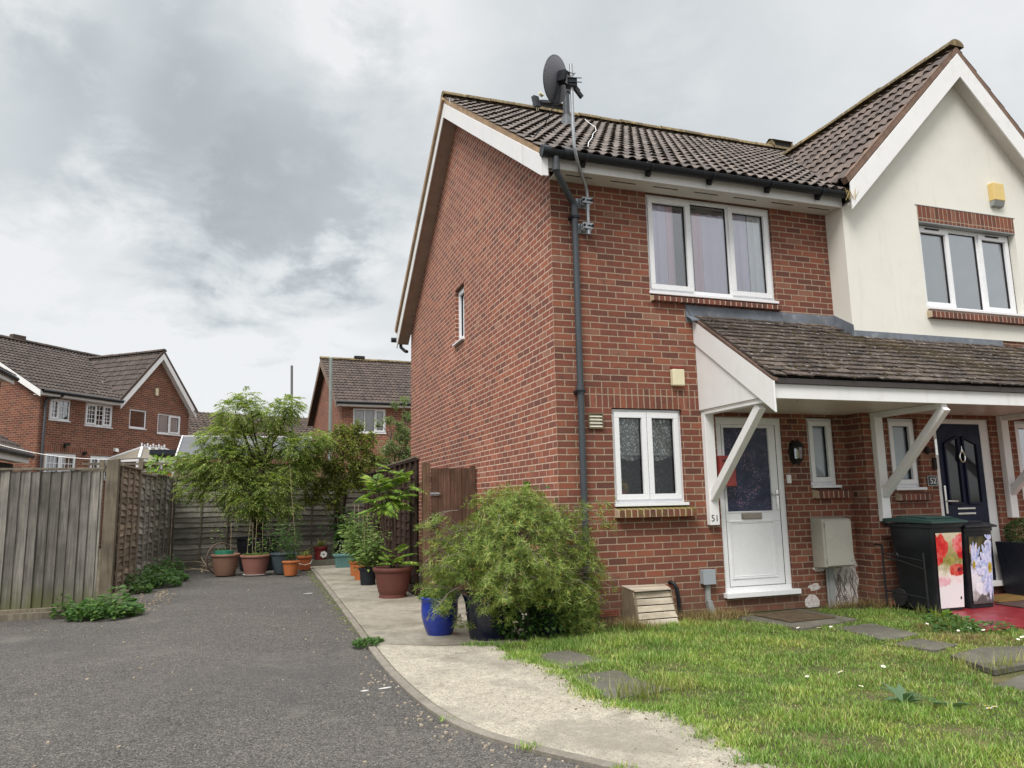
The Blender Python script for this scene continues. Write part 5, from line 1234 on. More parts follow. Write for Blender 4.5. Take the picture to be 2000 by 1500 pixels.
for q in ((e0, e1, rb, ra), (e1, e2, rb), (e2, e3, ra, rb), (e3, e0, ra)): m_.face(q)
m_.build('roof_panels', plain('polycarbonate', (0.25, 0.225, 0.18), 0.35, 0.08, 2, 0.5), cons)
m_ = MB(X1)
for a, b_ in ((e0, ra), (e1, rb), (e2, rb), (e3, ra), (ra, rb)): m_.bar(Vector(a) + Vector((0, 0, 0.02)), Vector(b_) + Vector((0, 0, 0.02)), 0.08, 0.05)
for t in (0.28, 0.55, 0.8):
    m_.bar((cx0 + (cx1 - cx0) * t, cy0, 2.965), (ra[0] + (rb[0] - ra[0]) * t, ra[1], rz + 0.015), 0.05, 0.04)
m_.bar((cx0, cy0, 2.92), (cx1, cy0, 2.92), 0.1, 0.08); m_.bar((cx0, cy0, 2.92), (cx0, cy1, 2.92), 0.1, 0.08); m_.bar((cx1, cy0, 2.92), (cx1, cy1, 2.92), 0.1, 0.08)
m_.build('glazing_bars', MAT['upvc'], cons)
m_ = MB(X1)
for k in range(9):
    x = ra[0] + (rb[0] - ra[0]) * k / 8
    big_ = k % 2 == 0
    hgt = 0.13 if big_ else 0.07
    m_.prism([(x - 0.035, ra[1], rz + 0.04), (x + 0.035, ra[1], rz + 0.04), (x + 0.012, ra[1], rz + 0.07), (x + 0.045, ra[1], rz + 0.04 + hgt * 0.6), (x, ra[1], rz + 0.05 + hgt), (x - 0.045, ra[1], rz + 0.04 + hgt * 0.6), (x - 0.012, ra[1], rz + 0.07)], 0, (0, 0.02, 0))
m_.build('finials', MAT['upvc'], cons)
m_ = MB(X1)
for k in range(7):
    x = cx0 + (cx1 - cx0) * k / 6; m_.box(x - 0.04, x + 0.04, cy0, cy0 + 0.06, 0, 2.88)
for z in (0.6, 2.5): m_.box(cx0 + 0.041, cx1 - 0.041, cy0 + 0.005, cy0 + 0.055, z, z + 0.07)
for k in range(3):
    yy = cy0 + (cy1 - cy0) * k / 2; m_.box(cx0 - 0.001, cx0 + 0.05, yy + 0.061, yy + 0.12, 0, 2.88)
m_.build('frame', MAT['upvc'], cons)
m_ = MB(X1); m_.face([(cx0 + 0.03, cy0 + 0.03, 0), (cx1, cy0 + 0.03, 0), (cx1, cy0 + 0.03, 2.88), (cx0 + 0.03, cy0 + 0.03, 2.88)]); m_.face([(cx0 + 0.03, cy0 + 0.03, 0), (cx0 + 0.03, cy0 + 0.03, 2.88), (cx0 + 0.03, cy1, 2.88), (cx0 + 0.03, cy1, 0)]); m_.build('panes', MAT['glass_dim'], cons)

# rear house
a_ = R(3.6); O2 = Vector((-0.105, 20.9, 0))
X2 = Matrix(((math.cos(a_), -math.sin(a_), 0, O2.x), (math.sin(a_), math.cos(a_), 0, O2.y), (0, 0, 1, 0), (0, 0, 0, 1)))
rh = thing('plain_roofed_house', 'brick house behind the garden with a steep brown tiled roof and one net curtained window', 'house', tuple(O2))
m_ = MB(X2); wall(m_, 0, 8, 0, 4.97, 0, holes=[(0.42, 1.68, 3.95, 4.88)], depth=0.08)
m_.face([(0, 0, 0), (0, 0, 4.97), (0, 4.05, 7.3), (0, 8.1, 4.97), (0, 8.1, 0)]); m_.face([(0, 8.1, 0), (0, 8.1, 4.97), (8, 8.1, 4.97), (8, 8.1, 0)]); m_.face([(8, 0, 0), (8, 8.1, 0), (8, 8.1, 4.97), (8, 4.05, 7.3), (8, 0, 4.97)])
m_.build('wall', brick_mat('brick_tan', tint=1.15), rh)
sl2 = (7.50 - 5.06) / 4.40
m_ = MB(X2); tile_roof(m_, (-0.28, -0.35, 5.06), (1, 0, 0), (0, c1, sl2 * c1), 8.4, 4.40 / c1, sub=6, seed=41, gauge=0.30)
m_.face([(-0.28, 4.05, 7.5), (8.1, 4.05, 7.5), (8.1, 8.4, 5.0), (-0.28, 8.4, 5.0)]); rf2 = m_.build('roof', FT2, rh, smooth_=True)
ridge_line(rf2, (-0.3, 4.05, 7.53), (8.1, 4.05, 7.53), mat=MAT['ridge'], xf=X2)
m_ = MB(X2); m_.box(1.18, 1.62, 3.92, 4.18, 7.58, 7.70); m_.build('ridge_vent', MAT['slot'], rf2)
m_ = MB(X2); m_.prism([(-0.28, -0.33, 4.84), (-0.28, 4.05, 7.18), (-0.28, 4.05, 7.46), (-0.28, -0.33, 5.04)], 0, (0.025, 0, 0)); m_.prism([(-0.2804, 8.4, 4.74), (-0.2804, 4.05, 7.18), (-0.2804, 4.05, 7.46), (-0.2804, 8.4, 4.98)], 0, (0.025, 0, 0)); m_.build('bargeboard', plain('brown_barge', (0.20, 0.14, 0.10), 0.7, 0.15), rh)
m_ = MB(X2); m_.box(-0.25, 8, -0.30, -0.28, 4.93, 5.05); m_.box(0, 8, -0.279, -0.001, 4.93, 4.945); m_.build('fascia', MAT['paint'], rh)
m_ = MB(X2); m_.tube([(-0.28, -0.36, 5.05), (8, -0.36, 5.05)], 0.055, 10); m_.build('gutter', MAT['black'], rh, smooth_=True)
far_window(rh, X2, 0.42, 1.68, 3.95, 4.88, [(0, 0.34, False), (0.34, 0.68, False), (0.68, 1, True)], cur=True)

# far terrace whose ridge shows between the trees, and the neighbour at the left edge
a_ = R(19); O3 = Vector((-14, 43.5, 0)); X3 = Matrix(((math.cos(a_), -math.sin(a_), 0, O3.x), (math.sin(a_), math.cos(a_), 0, O3.y), (0, 0, 1, 0), (0, 0, 0, 1)))
ft = thing('distant_terrace', 'distant brown tiled roof showing between the potted tree and the houses', 'house', tuple(O3))
m_ = MB(X3); m_.box(0, 24, 0, 8, 0, 5); m_.build('wall', MAT['brick_far'], ft)
m_ = MB(X3); tile_roof(m_, (-0.2, -0.35, 5.0), (1, 0, 0), (0, 0.82, 0.572), 24.3, 5.25, sub=4, seed=51, gauge=0.33, pitch=0.3, rise=0.05); m_.face([(-0.2, 3.95, 8.0), (24.1, 3.95, 8.0), (24.1, 8.3, 5.0), (-0.2, 8.3, 5.0)]); m_.build('roof', FT2, ft, smooth_=True)
nb = thing('edge_house', 'brick house corner with a tiled eave at the left edge of the picture', 'house', (-11, 14, 0))
m_ = MB(); m_.box(-16, -9.98, 8.0, 16.7, 0, 4.95); m_.build('wall', MAT['brick_far'], nb)
m_ = MB(); tile_roof(m_, (-9.66, 8.0, 5.06), (0, 1, 0), (-0.868, 0, 0.496), 8.9, 4.0, sub=6, seed=61, gauge=0.3); rn = m_.build('roof', FT, nb, smooth_=True)
m_ = MB(); m_.tube([(-9.64, 8.0, 5.0), (-9.64, 16.9, 5.0)], 0.055, 10); m_.build('gutter', MAT['black'], nb, smooth_=True)
m_ = MB(); m_.box(-9.72, -9.70, 8.0, 16.85, 4.84, 5.0); m_.box(-9.975, -9.721, 8.0, 16.7, 4.86, 4.88); m_.build('fascia', MAT['paint'], nb)
ga = thing('garage', 'low tiled lean-to with black gutter and white fascia at the left edge behind the fence', 'garage', (-10, 12, 0))
m_ = MB(); m_.box(-12, -8.42, 9.0, 12.6, 0, 2.36); m_.build('wall', plain('dark_wall', (0.03, 0.028, 0.03), 0.8, 0.2), ga)
m_ = MB(); tile_roof(m_, (-8.10, 9.0, 2.60), (0, 1, 0), (-0.84, 0, 0.54), 3.75, 3.2, sub=6, seed=62, gauge=0.3); m_.build('roof', FT, ga, smooth_=True)
m_ = MB(); m_.tube([(-8.08, 9.0, 2.55), (-8.08, 12.75, 2.55)], 0.055, 10); m_.build('gutter', MAT['black'], ga, smooth_=True)
m_ = MB(); m_.box(-8.16, -8.14, 9.0, 12.72, 2.38, 2.54); m_.box(-8.415, -8.165, 9.0, 12.7, 2.39, 2.41); m_.build('fascia', MAT['paint'], ga)

# shed roof, canopy and poles behind the rear fence
sh_ = thing('garden_shed', 'long shed with a sloping grey felt roof behind the rear fence', 'shed', (-3.3, 13.5, 0))
felt = plain('grey_felt', (0.125, 0.128, 0.138), 0.75, 0.06, 1.2, 0.3, bmp=0.2, bscale=30)
m_ = MB(); k_y = (3.17 - 2.53) / 1.5
for j in range(3):
    y0, y1 = 13.0 + j * 0.5, 13.0 + (j + 1) * 0.5 + 0.04
    m_.obox((-3.3, (y0 + y1) / 2, 2.53 + ((y0 + y1) / 2 - 13) * k_y + 0.004 * (2 - j)), (1.70, 0, 0), (0, (y1 - y0) / 2, (y1 - y0) / 2 * k_y), (0, -0.008, 0.02))
m_.build('roof', felt, sh_)
m_ = MB(); m_.bar((-5.015, 12.97, 2.55), (-5.015, 14.5, 3.20), 0.03, 0.07); m_.bar((-5.0, 14.53, 3.20), (-1.6, 14.53, 3.20), 0.03, 0.06); m_.build('roof_trim', MAT['paint'], sh_)
m_ = MB(); m_.box(-5.0, -1.6, 13.0, 13.03, 2.38, 2.50); m_.build('fascia', plain('rust_fascia', (0.16, 0.075, 0.05), 0.7, 0.15), sh_)
m_ = MB(); m_.box(-4.9, -1.7, 13.1, 14.9, 0, 2.40); m_.build('walls', wood_mat('shed_wall', (0.06, 0.045, 0.04), (0.03, 0.025, 0.022), (0.10, 0.08, 0.07), False), sh_)
m_ = MB(); m_.box(-5.72, -5.06, 13.75, 15.2, 2.66, 2.79); m_.bar((-5.66, 14.9, 0), (-5.66, 14.9, 2.66), 0.07, 0.07); m_.bar((-5.12, 14.9, 0), (-5.12, 14.9, 2.66), 0.07, 0.07); tag(m_.build('flat_canopy', plain('navy_canopy', (0.012, 0.016, 0.026), 0.6, 0.15), loc=(-5.4, 14.4, 0)), 'flat dark navy canopy beside the grey shed roof', 'canopy')
tr_ = thing('garden_trellis', 'pale timber boards and rails rising behind the fence corner under the shed', 'fence', (-5.2, 11.6, 0))
m_ = MB(); m_.box(-5.75, -4.95, 11.55, 11.58, 0, 2.12); m_.build('boards', wood_mat('orange_boards', (0.36, 0.16, 0.05), (0.25, 0.11, 0.04), (0.42, 0.22, 0.08), False), tr_)
m_ = MB(); m_.box(-6.8, -4.9, 11.50, 11.545, 2.13, 2.19); m_.box(-6.8, -4.9, 11.50, 11.545, 2.28, 2.33); m_.bar((-5.6, 11.52, 0), (-5.6, 11.52, 2.42), 0.09, 0.09); m_.bar((-6.4, 11.52, 0), (-6.4, 11.52, 2.40), 0.09, 0.09); m_.build('rails', W_POST, tr_)
m_ = MB(); m_.box(-4.9, -3.9, 11.6, 11.63, 0, 2.15); m_.build('pale_boards', wood_mat('pale_boards', (0.36, 0.29, 0.22), (0.26, 0.20, 0.15), (0.44, 0.37, 0.30), False), tr_)
fd = thing('sapling_stump', 'thin cut stem with fresh leaves at the corner of the left fence', 'tree', (-4.98, 9.9, 0))
m_ = MB(); m_.tube([(-4.97, 9.75, 0), (-4.99, 9.75, 1.2), (-5.0, 9.8, 2.02)], [0.05, 0.045, 0.04], 8); m_.tube([(-4.99, 9.78, 1.7), (-4.9, 9.7, 1.45), (-4.83, 9.65, 1.2)], 0.02, 6); m_.build('stem', W_POST, fd, smooth_=True)
for (b, t, rad, lab) in (((-2.11, 14.0, 0), (-2.235, 14.0, 5.16), 0.035, 'leaning dark metal pole rising behind the feathery tree'), ((-1.22, 13.0, 0), (-1.25, 13.0, 5.25), 0.045, 'upright grey green metal pole in front of the rear house roof')):
    m_ = MB(); m_.tube([b, (Vector(b) + Vector(t)) / 2, t], rad, 10); m_.tube([t, Vector(t) + Vector((0, 0, 0.03))], [rad * 1.15, rad * 0.8], 10)
    tag(m_.build('metal_pole', plain('pole_' + lab[:8], (0.15, 0.16, 0.16) if rad < 0.04 else (0.25, 0.29, 0.27), 0.5, 0.12, 3, 0.4, metal=0.2), smooth_=True), lab, 'pole')
m_ = MB(); P0, P1 = Vector((-7.35, 6.3, 2.47)), Vector((-5.2, 5.9, 2.08))
m_.tube([P0.lerp(P1, t) - Vector((0, 0, 0.10 * math.sin(math.pi * t))) for t in [i / 12 for i in range(13)]], 0.006, 6)
tag(m_.build('washing_line', MAT['white'], smooth_=True), 'thin pale washing line sagging above the left board fence', 'cord')
# ================================================================== things fixed to the houses
sd_ = thing('satellite_dish', 'dark mesh satellite dish on a cranked galvanised mast clamped to the front wall corner', 'satellite dish', (0.42, 0, 4.3))
m_ = MB()
m_.tube([(0.424, -0.10, 4.30), (0.424, -0.10, 4.74), (0.418, -0.105, 4.80), (0.39, -0.135, 4.865), (0.24, -0.33, 4.935), (0.15, -0.455, 4.985), (0.105, -0.512, 5.04), (0.085, -0.525, 5.13), (0.079, -0.525, 5.35), (0.081, -0.52, 6.09)], 0.019, 14)
mast = m_.build('mast', MAT['steel'], sd_, smooth_=True)
for z in (4.395, 4.70):
    m_ = MB(); m_.box(0.315, 0.495, -0.012, -0.0005, z - 0.06, z + 0.06); m_.box(0.36, 0.39, -0.095, -0.012, z - 0.05, z + 0.05); m_.box(0.345, 0.475, -0.128, -0.118, z - 0.035, z + 0.035); m_.box(0.345, 0.475, -0.076, -0.066, z - 0.035, z + 0.035); m_.build('wall_bracket', MAT['steel'], sd_, bevel=0.003)
for z in (4.395, 4.70):
    m_ = MB()
    for x in (0.36, 0.462): m_.tube([(x, -0.150, z), (x, -0.05, z)], 0.008, 6); m_.tube([(x, -0.145, z), (x, -0.13, z)], 0.016, 6)
    m_.tube([(0.424 + 0.033 * math.cos(a), -0.10 + 0.033 * math.sin(a), z) for a in [math.pi + math.pi * i / 8 for i in range(9)]], 0.008, 6)
    m_.build('clamp_bolt', MAT['black'], sd_)
DC = Vector((-0.039, -0.40, 5.955)); dn = Vector((-0.52, 0.84, 0.18)).normalized(); ds = dn.cross(Vector((0, 0, 1))).normalized(); du = ds.cross(dn)
m_ = MB(); rings = []; NR, NSG = 9, 36; ra_, rb_ = 0.218, 0.268
for back in (0, 1):
    rows = []
    for i in range(NR + 1):
        t = i / NR
        rows.append([m_.add(DC + ds * (ra_ * t * math.cos(2 * math.pi * k / NSG)) + du * (rb_ * t * math.sin(2 * math.pi * k / NSG)) + dn * (0.055 * t * t - 0.03 - 0.008 * back)) for k in range(NSG)])
    for i in range(NR):
        for k in range(NSG):
            q = (rows[i][k], rows[i][(k + 1) % NSG], rows[i + 1][(k + 1) % NSG], rows[i + 1][k]); m_.idx(q if not back else q[::-1])
def mesh_dish():
    m, t, o = new_mat('perforated_dish'); p = principled(t, o, 0.5, 0.4)
    v = coords(t); vo = t.nodes.new('ShaderNodeTexVoronoi'); t.links.new(v, vo.inputs['Vector']); vo.inputs['Scale'].default_value = 150; vo.inputs['Randomness'].default_value = 0
    t.links.new(cramp(t, vo.outputs['Distance'], [(0.3, (0.045, 0.045, 0.055)), (0.45, (0.145, 0.145, 0.165))]), p.inputs['Base Color'])
    return m
reflector = m_.build('reflector', mesh_dish(), sd_, smooth_=True)
m_ = MB(); m_.tube([DC + ds * (ra_ * math.cos(a)) + du * (rb_ * math.sin(a)) + dn * 0.022 for a in [2 * math.pi * i / 40 for i in range(41)]], 0.007, 6, caps=False); m_.build('rim', MAT['greypipe'], reflector, smooth_=True)
LN = DC + dn * 0.215 - du * 0.205
m_ = MB(); base = DC - du * 0.262 - dn * 0.005
m_.bar(base + dn * -0.03, LN + Vector((0.02, 0, 0)), 0.022, 0.03); m_.build('feed_arm', MAT['greypipe'], sd_, bevel=0.003)
m_ = MB(); ax = (DC - LN).normalized()
m_.tube([LN + Vector((-0.01, 0, 0.045)) + ax * 0.02, LN + Vector((-0.01, 0, 0.045)) + ax * 0.055], [0.028, 0.034], 14, m=1)
m_.obox(LN + Vector((-0.045, 0.0, -0.02)), Vector((0.032, 0.008, 0)), Vector((-0.008, 0.026, 0)), Vector((-0.014, 0, 0.062)), 0)
m_.tube([LN + Vector((-0.04, 0, -0.08)), LN + Vector((-0.038, 0, -0.125))], 0.005, 6, m=1); m_.tube([LN + Vector((-0.022, 0, -0.08)), LN + Vector((-0.02, 0, -0.12))], 0.005, 6, m=1)
m_.build('receiver', [MAT['greypipe'], MAT['cream']], sd_, bevel=0.004)
m_ = MB(); ctr = DC - dn * 0.04
m_.obox(ctr - du * 0.13, ds * 0.03, du * 0.15, dn * 0.014)
m_.obox(ctr + du * 0.01 - dn * 0.05, ds * 0.055, du * 0.06, dn * 0.05)
clampc = Vector((0.08, -0.52, 5.86))
m_.bar(ctr - dn * 0.05, clampc, 0.07, 0.09); m_.obox(clampc, (0.05, 0, 0), (0, 0.045, 0), (0, 0, 0.05))
m_.bar(clampc + Vector((0.02, 0.02, 0)), clampc + Vector((0.15, 0.06, -0.11)), 0.03, 0.05); m_.bar(clampc + Vector((0.02, 0.03, 0.03)), clampc + Vector((0.12, 0.06, -0.04)), 0.02, 0.04)
for dz_ in (-0.02, 0.03): m_.tube([clampc + Vector((-0.07, -0.05, dz_)), clampc + Vector((0.10, -0.055, dz_ + 0.02))], 0.006, 6)
m_.tube([clampc + Vector((0.045 * math.cos(a), 0.045 * math.sin(a), 0.11 + 0.02 * math.cos(2 * a))) for a in [2 * math.pi * i / 14 for i in range(15)]], 0.005, 5, caps=False)
m_.build('mount', MAT['black'], sd_, bevel=0.003)
m_ = MB(); m_.tube([base, base + Vector((-0.02, 0.02, -0.06)), base + Vector((-0.07, 0.12, -0.2)), base + Vector((-0.12, 0.4, -0.26)), (0.1, 0.6, main_roof_z(0.6) + 0.04)], 0.006, 6)
m_.build('cable', MAT['black'], sd_, smooth_=True)
m_ = MB(); pth = [(2.12, 3.45), (1.92, 2.9), (1.72, 2.25), (1.46, 1.7), (1.18, 1.23), (0.86, 0.62), (0.56, 0.1), (0.36, -0.30)]
m_.tube([(x, y, main_roof_z(y) + 0.075) for x, y in pth], 0.0055, 6); tag(m_.build('roof_cable', MAT['white'], smooth_=True), 'white cable lying down the tiles beside the dish mast', 'cable')

al = thing('alarm_box', 'cream alarm box with a red cap on the brick above the lower window', 'alarm box', (1.52, 0, 2.6))
m_ = MB(); m_.prism([(1.445, -0.001, 2.595), (1.605, -0.001, 2.595), (1.605, -0.001, 2.79), (1.445, -0.001, 2.79)], 0, (0, -0.065, 0)); m_.build('body', MAT['cream'], al, bevel=0.012)
m_ = MB(); m_.prism([(1.45, -0.004, 2.7905), (1.60, -0.004, 2.7905), (1.60, -0.004, 2.825), (1.45, -0.004, 2.825)], 0, (0, -0.055, 0)); m_.build('cap', MAT['red'], al, bevel=0.008)
al = thing('alarm_box', 'yellowed alarm box with a dark underside high on the cream gable', 'alarm box', (6.62, YR, 5.28))
m_ = MB(); m_.box(6.525, 6.735, YR - 0.085, YR - 0.001, 5.33, 5.585); m_.build('body', MAT['yellow'], al, bevel=0.01)
m_ = MB(); m_.prism([(6.53, YR - 0.001, 5.329), (6.53, YR - 0.08, 5.329), (6.53, YR - 0.05, 5.255), (6.53, YR - 0.001, 5.25)], 0, (0.20, 0, 0)); m_.build('base', MAT['conduit'], al, bevel=0.004)
v_ = thing('wall_vent', 'square ivory louvred vent on the brick beside the drainpipe', 'vent', (0.46, 0, 2.09))
m_ = MB(); ring(m_, 0.375, 0.555, 2.085, 2.26, 0.012, -0.03, -0.001); m_.build('surround', plain('bronze_frame', (0.16, 0.12, 0.07), 0.5, 0.1), v_)
m_ = MB()
for k in range(4):
    z = 2.102 + k * 0.037; m_.prism([(0.388, -0.004, z + 0.034), (0.388, -0.030, z), (0.388, -0.024, z), (0.388, -0.001, z + 0.022)], 0, (0.154, 0, 0))
m_.face([(0.387, -0.0025, 2.097), (0.543, -0.0025, 2.097), (0.543, -0.0025, 2.248), (0.387, -0.0025, 2.248)])
m_.build('louvres', MAT['ivory_vent'], v_)
lt = thing('wall_lantern', 'black coach lantern on the brick between the white door and its small window', 'lantern', (3.10, 0, 1.7))
m_ = MB(); lc = (3.105, -0.085)
m_.prism([(3.105 + 0.075 * math.cos(a), -0.001, 1.83 + 0.15 * math.sin(a)) for a in [2 * math.pi * i / 8 for i in range(8)]], 0, (0, -0.018, 0))
m_.lathe((lc[0], lc[1], 1.70), [(0.012, -0.03), (0.02, 0.0), (0.055, 0.035), (0.06, 0.05)], 8); m_.lathe((lc[0], lc[1], 1.885), [(0.072, 0.0), (0.076, 0.01), (0.05, 0.055), (0.02, 0.075), (0.015, 0.10)], 8, cap1=True)
for k in range(6):
    a = math.pi * k / 3; m_.tube([(lc[0] + 0.056 * math.cos(a), lc[1] + 0.056 * math.sin(a), 1.745), (lc[0] + 0.062 * math.cos(a), lc[1] + 0.062 * math.sin(a), 1.89)], 0.005, 5)
m_.build('body', MAT['slot'], lt, smooth_=True)
m_ = MB(); m_.lathe((lc[0], lc[1], 1.75), [(0.050, 0.0), (0.056, 0.135)], 6); m_.build('glass', MAT['glass_dim'], lt)
m_ = MB(); m_.tube([(lc[0], lc[1], 1.76), (lc[0], lc[1], 1.86)], 0.017, 8); m_.build('candle_bulb', MAT['cream'], lt)
pb = thing('post_box', 'flat red metal box on the wall behind the first timber brace', 'box', (2.09, 0, 1.43))
m_ = MB(); m_.box(1.985, 2.195, -0.10, -0.001, 1.43, 1.785); m_.build('body', MAT['red'], pb, bevel=0.006)
m_ = MB(); m_.box(2.02, 2.16, -0.105, -0.1005, 1.72, 1.735); m_.build('slot', MAT['slot'], pb)
m_ = MB(); m_.box(2.975, 3.025, -0.03, -0.001, 1.46, 1.56); m_.tube([(3.0, -0.03, 1.53), (3.0, -0.036, 1.53)], 0.011, 10); tag(m_.build('doorbell', MAT['white'], bevel=0.005), 'small white doorbell box at the right of the white door frame', 'doorbell')
mb_ = thing('meter_box', 'weathered beige meter cabinet on the brick below the small window', 'meter box', (3.45, 0, 0.45))
m_ = MB(); m_.prism([(3.27, -0.001, 0.455), (3.27, -0.001, 1.05), (3.27, -0.17, 1.03), (3.27, -0.20, 1.01), (3.27, -0.20, 0.47)], 0, (0.43, 0, 0)); m_.build('case', MAT['meter'], mb_, bevel=0.006)
m_ = MB(); m_.box(3.305, 3.69, -0.214, -0.201, 0.485, 1.0); m_.build('door', plain('meter_door', (0.43, 0.415, 0.37), 0.55, 0.05, 5, 0.35, dirt=(0.33, 0.31, 0.27), dirt_amt=0.35), mb_, bevel=0.004)
m_ = MB(); m_.box(3.660, 3.667, -0.2155, -0.2142, 0.735, 0.75); m_.tube([(3.655, -0.214, 0.535), (3.655, -0.216, 0.535)], 0.014, 10)
for z in (0.53, 0.94): m_.box(3.296, 3.306, -0.216, -0.20, z, z + 0.04)
m_.build('lock_and_hinges', MAT['conduit'], mb_)
m_ = MB(); m_.box(3.44, 3.515, -0.055, -0.001, -0.02, 0.4545); m_.tube([(3.432, -0.03, -0.02), (3.432, -0.03, 0.4545)], 0.012, 8); m_.build('cable_duct', MAT['conduit'], mb_)
jb = thing('junction_box', 'small grey junction box on a conduit left of the white door', 'junction box', (1.77, 0, 0))
m_ = MB(); m_.box(1.695, 1.845, -0.075, -0.001, 0.35, 0.505); m_.box(1.69, 1.85, -0.082, -0.0755, 0.345, 0.51); m_.build('box', plain('bluegrey_plastic', (0.33, 0.36, 0.39), 0.45, 0.05), jb, bevel=0.004)
m_ = MB(); m_.box(1.745, 1.80, -0.04, -0.001, 0.17, 0.3495); m_.prism([(1.74, -0.001, 0.17), (1.80, -0.001, 0.17), (1.845, -0.001, 0.02), (1.775, -0.001, -0.02)], 0, (0, -0.06, 0)); m_.build('conduit', MAT['conduit'], jb, bevel=0.004)
m_ = MB(); m_.box(0.44, 0.665, -0.008, 0.02, 0.075, 0.135)
for i in range(9):
    for j in range(2): m_.box(0.46 + i * 0.022, 0.471 + i * 0.022, -0.0095, -0.0081, 0.088 + j * 0.022, 0.099 + j * 0.022, 1)
tag(m_.build('air_brick', [MAT['terracotta_air'], MAT['slot']]), 'terracotta air brick low on the wall left of the slatted box', 'vent')
hb = thing('pipe_cover_box', 'small weathered cream wooden slatted box leaning against the wall under the lower window', 'box', (0.93, -0.15, 0))
m_ = MB(); NB_ = 5
for k in range(NB_):
    t0, t1 = k / NB_, (k + 1) / NB_ - 0.035
    p = lambda t, x: Vector((x + (0.02 * (1 - t) if x < 1 else 0.05 * (1 - t)), -0.32 + 0.02 - 0.075 * (1 - t), 0.005 + 0.345 * t))
    m_.prism([p(t0, 0.685), p(t0, 1.135), p(t1, 1.118), p(t1, 0.688)], 0, (0, 0.016, 0.003))
m_.prism([(0.685, -0.345, 0.352), (1.12, -0.335, 0.352), (1.235, -0.005, 0.36), (0.70, -0.005, 0.372)], 0, (0, 0, 0.014))
hbm = wood_mat('flaking_cream_boards', (0.50, 0.43, 0.34), (0.28, 0.21, 0.15), (0.62, 0.58, 0.50), False, grain=7, isl=0.2)
m_.build('slats', hbm, hb, bevel=0.003)
m_ = MB(); m_.prism([(0.697, -0.375, 0.0), (0.692, -0.315, 0.35), (0.70, -0.006, 0.37), (0.70, -0.006, 0.0)], 0, (0.016, 0, 0)); sidem = wood_mat('mossy_side', (0.22, 0.175, 0.12), (0.13, 0.10, 0.07), (0.30, 0.25, 0.17), True); m_.build('side_board', sidem, hb)
m_ = MB(); m_.prism([(1.165, -0.37, 0.0), (1.12, -0.315, 0.345), (1.22, -0.006, 0.36), (1.22, -0.006, 0.0)], 0, (0.012, 0, 0)); m_.build('side_board', sidem, hb)
m_ = MB(); m_.tube([(1.30, 0.0, 0.385), (1.305, -0.03, 0.39), (1.325, -0.06, 0.375), (1.345, -0.075, 0.33), (1.355, -0.08, 0.25), (1.365, -0.085, -0.01)], 0.021, 12); tag(m_.build('waste_pipe', MAT['black'], smooth_=True), 'black bent waste pipe coming out of the wall beside the slatted box', 'pipe')
# salt bloom on the corner brickwork: its own thin crust of plaster
sb_ = MB(); r5 = random.Random(3)
def crust(cx_, cz_, rx_, rz_, n, y):
    pts_ = []
    for k in range(n):
        a = 2 * math.pi * k / n; q = r5.uniform(0.7, 1.1); pts_.append((cx_ + rx_ * q * math.cos(a), y, max(0.0, cz_ + rz_ * q * math.sin(a))))
    c_ = sb_.add((cx_, y - 0.002, cz_)); ii = [sb_.add(p) for p in pts_]
    for k in range(n): sb_.idx((c_, ii[k], ii[(k + 1) % n]))
def bloom_mat():
    m, t, o = new_mat('salt_bloom_crust'); uv = t.nodes.new('ShaderNodeUVMap').outputs[0]
    d = t.nodes.new('ShaderNodeBsdfDiffuse')
    t.links.new(cramp(t, noise(t, uv, 22, 8, 0.7), [(0.30, (0.30, 0.21, 0.19)), (0.48, (0.56, 0.52, 0.50)), (0.65, (0.72, 0.70, 0.68))]), d.inputs[0])
    tr = t.nodes.new('ShaderNodeBsdfTransparent'); mx = t.nodes.new('ShaderNodeMixShader')
    t.links.new(smooth(t, mth(t, 'ADD', noise(t, uv, 9, 9, 0.72), 0.0), 0.25, 0.40), mx.inputs[0])
    t.links.new(tr.outputs[0], mx.inputs[1]); t.links.new(d.outputs[0], mx.inputs[2]); t.links.new(mx.outputs[0], o.inputs[0])
    return m
crust(3.73, 0.22, 0.23, 0.33, 26, -0.004); crust(3.80, 0.46, 0.12, 0.17, 18, -0.005); crust(3.22, 0.06, 0.11, 0.09, 16, -0.004); crust(3.26, 0.23, 0.09, 0.05, 14, -0.004); crust(3.36, 0.44, 0.10, 0.04, 14, -0.004)
sb_.build('salt_bloom', bloom_mat(), h51)
m_ = MB(); m_.box(3.60, 3.80, -0.012, -0.0075, 0.075, 0.13)
for i in range(5):
    for j in range(2): m_.box(3.625 + i * 0.03, 3.637 + i * 0.03, -0.0135, -0.0121, 0.085 + j * 0.022, 0.096 + j * 0.022, 1)
tag(m_.build('air_brick', [MAT['plaster'], MAT['slot']]), 'whitened air brick low in the salt stained corner under the meter cabinet', 'vent')
vn = MB()
for k in range(16):
    x, z = r5.uniform(3.55, 3.92), 0.0; pth = [(x, -0.012, 0)]
    for j in range(6): x += r5.uniform(-0.05, 0.05); z += r5.uniform(0.03, 0.09); pth.append((x, -0.012 - r5.uniform(0, 0.006), z))
    vn.tube(pth, 0.0028, 4)
tag(vn.build('dead_ivy', plain('dead_ivy_stem', (0.10, 0.075, 0.06), 0.9, 0.2)), 'dead brown ivy stems clinging to the salt stained brick corner', 'plant')
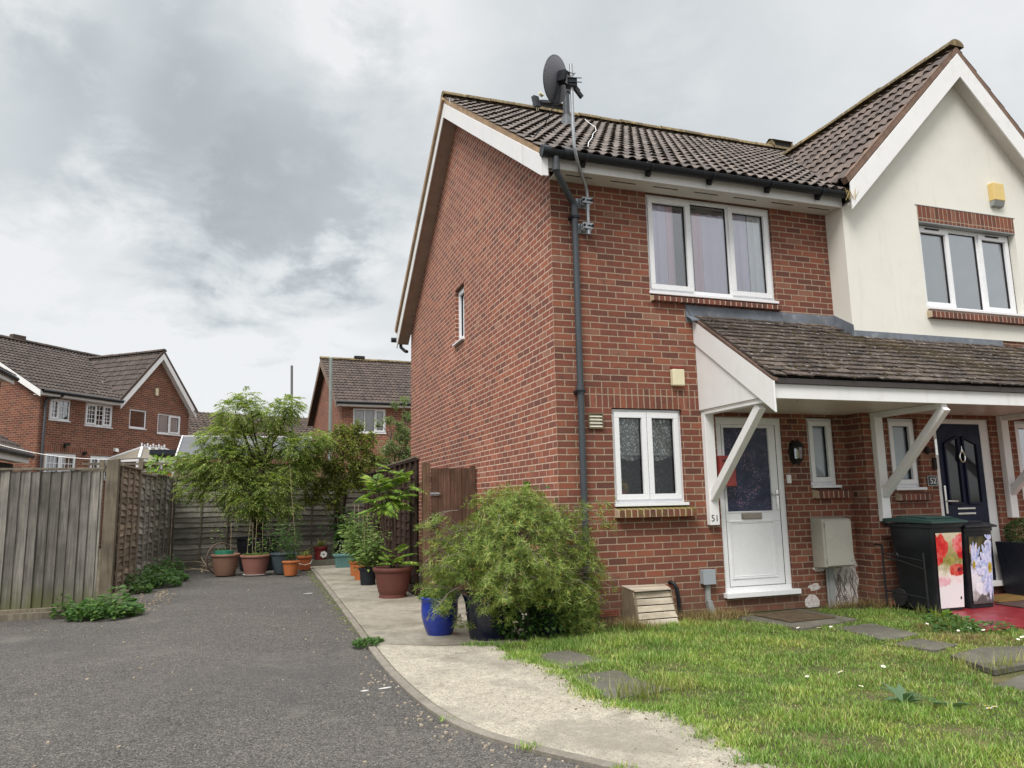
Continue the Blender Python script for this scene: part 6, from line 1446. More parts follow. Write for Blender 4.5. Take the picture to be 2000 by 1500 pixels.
# number 52's fittings
hp = thing('house_number_plaque', 'slate plaque with a pale number 52 beside the navy door', 'plaque', (4.975, YB, 1.45))
m_ = MB(); m_.box(4.87, 5.035, YB - 0.012, YB - 0.001, 1.395, 1.525); m_.build('slate', MAT['slate'], hp, bevel=0.002)
T = Matrix.Translation((4.962, YB - 0.0135, 1.458)) @ Matrix.Rotation(R(90), 4, 'X'); text_mesh('number', '52', 0.105, T, MAT['white'], hp, 0.001)
m_ = MB()
for k in range(4):
    a, b_ = ((4.877, 1.40), (4.877, 1.52), (4.877, 1.40), (5.028, 1.40))[k], ((5.028, 1.40), (5.028, 1.52), (4.877, 1.52), (5.028, 1.52))[k]
    m_.bar((a[0], YB - 0.013, a[1]), (b_[0], YB - 0.013, b_[1]), 0.004, 0.002, upv=(0, 1, 0))
m_.build('border', MAT['white'], hp)
m_ = MB(); m_.box(4.985, 5.04, YB - 0.03, YB - 0.001, 1.60, 1.75); m_.disc((5.012, YB - 0.031, 1.66), (0, -1, 0), 0.015); tag(m_.build('doorbell', MAT['slot'], bevel=0.006), 'black doorbell just above the slate number plaque', 'doorbell')
m_ = MB(); m_.tube([(5.02, YB - 0.05, 1.78), (5.02, YB - 0.05, 1.98)], 0.022, 12); m_.box(5.01, 5.03, YB - 0.05, YB - 0.001, 1.85, 1.89); tag(m_.build('outside_light', MAT['chrome'], smooth_=True), 'slim brushed metal tube light on the brick beside the navy door', 'wall light')
m_ = MB(); m_.lathe((4.90, YB - 0.03, 1.84), [(0.012, -0.05), (0.03, -0.02), (0.03, 0.03), (0.012, 0.05)], 10); tag(m_.build('door_sensor', MAT['slot'], smooth_=True), 'small dark round sensor on the brick left of the tube light', 'sensor')

# ================================================================== wheelie bins, rail and planter
BK = plain('bin_plastic', (0.010, 0.012, 0.017), 0.42, 0.12, 3, 0.45, dirt=(0.05, 0.05, 0.05), dirt_amt=0.2, bmp=0.15, bscale=90)
GRN = plain('bin_lid_green', (0.020, 0.050, 0.045), 0.4, 0.12, 4, 0.45, dirt=(0.08, 0.09, 0.08), dirt_amt=0.25)
def wheelie(x, y, w, d, h, label, lidmat, z=0.036):
    t = thing('wheelie_bin', label, 'bin', (x, y, z))
    m = MB(); bw, bd = w * 0.78, d * 0.80; sx = w / 2; n = 5
    def ringp(wd, dp, zz, yo=0.0):
        c = min(wd, dp) * 0.10; pts = []
        for (px, py) in ((-wd / 2, -dp / 2), (wd / 2, -dp / 2), (wd / 2, dp / 2), (-wd / 2, dp / 2)):
            sxn, syn = (1 if px > 0 else -1), (1 if py > 0 else -1)
            cor = [(px - sxn * c, py), (px - sxn * c * 0.3, py - syn * c * 0.3), (px, py - syn * c)]
            if (px < 0) == (py < 0): cor = cor[::-1]
            pts += cor
        return [m.add((x + a, y + b + yo, z + zz)) for a, b in pts]
    lv = [(bw, bd, 0.0), (bw * 1.02, bd * 1.01, 0.05), (w * 0.90, d * 0.92, h * 0.66), (w * 0.915, d * 0.93, h * 0.665), (w * 0.95, d * 0.96, h * 0.90), (w * 1.0, d * 1.0, h * 0.905), (w * 1.0, d * 1.0, h * 0.945)]
    rg = [ringp(*q) for q in lv]
    for a, b in zip(rg, rg[1:]):
        for k in range(12): m.idx((a[k], a[(k + 1) % 12], b[(k + 1) % 12], b[k]))
    m.idx(rg[0][::-1]); m.idx(rg[-1])
    m.tube([(x - w * 0.36, y + d / 2 + 0.07, z + h * 0.93), (x + w * 0.36, y + d / 2 + 0.07, z + h * 0.93)], 0.016, 8)
    for s in (-1, 1): m.bar((x + s * w * 0.36, y + d / 2 - 0.02, z + h * 0.92), (x + s * w * 0.36, y + d / 2 + 0.08, z + h * 0.93), 0.03, 0.04)
    m.build('body', BK, t, smooth_=True)
    m = MB(); hd = d / 2
    m.prism([(x - w * 0.53, y - hd - 0.035, z + h * 0.948), (x - w * 0.53, y + hd + 0.04, z + h * 0.962), (x - w * 0.53, y + hd + 0.03, z + h * 1.0), (x - w * 0.53, y + hd * 0.3, z + h * 1.018), (x - w * 0.53, y - hd * 0.7, z + h * 1.0), (x - w * 0.53, y - hd - 0.035, z + h * 0.972)], 0, (w * 1.06, 0, 0))
    m.prism([(x - w * 0.4, y - hd * 0.75, z + h * 1.003), (x - w * 0.4, y + hd * 0.7, z + h * 1.014), (x - w * 0.4, y + hd * 0.6, z + h * 1.032), (x - w * 0.4, y - hd * 0.6, z + h * 1.022)], 0, (w * 0.8, 0, 0))
    m.build('lid', lidmat, t, bevel=0.008)
    for s in (-1, 1):
        m = MB(); m.tube([(x + s * (bw / 2 - 0.01), y + bd / 2 - 0.01, z + 0.10), (x + s * (bw / 2 + 0.035), y + bd / 2 - 0.01, z + 0.10)], 0.10, 18); m.build('wheel', MAT['rubber'], t, smooth_=True)
    return t, lambda fx, fz: Vector((x + fx * (w * 0.39 + (w * 0.06) * fz) , y - d / 2 * (0.81 + 0.175 * fz) - 0.008, z + fz * h))
def petal(m, c, ang, ln, wd, S, mi, off=0.0):
    pts = []
    for t, k in ((0.05, 0.25), (0.3, 0.8), (0.65, 1.0), (0.9, 0.6), (1.0, 0.0), (0.9, -0.6), (0.65, -1.0), (0.3, -0.8), (0.05, -0.25)):
        fx = c[0] + math.cos(ang) * ln * t - math.sin(ang) * wd * k * 0.5; fz = c[1] + (math.sin(ang) * ln * t + math.cos(ang) * wd * k * 0.5) * 0.42
        pts.append(S(max(-0.78, min(0.78, fx)), max(0.05, min(0.86, fz))) + Vector((0, -off, 0)))
    m.face(pts, mi)
def decal(t, S, mats, draw, fz0, fz1):
    m = MB(); n = 8
    for i in range(n):
        a, b = fz0 + (fz1 - fz0) * i / n, fz0 + (fz1 - fz0) * (i + 1) / n
        m.face([S(-0.80, a), S(0.80, a), S(0.80, b), S(-0.80, b)], 0 if i < n * 0.5 else 1)
    draw(m); m.build('flower_decal', mats, t)
def vinyl(name, c1, c2, s=9):
    m, t, o = new_mat(name); p = principled(t, o, 0.3, 0.4)
    t.links.new(cramp(t, noise(t, coords(t), s, 6, 0.6, 0.5), [(0.36, c1), (0.62, c2)]), p.inputs['Base Color']); return m
r6 = random.Random(8)
b1, S1 = wheelie(4.19, -0.80, 0.50, 0.62, 0.99, 'large black wheelie bin with a green lid and a red poppy print on its front', GRN)
def print_mat(name, base_stops, blobs, x0, x1, z0, z1):
    """a soft focus photographic print: layered petals of colour on the panel's own width and height"""
    m, t, o = new_mat(name); p = principled(t, o, 0.3, 0.4)
    uv = t.nodes.new('ShaderNodeUVMap').outputs[0]; s_ = t.nodes.new('ShaderNodeSeparateXYZ'); t.links.new(uv, s_.inputs[0])
    fx = mth(t, 'DIVIDE', mth(t, 'SUBTRACT', s_.outputs[0], x0), x1 - x0); fz = mth(t, 'DIVIDE', mth(t, 'SUBTRACT', s_.outputs[1], z0), z1 - z0)
    w1, w2 = noise(t, uv, 13, 5, 0.6), noise(t, mapping(t, uv, (1.0, 0.45, 1)), 27, 5, 0.6)
    c = cramp(t, mth(t, 'ADD', fz, mth(t, 'MULTIPLY', mth(t, 'SUBTRACT', w1, 0.5), 0.35)), base_stops)
    for (bx, bz, rx, rz, col, col2) in blobs:
        a = mth(t, 'DIVIDE', mth(t, 'SUBTRACT', fx, bx), rx); b = mth(t, 'DIVIDE', mth(t, 'SUBTRACT', fz, bz), rz)
        d = mth(t, 'SQRT', mth(t, 'ADD', mth(t, 'MULTIPLY', a, a), mth(t, 'MULTIPLY', b, b)))
        d = mth(t, 'ADD', d, mth(t, 'MULTIPLY', mth(t, 'SUBTRACT', w2, 0.5), 1.1))
        c = mixc(t, smooth(t, d, 1.02, 0.84), c, mixc(t, smooth(t, w1, 0.38, 0.62), col, col2))
    t.links.new(c, p.inputs['Base Color']); return m
def printed(t, S, mat, f0, f1, hw=0.86):
    m = MB(); n = 10
    for i in range(n):
        a, b = f0 + (f1 - f0) * i / n, f0 + (f1 - f0) * (i + 1) / n; m.face([S(-hw, a), S(hw, a), S(hw, b), S(-hw, b)])
    return m.build('flower_decal', mat, t)
RD, RD2, CR, OL, CRM, PK, WH, DK = (0.52, 0.015, 0.018), (0.66, 0.06, 0.05), (0.30, 0.01, 0.03), (0.24, 0.21, 0.05), (0.55, 0.50, 0.36), (0.74, 0.40, 0.46), (0.80, 0.74, 0.77), (0.02, 0.01, 0.015)
printed(b1, S1, print_mat('poppy_print', [(0.30, (0.80, 0.76, 0.79)), (0.44, (0.78, 0.68, 0.62)), (0.52, CRM), (0.62, OL), (0.80, (0.40, 0.34, 0.16)), (0.95, (0.62, 0.54, 0.40))],
    [(0.18, 0.82, 0.30, 0.17, RD, RD2), (0.88, 0.84, 0.26, 0.17, RD2, (0.72, 0.22, 0.24)), (0.10, 0.66, 0.20, 0.09, (0.64, 0.10, 0.09), RD), (0.92, 0.70, 0.18, 0.06, RD, CR), (0.72, 0.50, 0.30, 0.085, (0.60, 0.14, 0.10), RD), (0.82, 0.505, 0.10, 0.035, DK, CR),
     (0.5, 0.63, 0.15, 0.06, OL, (0.42, 0.36, 0.10)), (0.22, 0.36, 0.30, 0.07, PK, (0.80, 0.60, 0.64)), (0.75, 0.37, 0.22, 0.05, (0.80, 0.62, 0.64), WH), (0.80, 0.13, 0.03, 0.025, DK, DK)], 3.97, 4.41, 0.06, 0.87), 0.03, 0.845)
b2, S2 = wheelie(4.66, -0.80, 0.45, 0.60, 0.93, 'smaller black wheelie bin with a lilac daisy print on its front', BK)
LI, LB, YL = (0.46, 0.46, 0.78), (0.36, 0.42, 0.72), (0.66, 0.46, 0.05)
d2 = printed(b2, S2, print_mat('daisy_print', [(0.12, (0.10, 0.09, 0.09)), (0.24, (0.62, 0.61, 0.66)), (0.44, (0.78, 0.77, 0.84)), (0.55, (0.52, 0.50, 0.72)), (0.66, (0.05, 0.05, 0.04)), (0.85, (0.10, 0.085, 0.03)), (1.0, (0.02, 0.022, 0.02))],
    [(0.22, 0.80, 0.17, 0.075, (0.36, 0.20, 0.10), (0.52, 0.36, 0.22)), (0.55, 0.30, 0.35, 0.16, (0.82, 0.81, 0.86), (0.70, 0.70, 0.80)), (0.15, 0.14, 0.2, 0.08, (0.25, 0.22, 0.22), (0.5, 0.48, 0.5)), (0.72, 0.10, 0.10, 0.09, (0.06, 0.05, 0.05), (0.3, 0.28, 0.3))], 4.46, 4.86, 0.06, 0.83), 0.05, 0.845)
def petals(m):
    for q, (cx_, cz_, ln, n, ph, a0, a1) in enumerate([(-0.62, 0.51, 0.72, 9, 0.2, -0.4, 2.6), (0.60, 0.47, 0.95, 13, 0.0, 0.9, 5.0), (0.62, 0.80, 0.42, 8, 0.5, 0.5, 5.6)]):
        o = 0.0015 + 0.005 * q
        for j in range(n): petal(m, (cx_, cz_), a0 + (a1 - a0) * j / (n - 1), ln * r6.uniform(0.8, 1.08), ln * r6.uniform(0.20, 0.28), S2, (j + q) % 2, o + 0.0002 * j)
        if q < 2:
            for j in range(7): petal(m, (cx_, cz_), 2 * math.pi * j / 7, ln * 0.17, ln * 0.2, S2, 2, o + 0.0035)
m_ = MB(); petals(m_); m_.build('printed_daisy', [vinyl('print_lilac', (0.48, 0.48, 0.78), (0.72, 0.72, 0.86), 30), vinyl('print_blue', (0.30, 0.36, 0.68), (0.60, 0.64, 0.84), 30), vinyl('print_yellow', (0.62, 0.42, 0.04), (0.78, 0.64, 0.16), 40)], d2)
m_ = MB(); m_.prism([(4.02, -0.98, 0.985 * 0.948 + 0.028), (4.19, -1.10, 0.985 * 0.948 + 0.018), (4.30, -0.98, 0.985 * 0.948 + 0.03)], 0, (0, 0, 0.004)); tag(m_.build('cardboard_scrap', plain('cardboard', (0.42, 0.29, 0.14), 0.9, 0.1)), 'torn brown cardboard poking out under the green bin lid', 'cardboard')
m_ = MB()
for a, b_ in (((3.90, -0.44, 0.0), (3.90, -0.44, 0.72)), ((3.91, -1.0, 0.0), (3.91, -1.0, 0.66)), ((3.90, -0.44, 0.72), (3.93, -0.30, 0.72))): m_.tube([a, b_], 0.012, 8)
for z, dr in ((0.62, 0.05), (0.58, 0.10), (0.20, 0.03)): m_.tube([(3.90, -0.44, z), (3.90, -0.7, z - dr * 0.3), (3.91, -1.0, z - dr)], 0.009, 6)
for i in range(9): a = i * 0.7; pass
m_.tube([(3.895, -0.62 + 0.05 * math.cos(a), 0.60 + 0.05 * math.sin(a)) for a in [2 * math.pi * i / 12 for i in range(13)]], 0.005, 5, caps=False)
tag(m_.build('metal_rail', plain('black_iron', (0.012, 0.013, 0.016), 0.5, 0.2), smooth_=True), 'black wrought iron rail standing against the big wheelie bin', 'railing')
pl = thing('square_planter', 'tall dark square planter with a clipped green bush at the right edge', 'planter', (6.03, -0.60, 0.04))
m_ = MB(); rgs = []
for (hw, z) in ((0.20, 0.04), (0.235, 0.66), (0.235, 0.69), (0.205, 0.69), (0.20, 0.62)): rgs.append([m_.add((6.03 + sx_ * hw, -0.60 + sy_ * hw, z)) for sx_, sy_ in ((-1, -1), (1, -1), (1, 1), (-1, 1))])
for a, b_ in zip(rgs, rgs[1:]):
    for k in range(4): m_.idx((a[k], a[(k + 1) % 4], b_[(k + 1) % 4], b_[k]))
m_.idx(rgs[0][::-1]); m_.idx(rgs[-1]); m_.build('pot', plain('planter_black', (0.012, 0.014, 0.022), 0.35, 0.15, 4, 0.5), pl, bevel=0.008)
# ================================================================== leaves
LM = dict(
    feather=leaf_mat('feathery_leaf', [(0, (0.095, 0.155, 0.040)), (0.4, (0.205, 0.295, 0.078)), (0.75, (0.33, 0.41, 0.125)), (0.95, (0.46, 0.49, 0.19)), (1, (0.46, 0.35, 0.17))], 0.5),
    olive=leaf_mat('olive_leaf', [(0, (0.085, 0.125, 0.024)), (0.5, (0.175, 0.225, 0.042)), (0.9, (0.280, 0.315, 0.065)), (1, (0.32, 0.28, 0.08))], 0.4),
    birch=leaf_mat('birch_leaf', [(0, (0.09, 0.15, 0.05)), (0.5, (0.17, 0.24, 0.085)), (1, (0.29, 0.35, 0.16))], 0.4),
    sumac=leaf_mat('sumac_leaf', [(0, (0.075, 0.175, 0.030)), (0.5, (0.175, 0.315, 0.050)), (0.85, (0.31, 0.44, 0.075)), (1, (0.44, 0.52, 0.11))], 0.35),
    needle=leaf_mat('needle_leaf', [(0, (0.055, 0.085, 0.018)), (0.45, (0.175, 0.260, 0.052)), (0.8, (0.305, 0.395, 0.098)), (0.95, (0.46, 0.52, 0.17)), (1, (0.40, 0.22, 0.035))], 0.35),
    tomato=leaf_mat('tomato_leaf', [(0, (0.080, 0.150, 0.035)), (0.6, (0.165, 0.255, 0.065)), (1, (0.27, 0.36, 0.11))], 0.35),
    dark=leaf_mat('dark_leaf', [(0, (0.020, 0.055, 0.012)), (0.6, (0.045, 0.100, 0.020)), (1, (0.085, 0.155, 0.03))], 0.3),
    weed=leaf_mat('weed_leaf', [(0, (0.035, 0.090, 0.020)), (0.6, (0.070, 0.150, 0.035)), (1, (0.13, 0.22, 0.06))], 0.35),
    grass=leaf_mat('grass_blade', [(0, (0.085, 0.160, 0.022)), (0.35, (0.185, 0.305, 0.055)), (0.62, (0.245, 0.395, 0.085)), (0.84, (0.340, 0.455, 0.140)), (1, (0.52, 0.50, 0.25))], 0.35, 0.5, 1.6),
    dry=leaf_mat('dry_grass', [(0, (0.16, 0.12, 0.055)), (0.6, (0.28, 0.215, 0.10)), (1, (0.40, 0.33, 0.17))], 0.3),
    variegated=leaf_mat('striped_leaf', [(0, (0.10, 0.15, 0.03)), (0.5, (0.25, 0.27, 0.07)), (1, (0.42, 0.40, 0.16))], 0.3),
    bluegreen=leaf_mat('broad_weed_leaf', [(0, (0.055, 0.115, 0.055)), (1, (0.115, 0.190, 0.10))], 0.25),
    box=leaf_mat('box_leaf', [(0, (0.025, 0.050, 0.014)), (1, (0.085, 0.125, 0.04))], 0.25),
)
BARK = plain('bark', (0.060, 0.045, 0.035), 0.9, 0.3, 9, 0.2, bmp=0.8, bscale=40)
TWIG = plain('grey_twig', (0.16, 0.135, 0.115), 0.9, 0.25, 9, 0.2)
CANE = plain('bamboo_cane', (0.42, 0.33, 0.19), 0.7, 0.2, 12, 0.3)
SOIL = plain('potting_soil', (0.045, 0.032, 0.022), 0.95, 0.35, 25, 0.1, bmp=0.9, bscale=70)
def V3(*a): return np.array(a, float)
def limb(mb, a, b, r0, r1, sag=0.0, n=7, wob=0.03, seg=7):
    a, b = Vector(a), Vector(b); P = []
    for i in range(n):
        t = i / (n - 1); p = a.lerp(b, t) + Vector((random.uniform(-wob, wob), random.uniform(-wob, wob), sag * math.sin(math.pi * t))) * (1 if 0 < i < n - 1 else 0); P.append(p)
    mb.tube(P, [r0 + (r1 - r0) * i / (n - 1) for i in range(n)], seg)

def frond_cloud(starts, dirs, length, droop, nleaf, ll, lw, spread=0.9, flat=0.5):
    """pinnate sprays: leaflets both sides of a drooping rib; returns leaf arrays"""
    n = len(starts); P, D, Nn, LL = [], [], [], []
    d = dirs / np.linalg.norm(dirs, axis=1, keepdims=True)
    side = np.cross(d, V3(0, 0, 1)); side /= (np.linalg.norm(side, axis=1, keepdims=True) + 1e-6)
    Ls = length * rng.uniform(0.65, 1.2, n)
    upv = np.cross(side, d); upv *= np.sign(upv[:, 2:3] + 1e-6)
    for k in range(nleaf):
        t = (k + 1) / (nleaf + 1)
        pos = starts + d * (Ls * t)[:, None] + V3(0, 0, -1) * (droop * Ls * t * t)[:, None]
        tang = d + V3(0, 0, -1) * (2 * droop * t); tang /= np.linalg.norm(tang, axis=1, keepdims=True)
        for s in (-1, 1):
            dd = side * s * spread + tang * 0.55 + V3(0, 0, -1) * rng.uniform(0.0, flat, (n, 1)) + rng.normal(0, 0.12, (n, 3))
            P.append(pos); D.append(dd); Nn.append(upv + rng.normal(0, 0.25, (n, 3))); LL.append(ll * (1 - 0.55 * abs(t - 0.4)) * rng.uniform(0.75, 1.2, n))
    P.append(starts + d * Ls[:, None] + V3(0, 0, -1) * (droop * Ls)[:, None]); D.append(d + V3(0, 0, -1) * (2 * droop)); Nn.append(upv); LL.append(np.full(n, ll * 0.8))
    LL = np.concatenate(LL)
    return np.concatenate(P), np.concatenate(D), np.concatenate(Nn), LL, LL * lw

# ---- the feathery tree in the black tub
ft_ = thing('feathery_tree', 'tall feathery leaved tree growing from the black tub at the end of the drive', 'tree', (-3.0, 9.3, 0.3))
LOBES = [(-4.05, 9.2, 2.70, .36), (-3.60, 9.4, 3.25, .42), (-3.45, 9.3, 3.62, .20), (-2.75, 9.2, 3.22, .36), (-2.42, 9.1, 3.42, .26), (-4.45, 9.3, 2.12, .34), (-3.95, 9.0, 2.22, .42), (-3.35, 9.5, 2.62, .44),
         (-2.55, 9.3, 2.62, .32), (-2.10, 9.0, 2.55, .32), (-1.72, 9.0, 2.68, .26), (-4.55, 9.1, 1.66, .24), (-3.75, 9.0, 1.72, .40), (-3.15, 9.3, 2.0, .40), (-2.72, 9.0, 1.68, .36), (-3.45, 8.9, 1.36, .30),
         (-2.15, 9.1, 2.05, .32), (-2.45, 9.0, 1.28, .24), (-4.75, 9.35, 2.28, .22), (-3.0, 8.9, 1.32, .24), (-1.90, 9.2, 2.28, .26)]
LOBES = [(-3.05 + (x + 3.1) * 0.86, y, z, r_) for x, y, z, r_ in LOBES]
tk = MB(); TP = [(-2.99, 9.3, 0.35), (-3.0, 9.3, 0.8), (-3.02, 9.28, 1.3), (-3.0, 9.32, 1.8), (-2.98, 9.3, 2.15)]
tk.tube(TP, [0.10, 0.092, 0.085, 0.075, 0.06], 12)
limb(tk, (-2.98, 9.3, 2.1), (-2.72, 9.2, 2.75), 0.055, 0.035); limb(tk, (-2.72, 9.2, 2.75), (-2.42, 9.1, 3.45), 0.035, 0.012)
limb(tk, (-3.0, 9.3, 1.75), (-3.55, 9.4, 3.3), 0.05, 0.012, 0.1)
for lx, ly, lz, lr in LOBES:
    base = min(TP[1:], key=lambda p: abs(p[2] - (lz - 0.35))); limb(tk, base, (lx, ly, lz), 0.028, 0.006, 0.10, 8, 0.04, 5)
tk.build('trunk', BARK, ft_, smooth_=True)
st, di = [], []
for lx, ly, lz, lr in LOBES:
    n = int(225 * (lr / 0.35) ** 2)
    u = unit(n); rad = lr * rng.uniform(0.25, 1.0, n) ** 0.6
    p = V3(lx, ly, lz) + u * rad[:, None] * V3(1.1, 1.0, 0.8)
    st.append(p); dd = u * 0.8 + (V3(lx, ly, lz) - V3(-3.0, 9.3, lz - 0.2)) * 0.35 + rng.normal(0, 0.25, (n, 3)); dd[:, 2] = dd[:, 2] * 0.5 - 0.08; di.append(dd)
P_, D_, N_, L_, W_ = frond_cloud(np.concatenate(st), np.concatenate(di), 0.22, 0.45, 7, 0.074, 0.33, 0.9, 0.40)
leaf_obj('crown', P_, D_, N_, L_, W_, LM['feather'], ft_)

def leafy_tree(name, label, base, trunks, lobes, per, ll, lw, mat, droop=0.25, bark=BARK, r0=0.035):
    t = thing(name, label, 'tree', base); m = MB()
    for tr in trunks: m.tube(tr, [r0 * (1 - 0.6 * i / (len(tr) - 1)) for i in range(len(tr))], 8)
    P, D = [], []
    for lx, ly, lz, lr in lobes:
        src = min((p for tr in trunks for p in tr), key=lambda p: math.dist(p, (lx, ly, lz - 0.3))); limb(m, src, (lx, ly, lz), r0 * 0.4, 0.004, 0.06, 7, 0.04, 5)
        n = int(per * (lr / 0.35) ** 2); nt = max(5, n // 9)
        for k in range(nt):
            q = unit(1)[0]; e = V3(lx, ly, lz) + q * lr * rng.uniform(0.5, 1.1) * V3(1.1, 1, 0.85); s = V3(lx, ly, lz) + q * lr * 0.15
            limb(m, s, e, 0.005, 0.002, 0.02, 4, 0.02, 4)
            kk = n // nt; tt = rng.uniform(0.25, 1.05, kk)
            P.append(s + (e - s) * tt[:, None] + rng.normal(0, 0.028, (kk, 3))); D.append(np.tile(q, (kk, 1)) * 0.5 + rng.normal(0, 0.6, (kk, 3)) - V3(0, 0, droop))
    m.build('trunk', bark, t, smooth_=True)
    P, D = np.concatenate(P), np.concatenate(D); n = len(P); l_ = ll * rng.uniform(0.6, 1.25, n)
    nn = rng.normal(0, 0.6, (n, 3)) + V3(0, -0.3, 1.0)
    leaf_obj('crown', P, D, nn, l_, l_ * lw, mat, t)
    return t
leafy_tree('olive_leaved_tree', 'bushy yellow green tree with several thin stems in front of the rear fence', (-1.28, 9.75, 0.2),
    [[(-1.28, 9.8, 0.2), (-1.27, 9.8, 0.9), (-1.35, 9.8, 1.6), (-1.6, 9.7, 2.3)], [(-1.22, 9.8, 0.2), (-1.2, 9.82, 1.0), (-1.12, 9.8, 1.8), (-0.95, 9.8, 2.6)], [(-1.33, 9.75, 0.2), (-1.38, 9.7, 1.0), (-1.25, 9.7, 2.0), (-1.2, 9.7, 2.8)]],
    [(-1.32, 9.7, 2.95, .26), (-1.0, 9.7, 2.85, .30), (-1.62, 9.6, 2.66, .34), (-1.2, 9.5, 2.5, .38), (-0.75, 9.7, 2.55, .32), (-0.5, 9.8, 2.25, .28), (-1.95, 9.6, 2.25, .32), (-1.5, 9.4, 2.1, .38), (-0.95, 9.5, 2.1, .36),
     (-2.1, 9.5, 1.85, .26), (-1.75, 9.4, 1.68, .32), (-1.3, 9.4, 1.70, .32), (-0.85, 9.6, 1.75, .28), (-1.95, 9.4, 1.42, .22), (-1.5, 9.4, 1.35, .22), (-0.62, 9.7, 2.82, .18), (-0.9, 9.7, 3.08, .16)],
    900, 0.062, 0.58, LM['olive'])
leafy_tree('birch_tree', 'light green airy tree rising behind the brown fence against the gable wall corner', (0.7, 12.3, 0),
    [[(0.75, 12.3, 0), (0.72, 12.3, 1.6), (0.68, 12.2, 2.8), (0.62, 12.2, 3.9)], [(0.75, 12.3, 0), (0.5, 12.2, 1.8), (0.25, 12.1, 3.0)]],
    [(0.55, 12.1, 3.1, .34), (0.22, 12.0, 2.75, .32), (0.6, 12.1, 2.6, .36), (0.75, 12.2, 3.6, .24), (0.15, 11.9, 3.45, .16), (0.35, 12.0, 3.85, .13), (0.62, 12.1, 4.02, .15), (0.05, 12.0, 2.35, .28), (0.45, 12.0, 2.2, .30), (-0.1, 12.0, 3.35, .12), (0.8, 12.1, 2.2, .3), (0.42, 12.0, 3.35, .16)],
    800, 0.062, 0.58, LM['birch'], droop=0.5, bark=TWIG)
leafy_tree('hedge_bush', 'dark green bush filling the gap behind the fence under the rear house', (-0.6, 12.6, 0), [[(-0.6, 12.6, 0), (-0.6, 12.6, 1.2), (-0.5, 12.6, 2.0)]],
    [(-1.2, 12.7, 2.0, .4), (-0.5, 12.6, 2.2, .45), (0.0, 12.6, 2.0, .4), (-0.9, 12.6, 1.6, .45), (-0.1, 12.5, 1.6, .45)], 300, 0.07, 0.5, LM['dark'])
for (x, z, s) in ((-4.98, 2.18, 0.20), (-5.1, 2.30, 0.14), (-4.86, 2.05, 0.15)):
    pass
n = 240; u = unit(n); P = V3(-5.0, 9.72, 2.18) + u * (rng.uniform(0.2, 1, n) ** 0.5)[:, None] * V3(0.27, 0.22, 0.20)
leaf_obj('foliage', P, u + V3(0, 0, -0.4), rng.normal(0, 0.5, (n, 3)) + V3(0, -0.4, 1), 0.09 * rng.uniform(0.6, 1.2, n), 0.034, LM['sumac'], fd)

# ================================================================== pots
def pot_mat(n, c, d=None): return plain(n, c, 0.6, 0.10, 4, 0.3, dirt=d or sc(c, 0.5), dirt_amt=0.3, bmp=0.1, bscale=60)
TERRA = pot_mat('terracotta', (0.30, 0.115, 0.075)); TERRA2 = pot_mat('terracotta_tan', (0.235, 0.135, 0.095)); TERRAR = pot_mat('terracotta_rose', (0.27, 0.125, 0.10)); TERRAD = pot_mat('terracotta_deep', (0.125, 0.046, 0.036))
ORANGE = pot_mat('orange_clay', (0.42, 0.135, 0.045)); BLKPOT = pot_mat('black_pot', (0.012, 0.014, 0.020), (0.05, 0.05, 0.05)); SLATEPOT = pot_mat('blue_grey_pot', (0.055, 0.075, 0.085)); TEAL = pot_mat('teal_plastic', (0.115, 0.235, 0.225)); COBALT = plain('cobalt_glaze', (0.012, 0.032, 0.26), 0.12, 0.25, 5, 0.6, dirt=(0.10, 0.12, 0.30), dirt_amt=0.3)
def round_pot(label, x, y, rt, rb, h, mat, name='plant_pot', rim=0.022, rimh=0.045, z=0.0, band=True, foot=False, group=None, belly=0.0, soil=0.03):
    t = thing(name, label, 'pot', (x, y, z), group); m = MB()
    prof = [(rb, 0)]
    if foot: prof += [(rb, 0.0), (rb * 0.985, h * 0.09), (rb * 0.955, h * 0.10)]
    for k in range(1, 7):
        tt = k / 7; prof.append((rb + (rt - rim * 0.9 - rb) * tt ** 0.8 + belly * math.sin(math.pi * tt), h * (0.1 if foot else 0) + (h - rimh - h * (0.1 if foot else 0)) * tt))
    r_ = rt - rim * 0.9
    if band: prof += [(r_, (h - rimh) * 0.985), (r_ + 0.006, (h - rimh) * 0.99)]
    prof += [(rt - rim * 0.3, h - rimh), (rt, h - rimh * 0.7), (rt + 0.003, h - rimh * 0.35), (rt - 0.004, h - 0.003), (rt - rim * 0.6, h), (rt - rim, h - 0.006), (rt - rim * 1.3, h - soil)]
    m.lathe((x, y, z), prof, 36); m.build('body', mat, t, smooth_=True)
    m = MB(); m.lathe((x, y, z), [(rt - rim * 1.3, h - soil), ((rt - rim) * 0.6, h - soil + 0.012), (0.01, h - soil + 0.016)], 24, cap0=False, cap1=True); m.build('soil', SOIL, t, smooth_=True)
    return t
def plant(name, label, cat, base): return thing(name, label, cat, base)
def canes(parent, pts, name='cane'):
    for a, b in pts:
        m = MB(); m.tube([a, b], 0.0036, 6); m.build(name, CANE, parent)
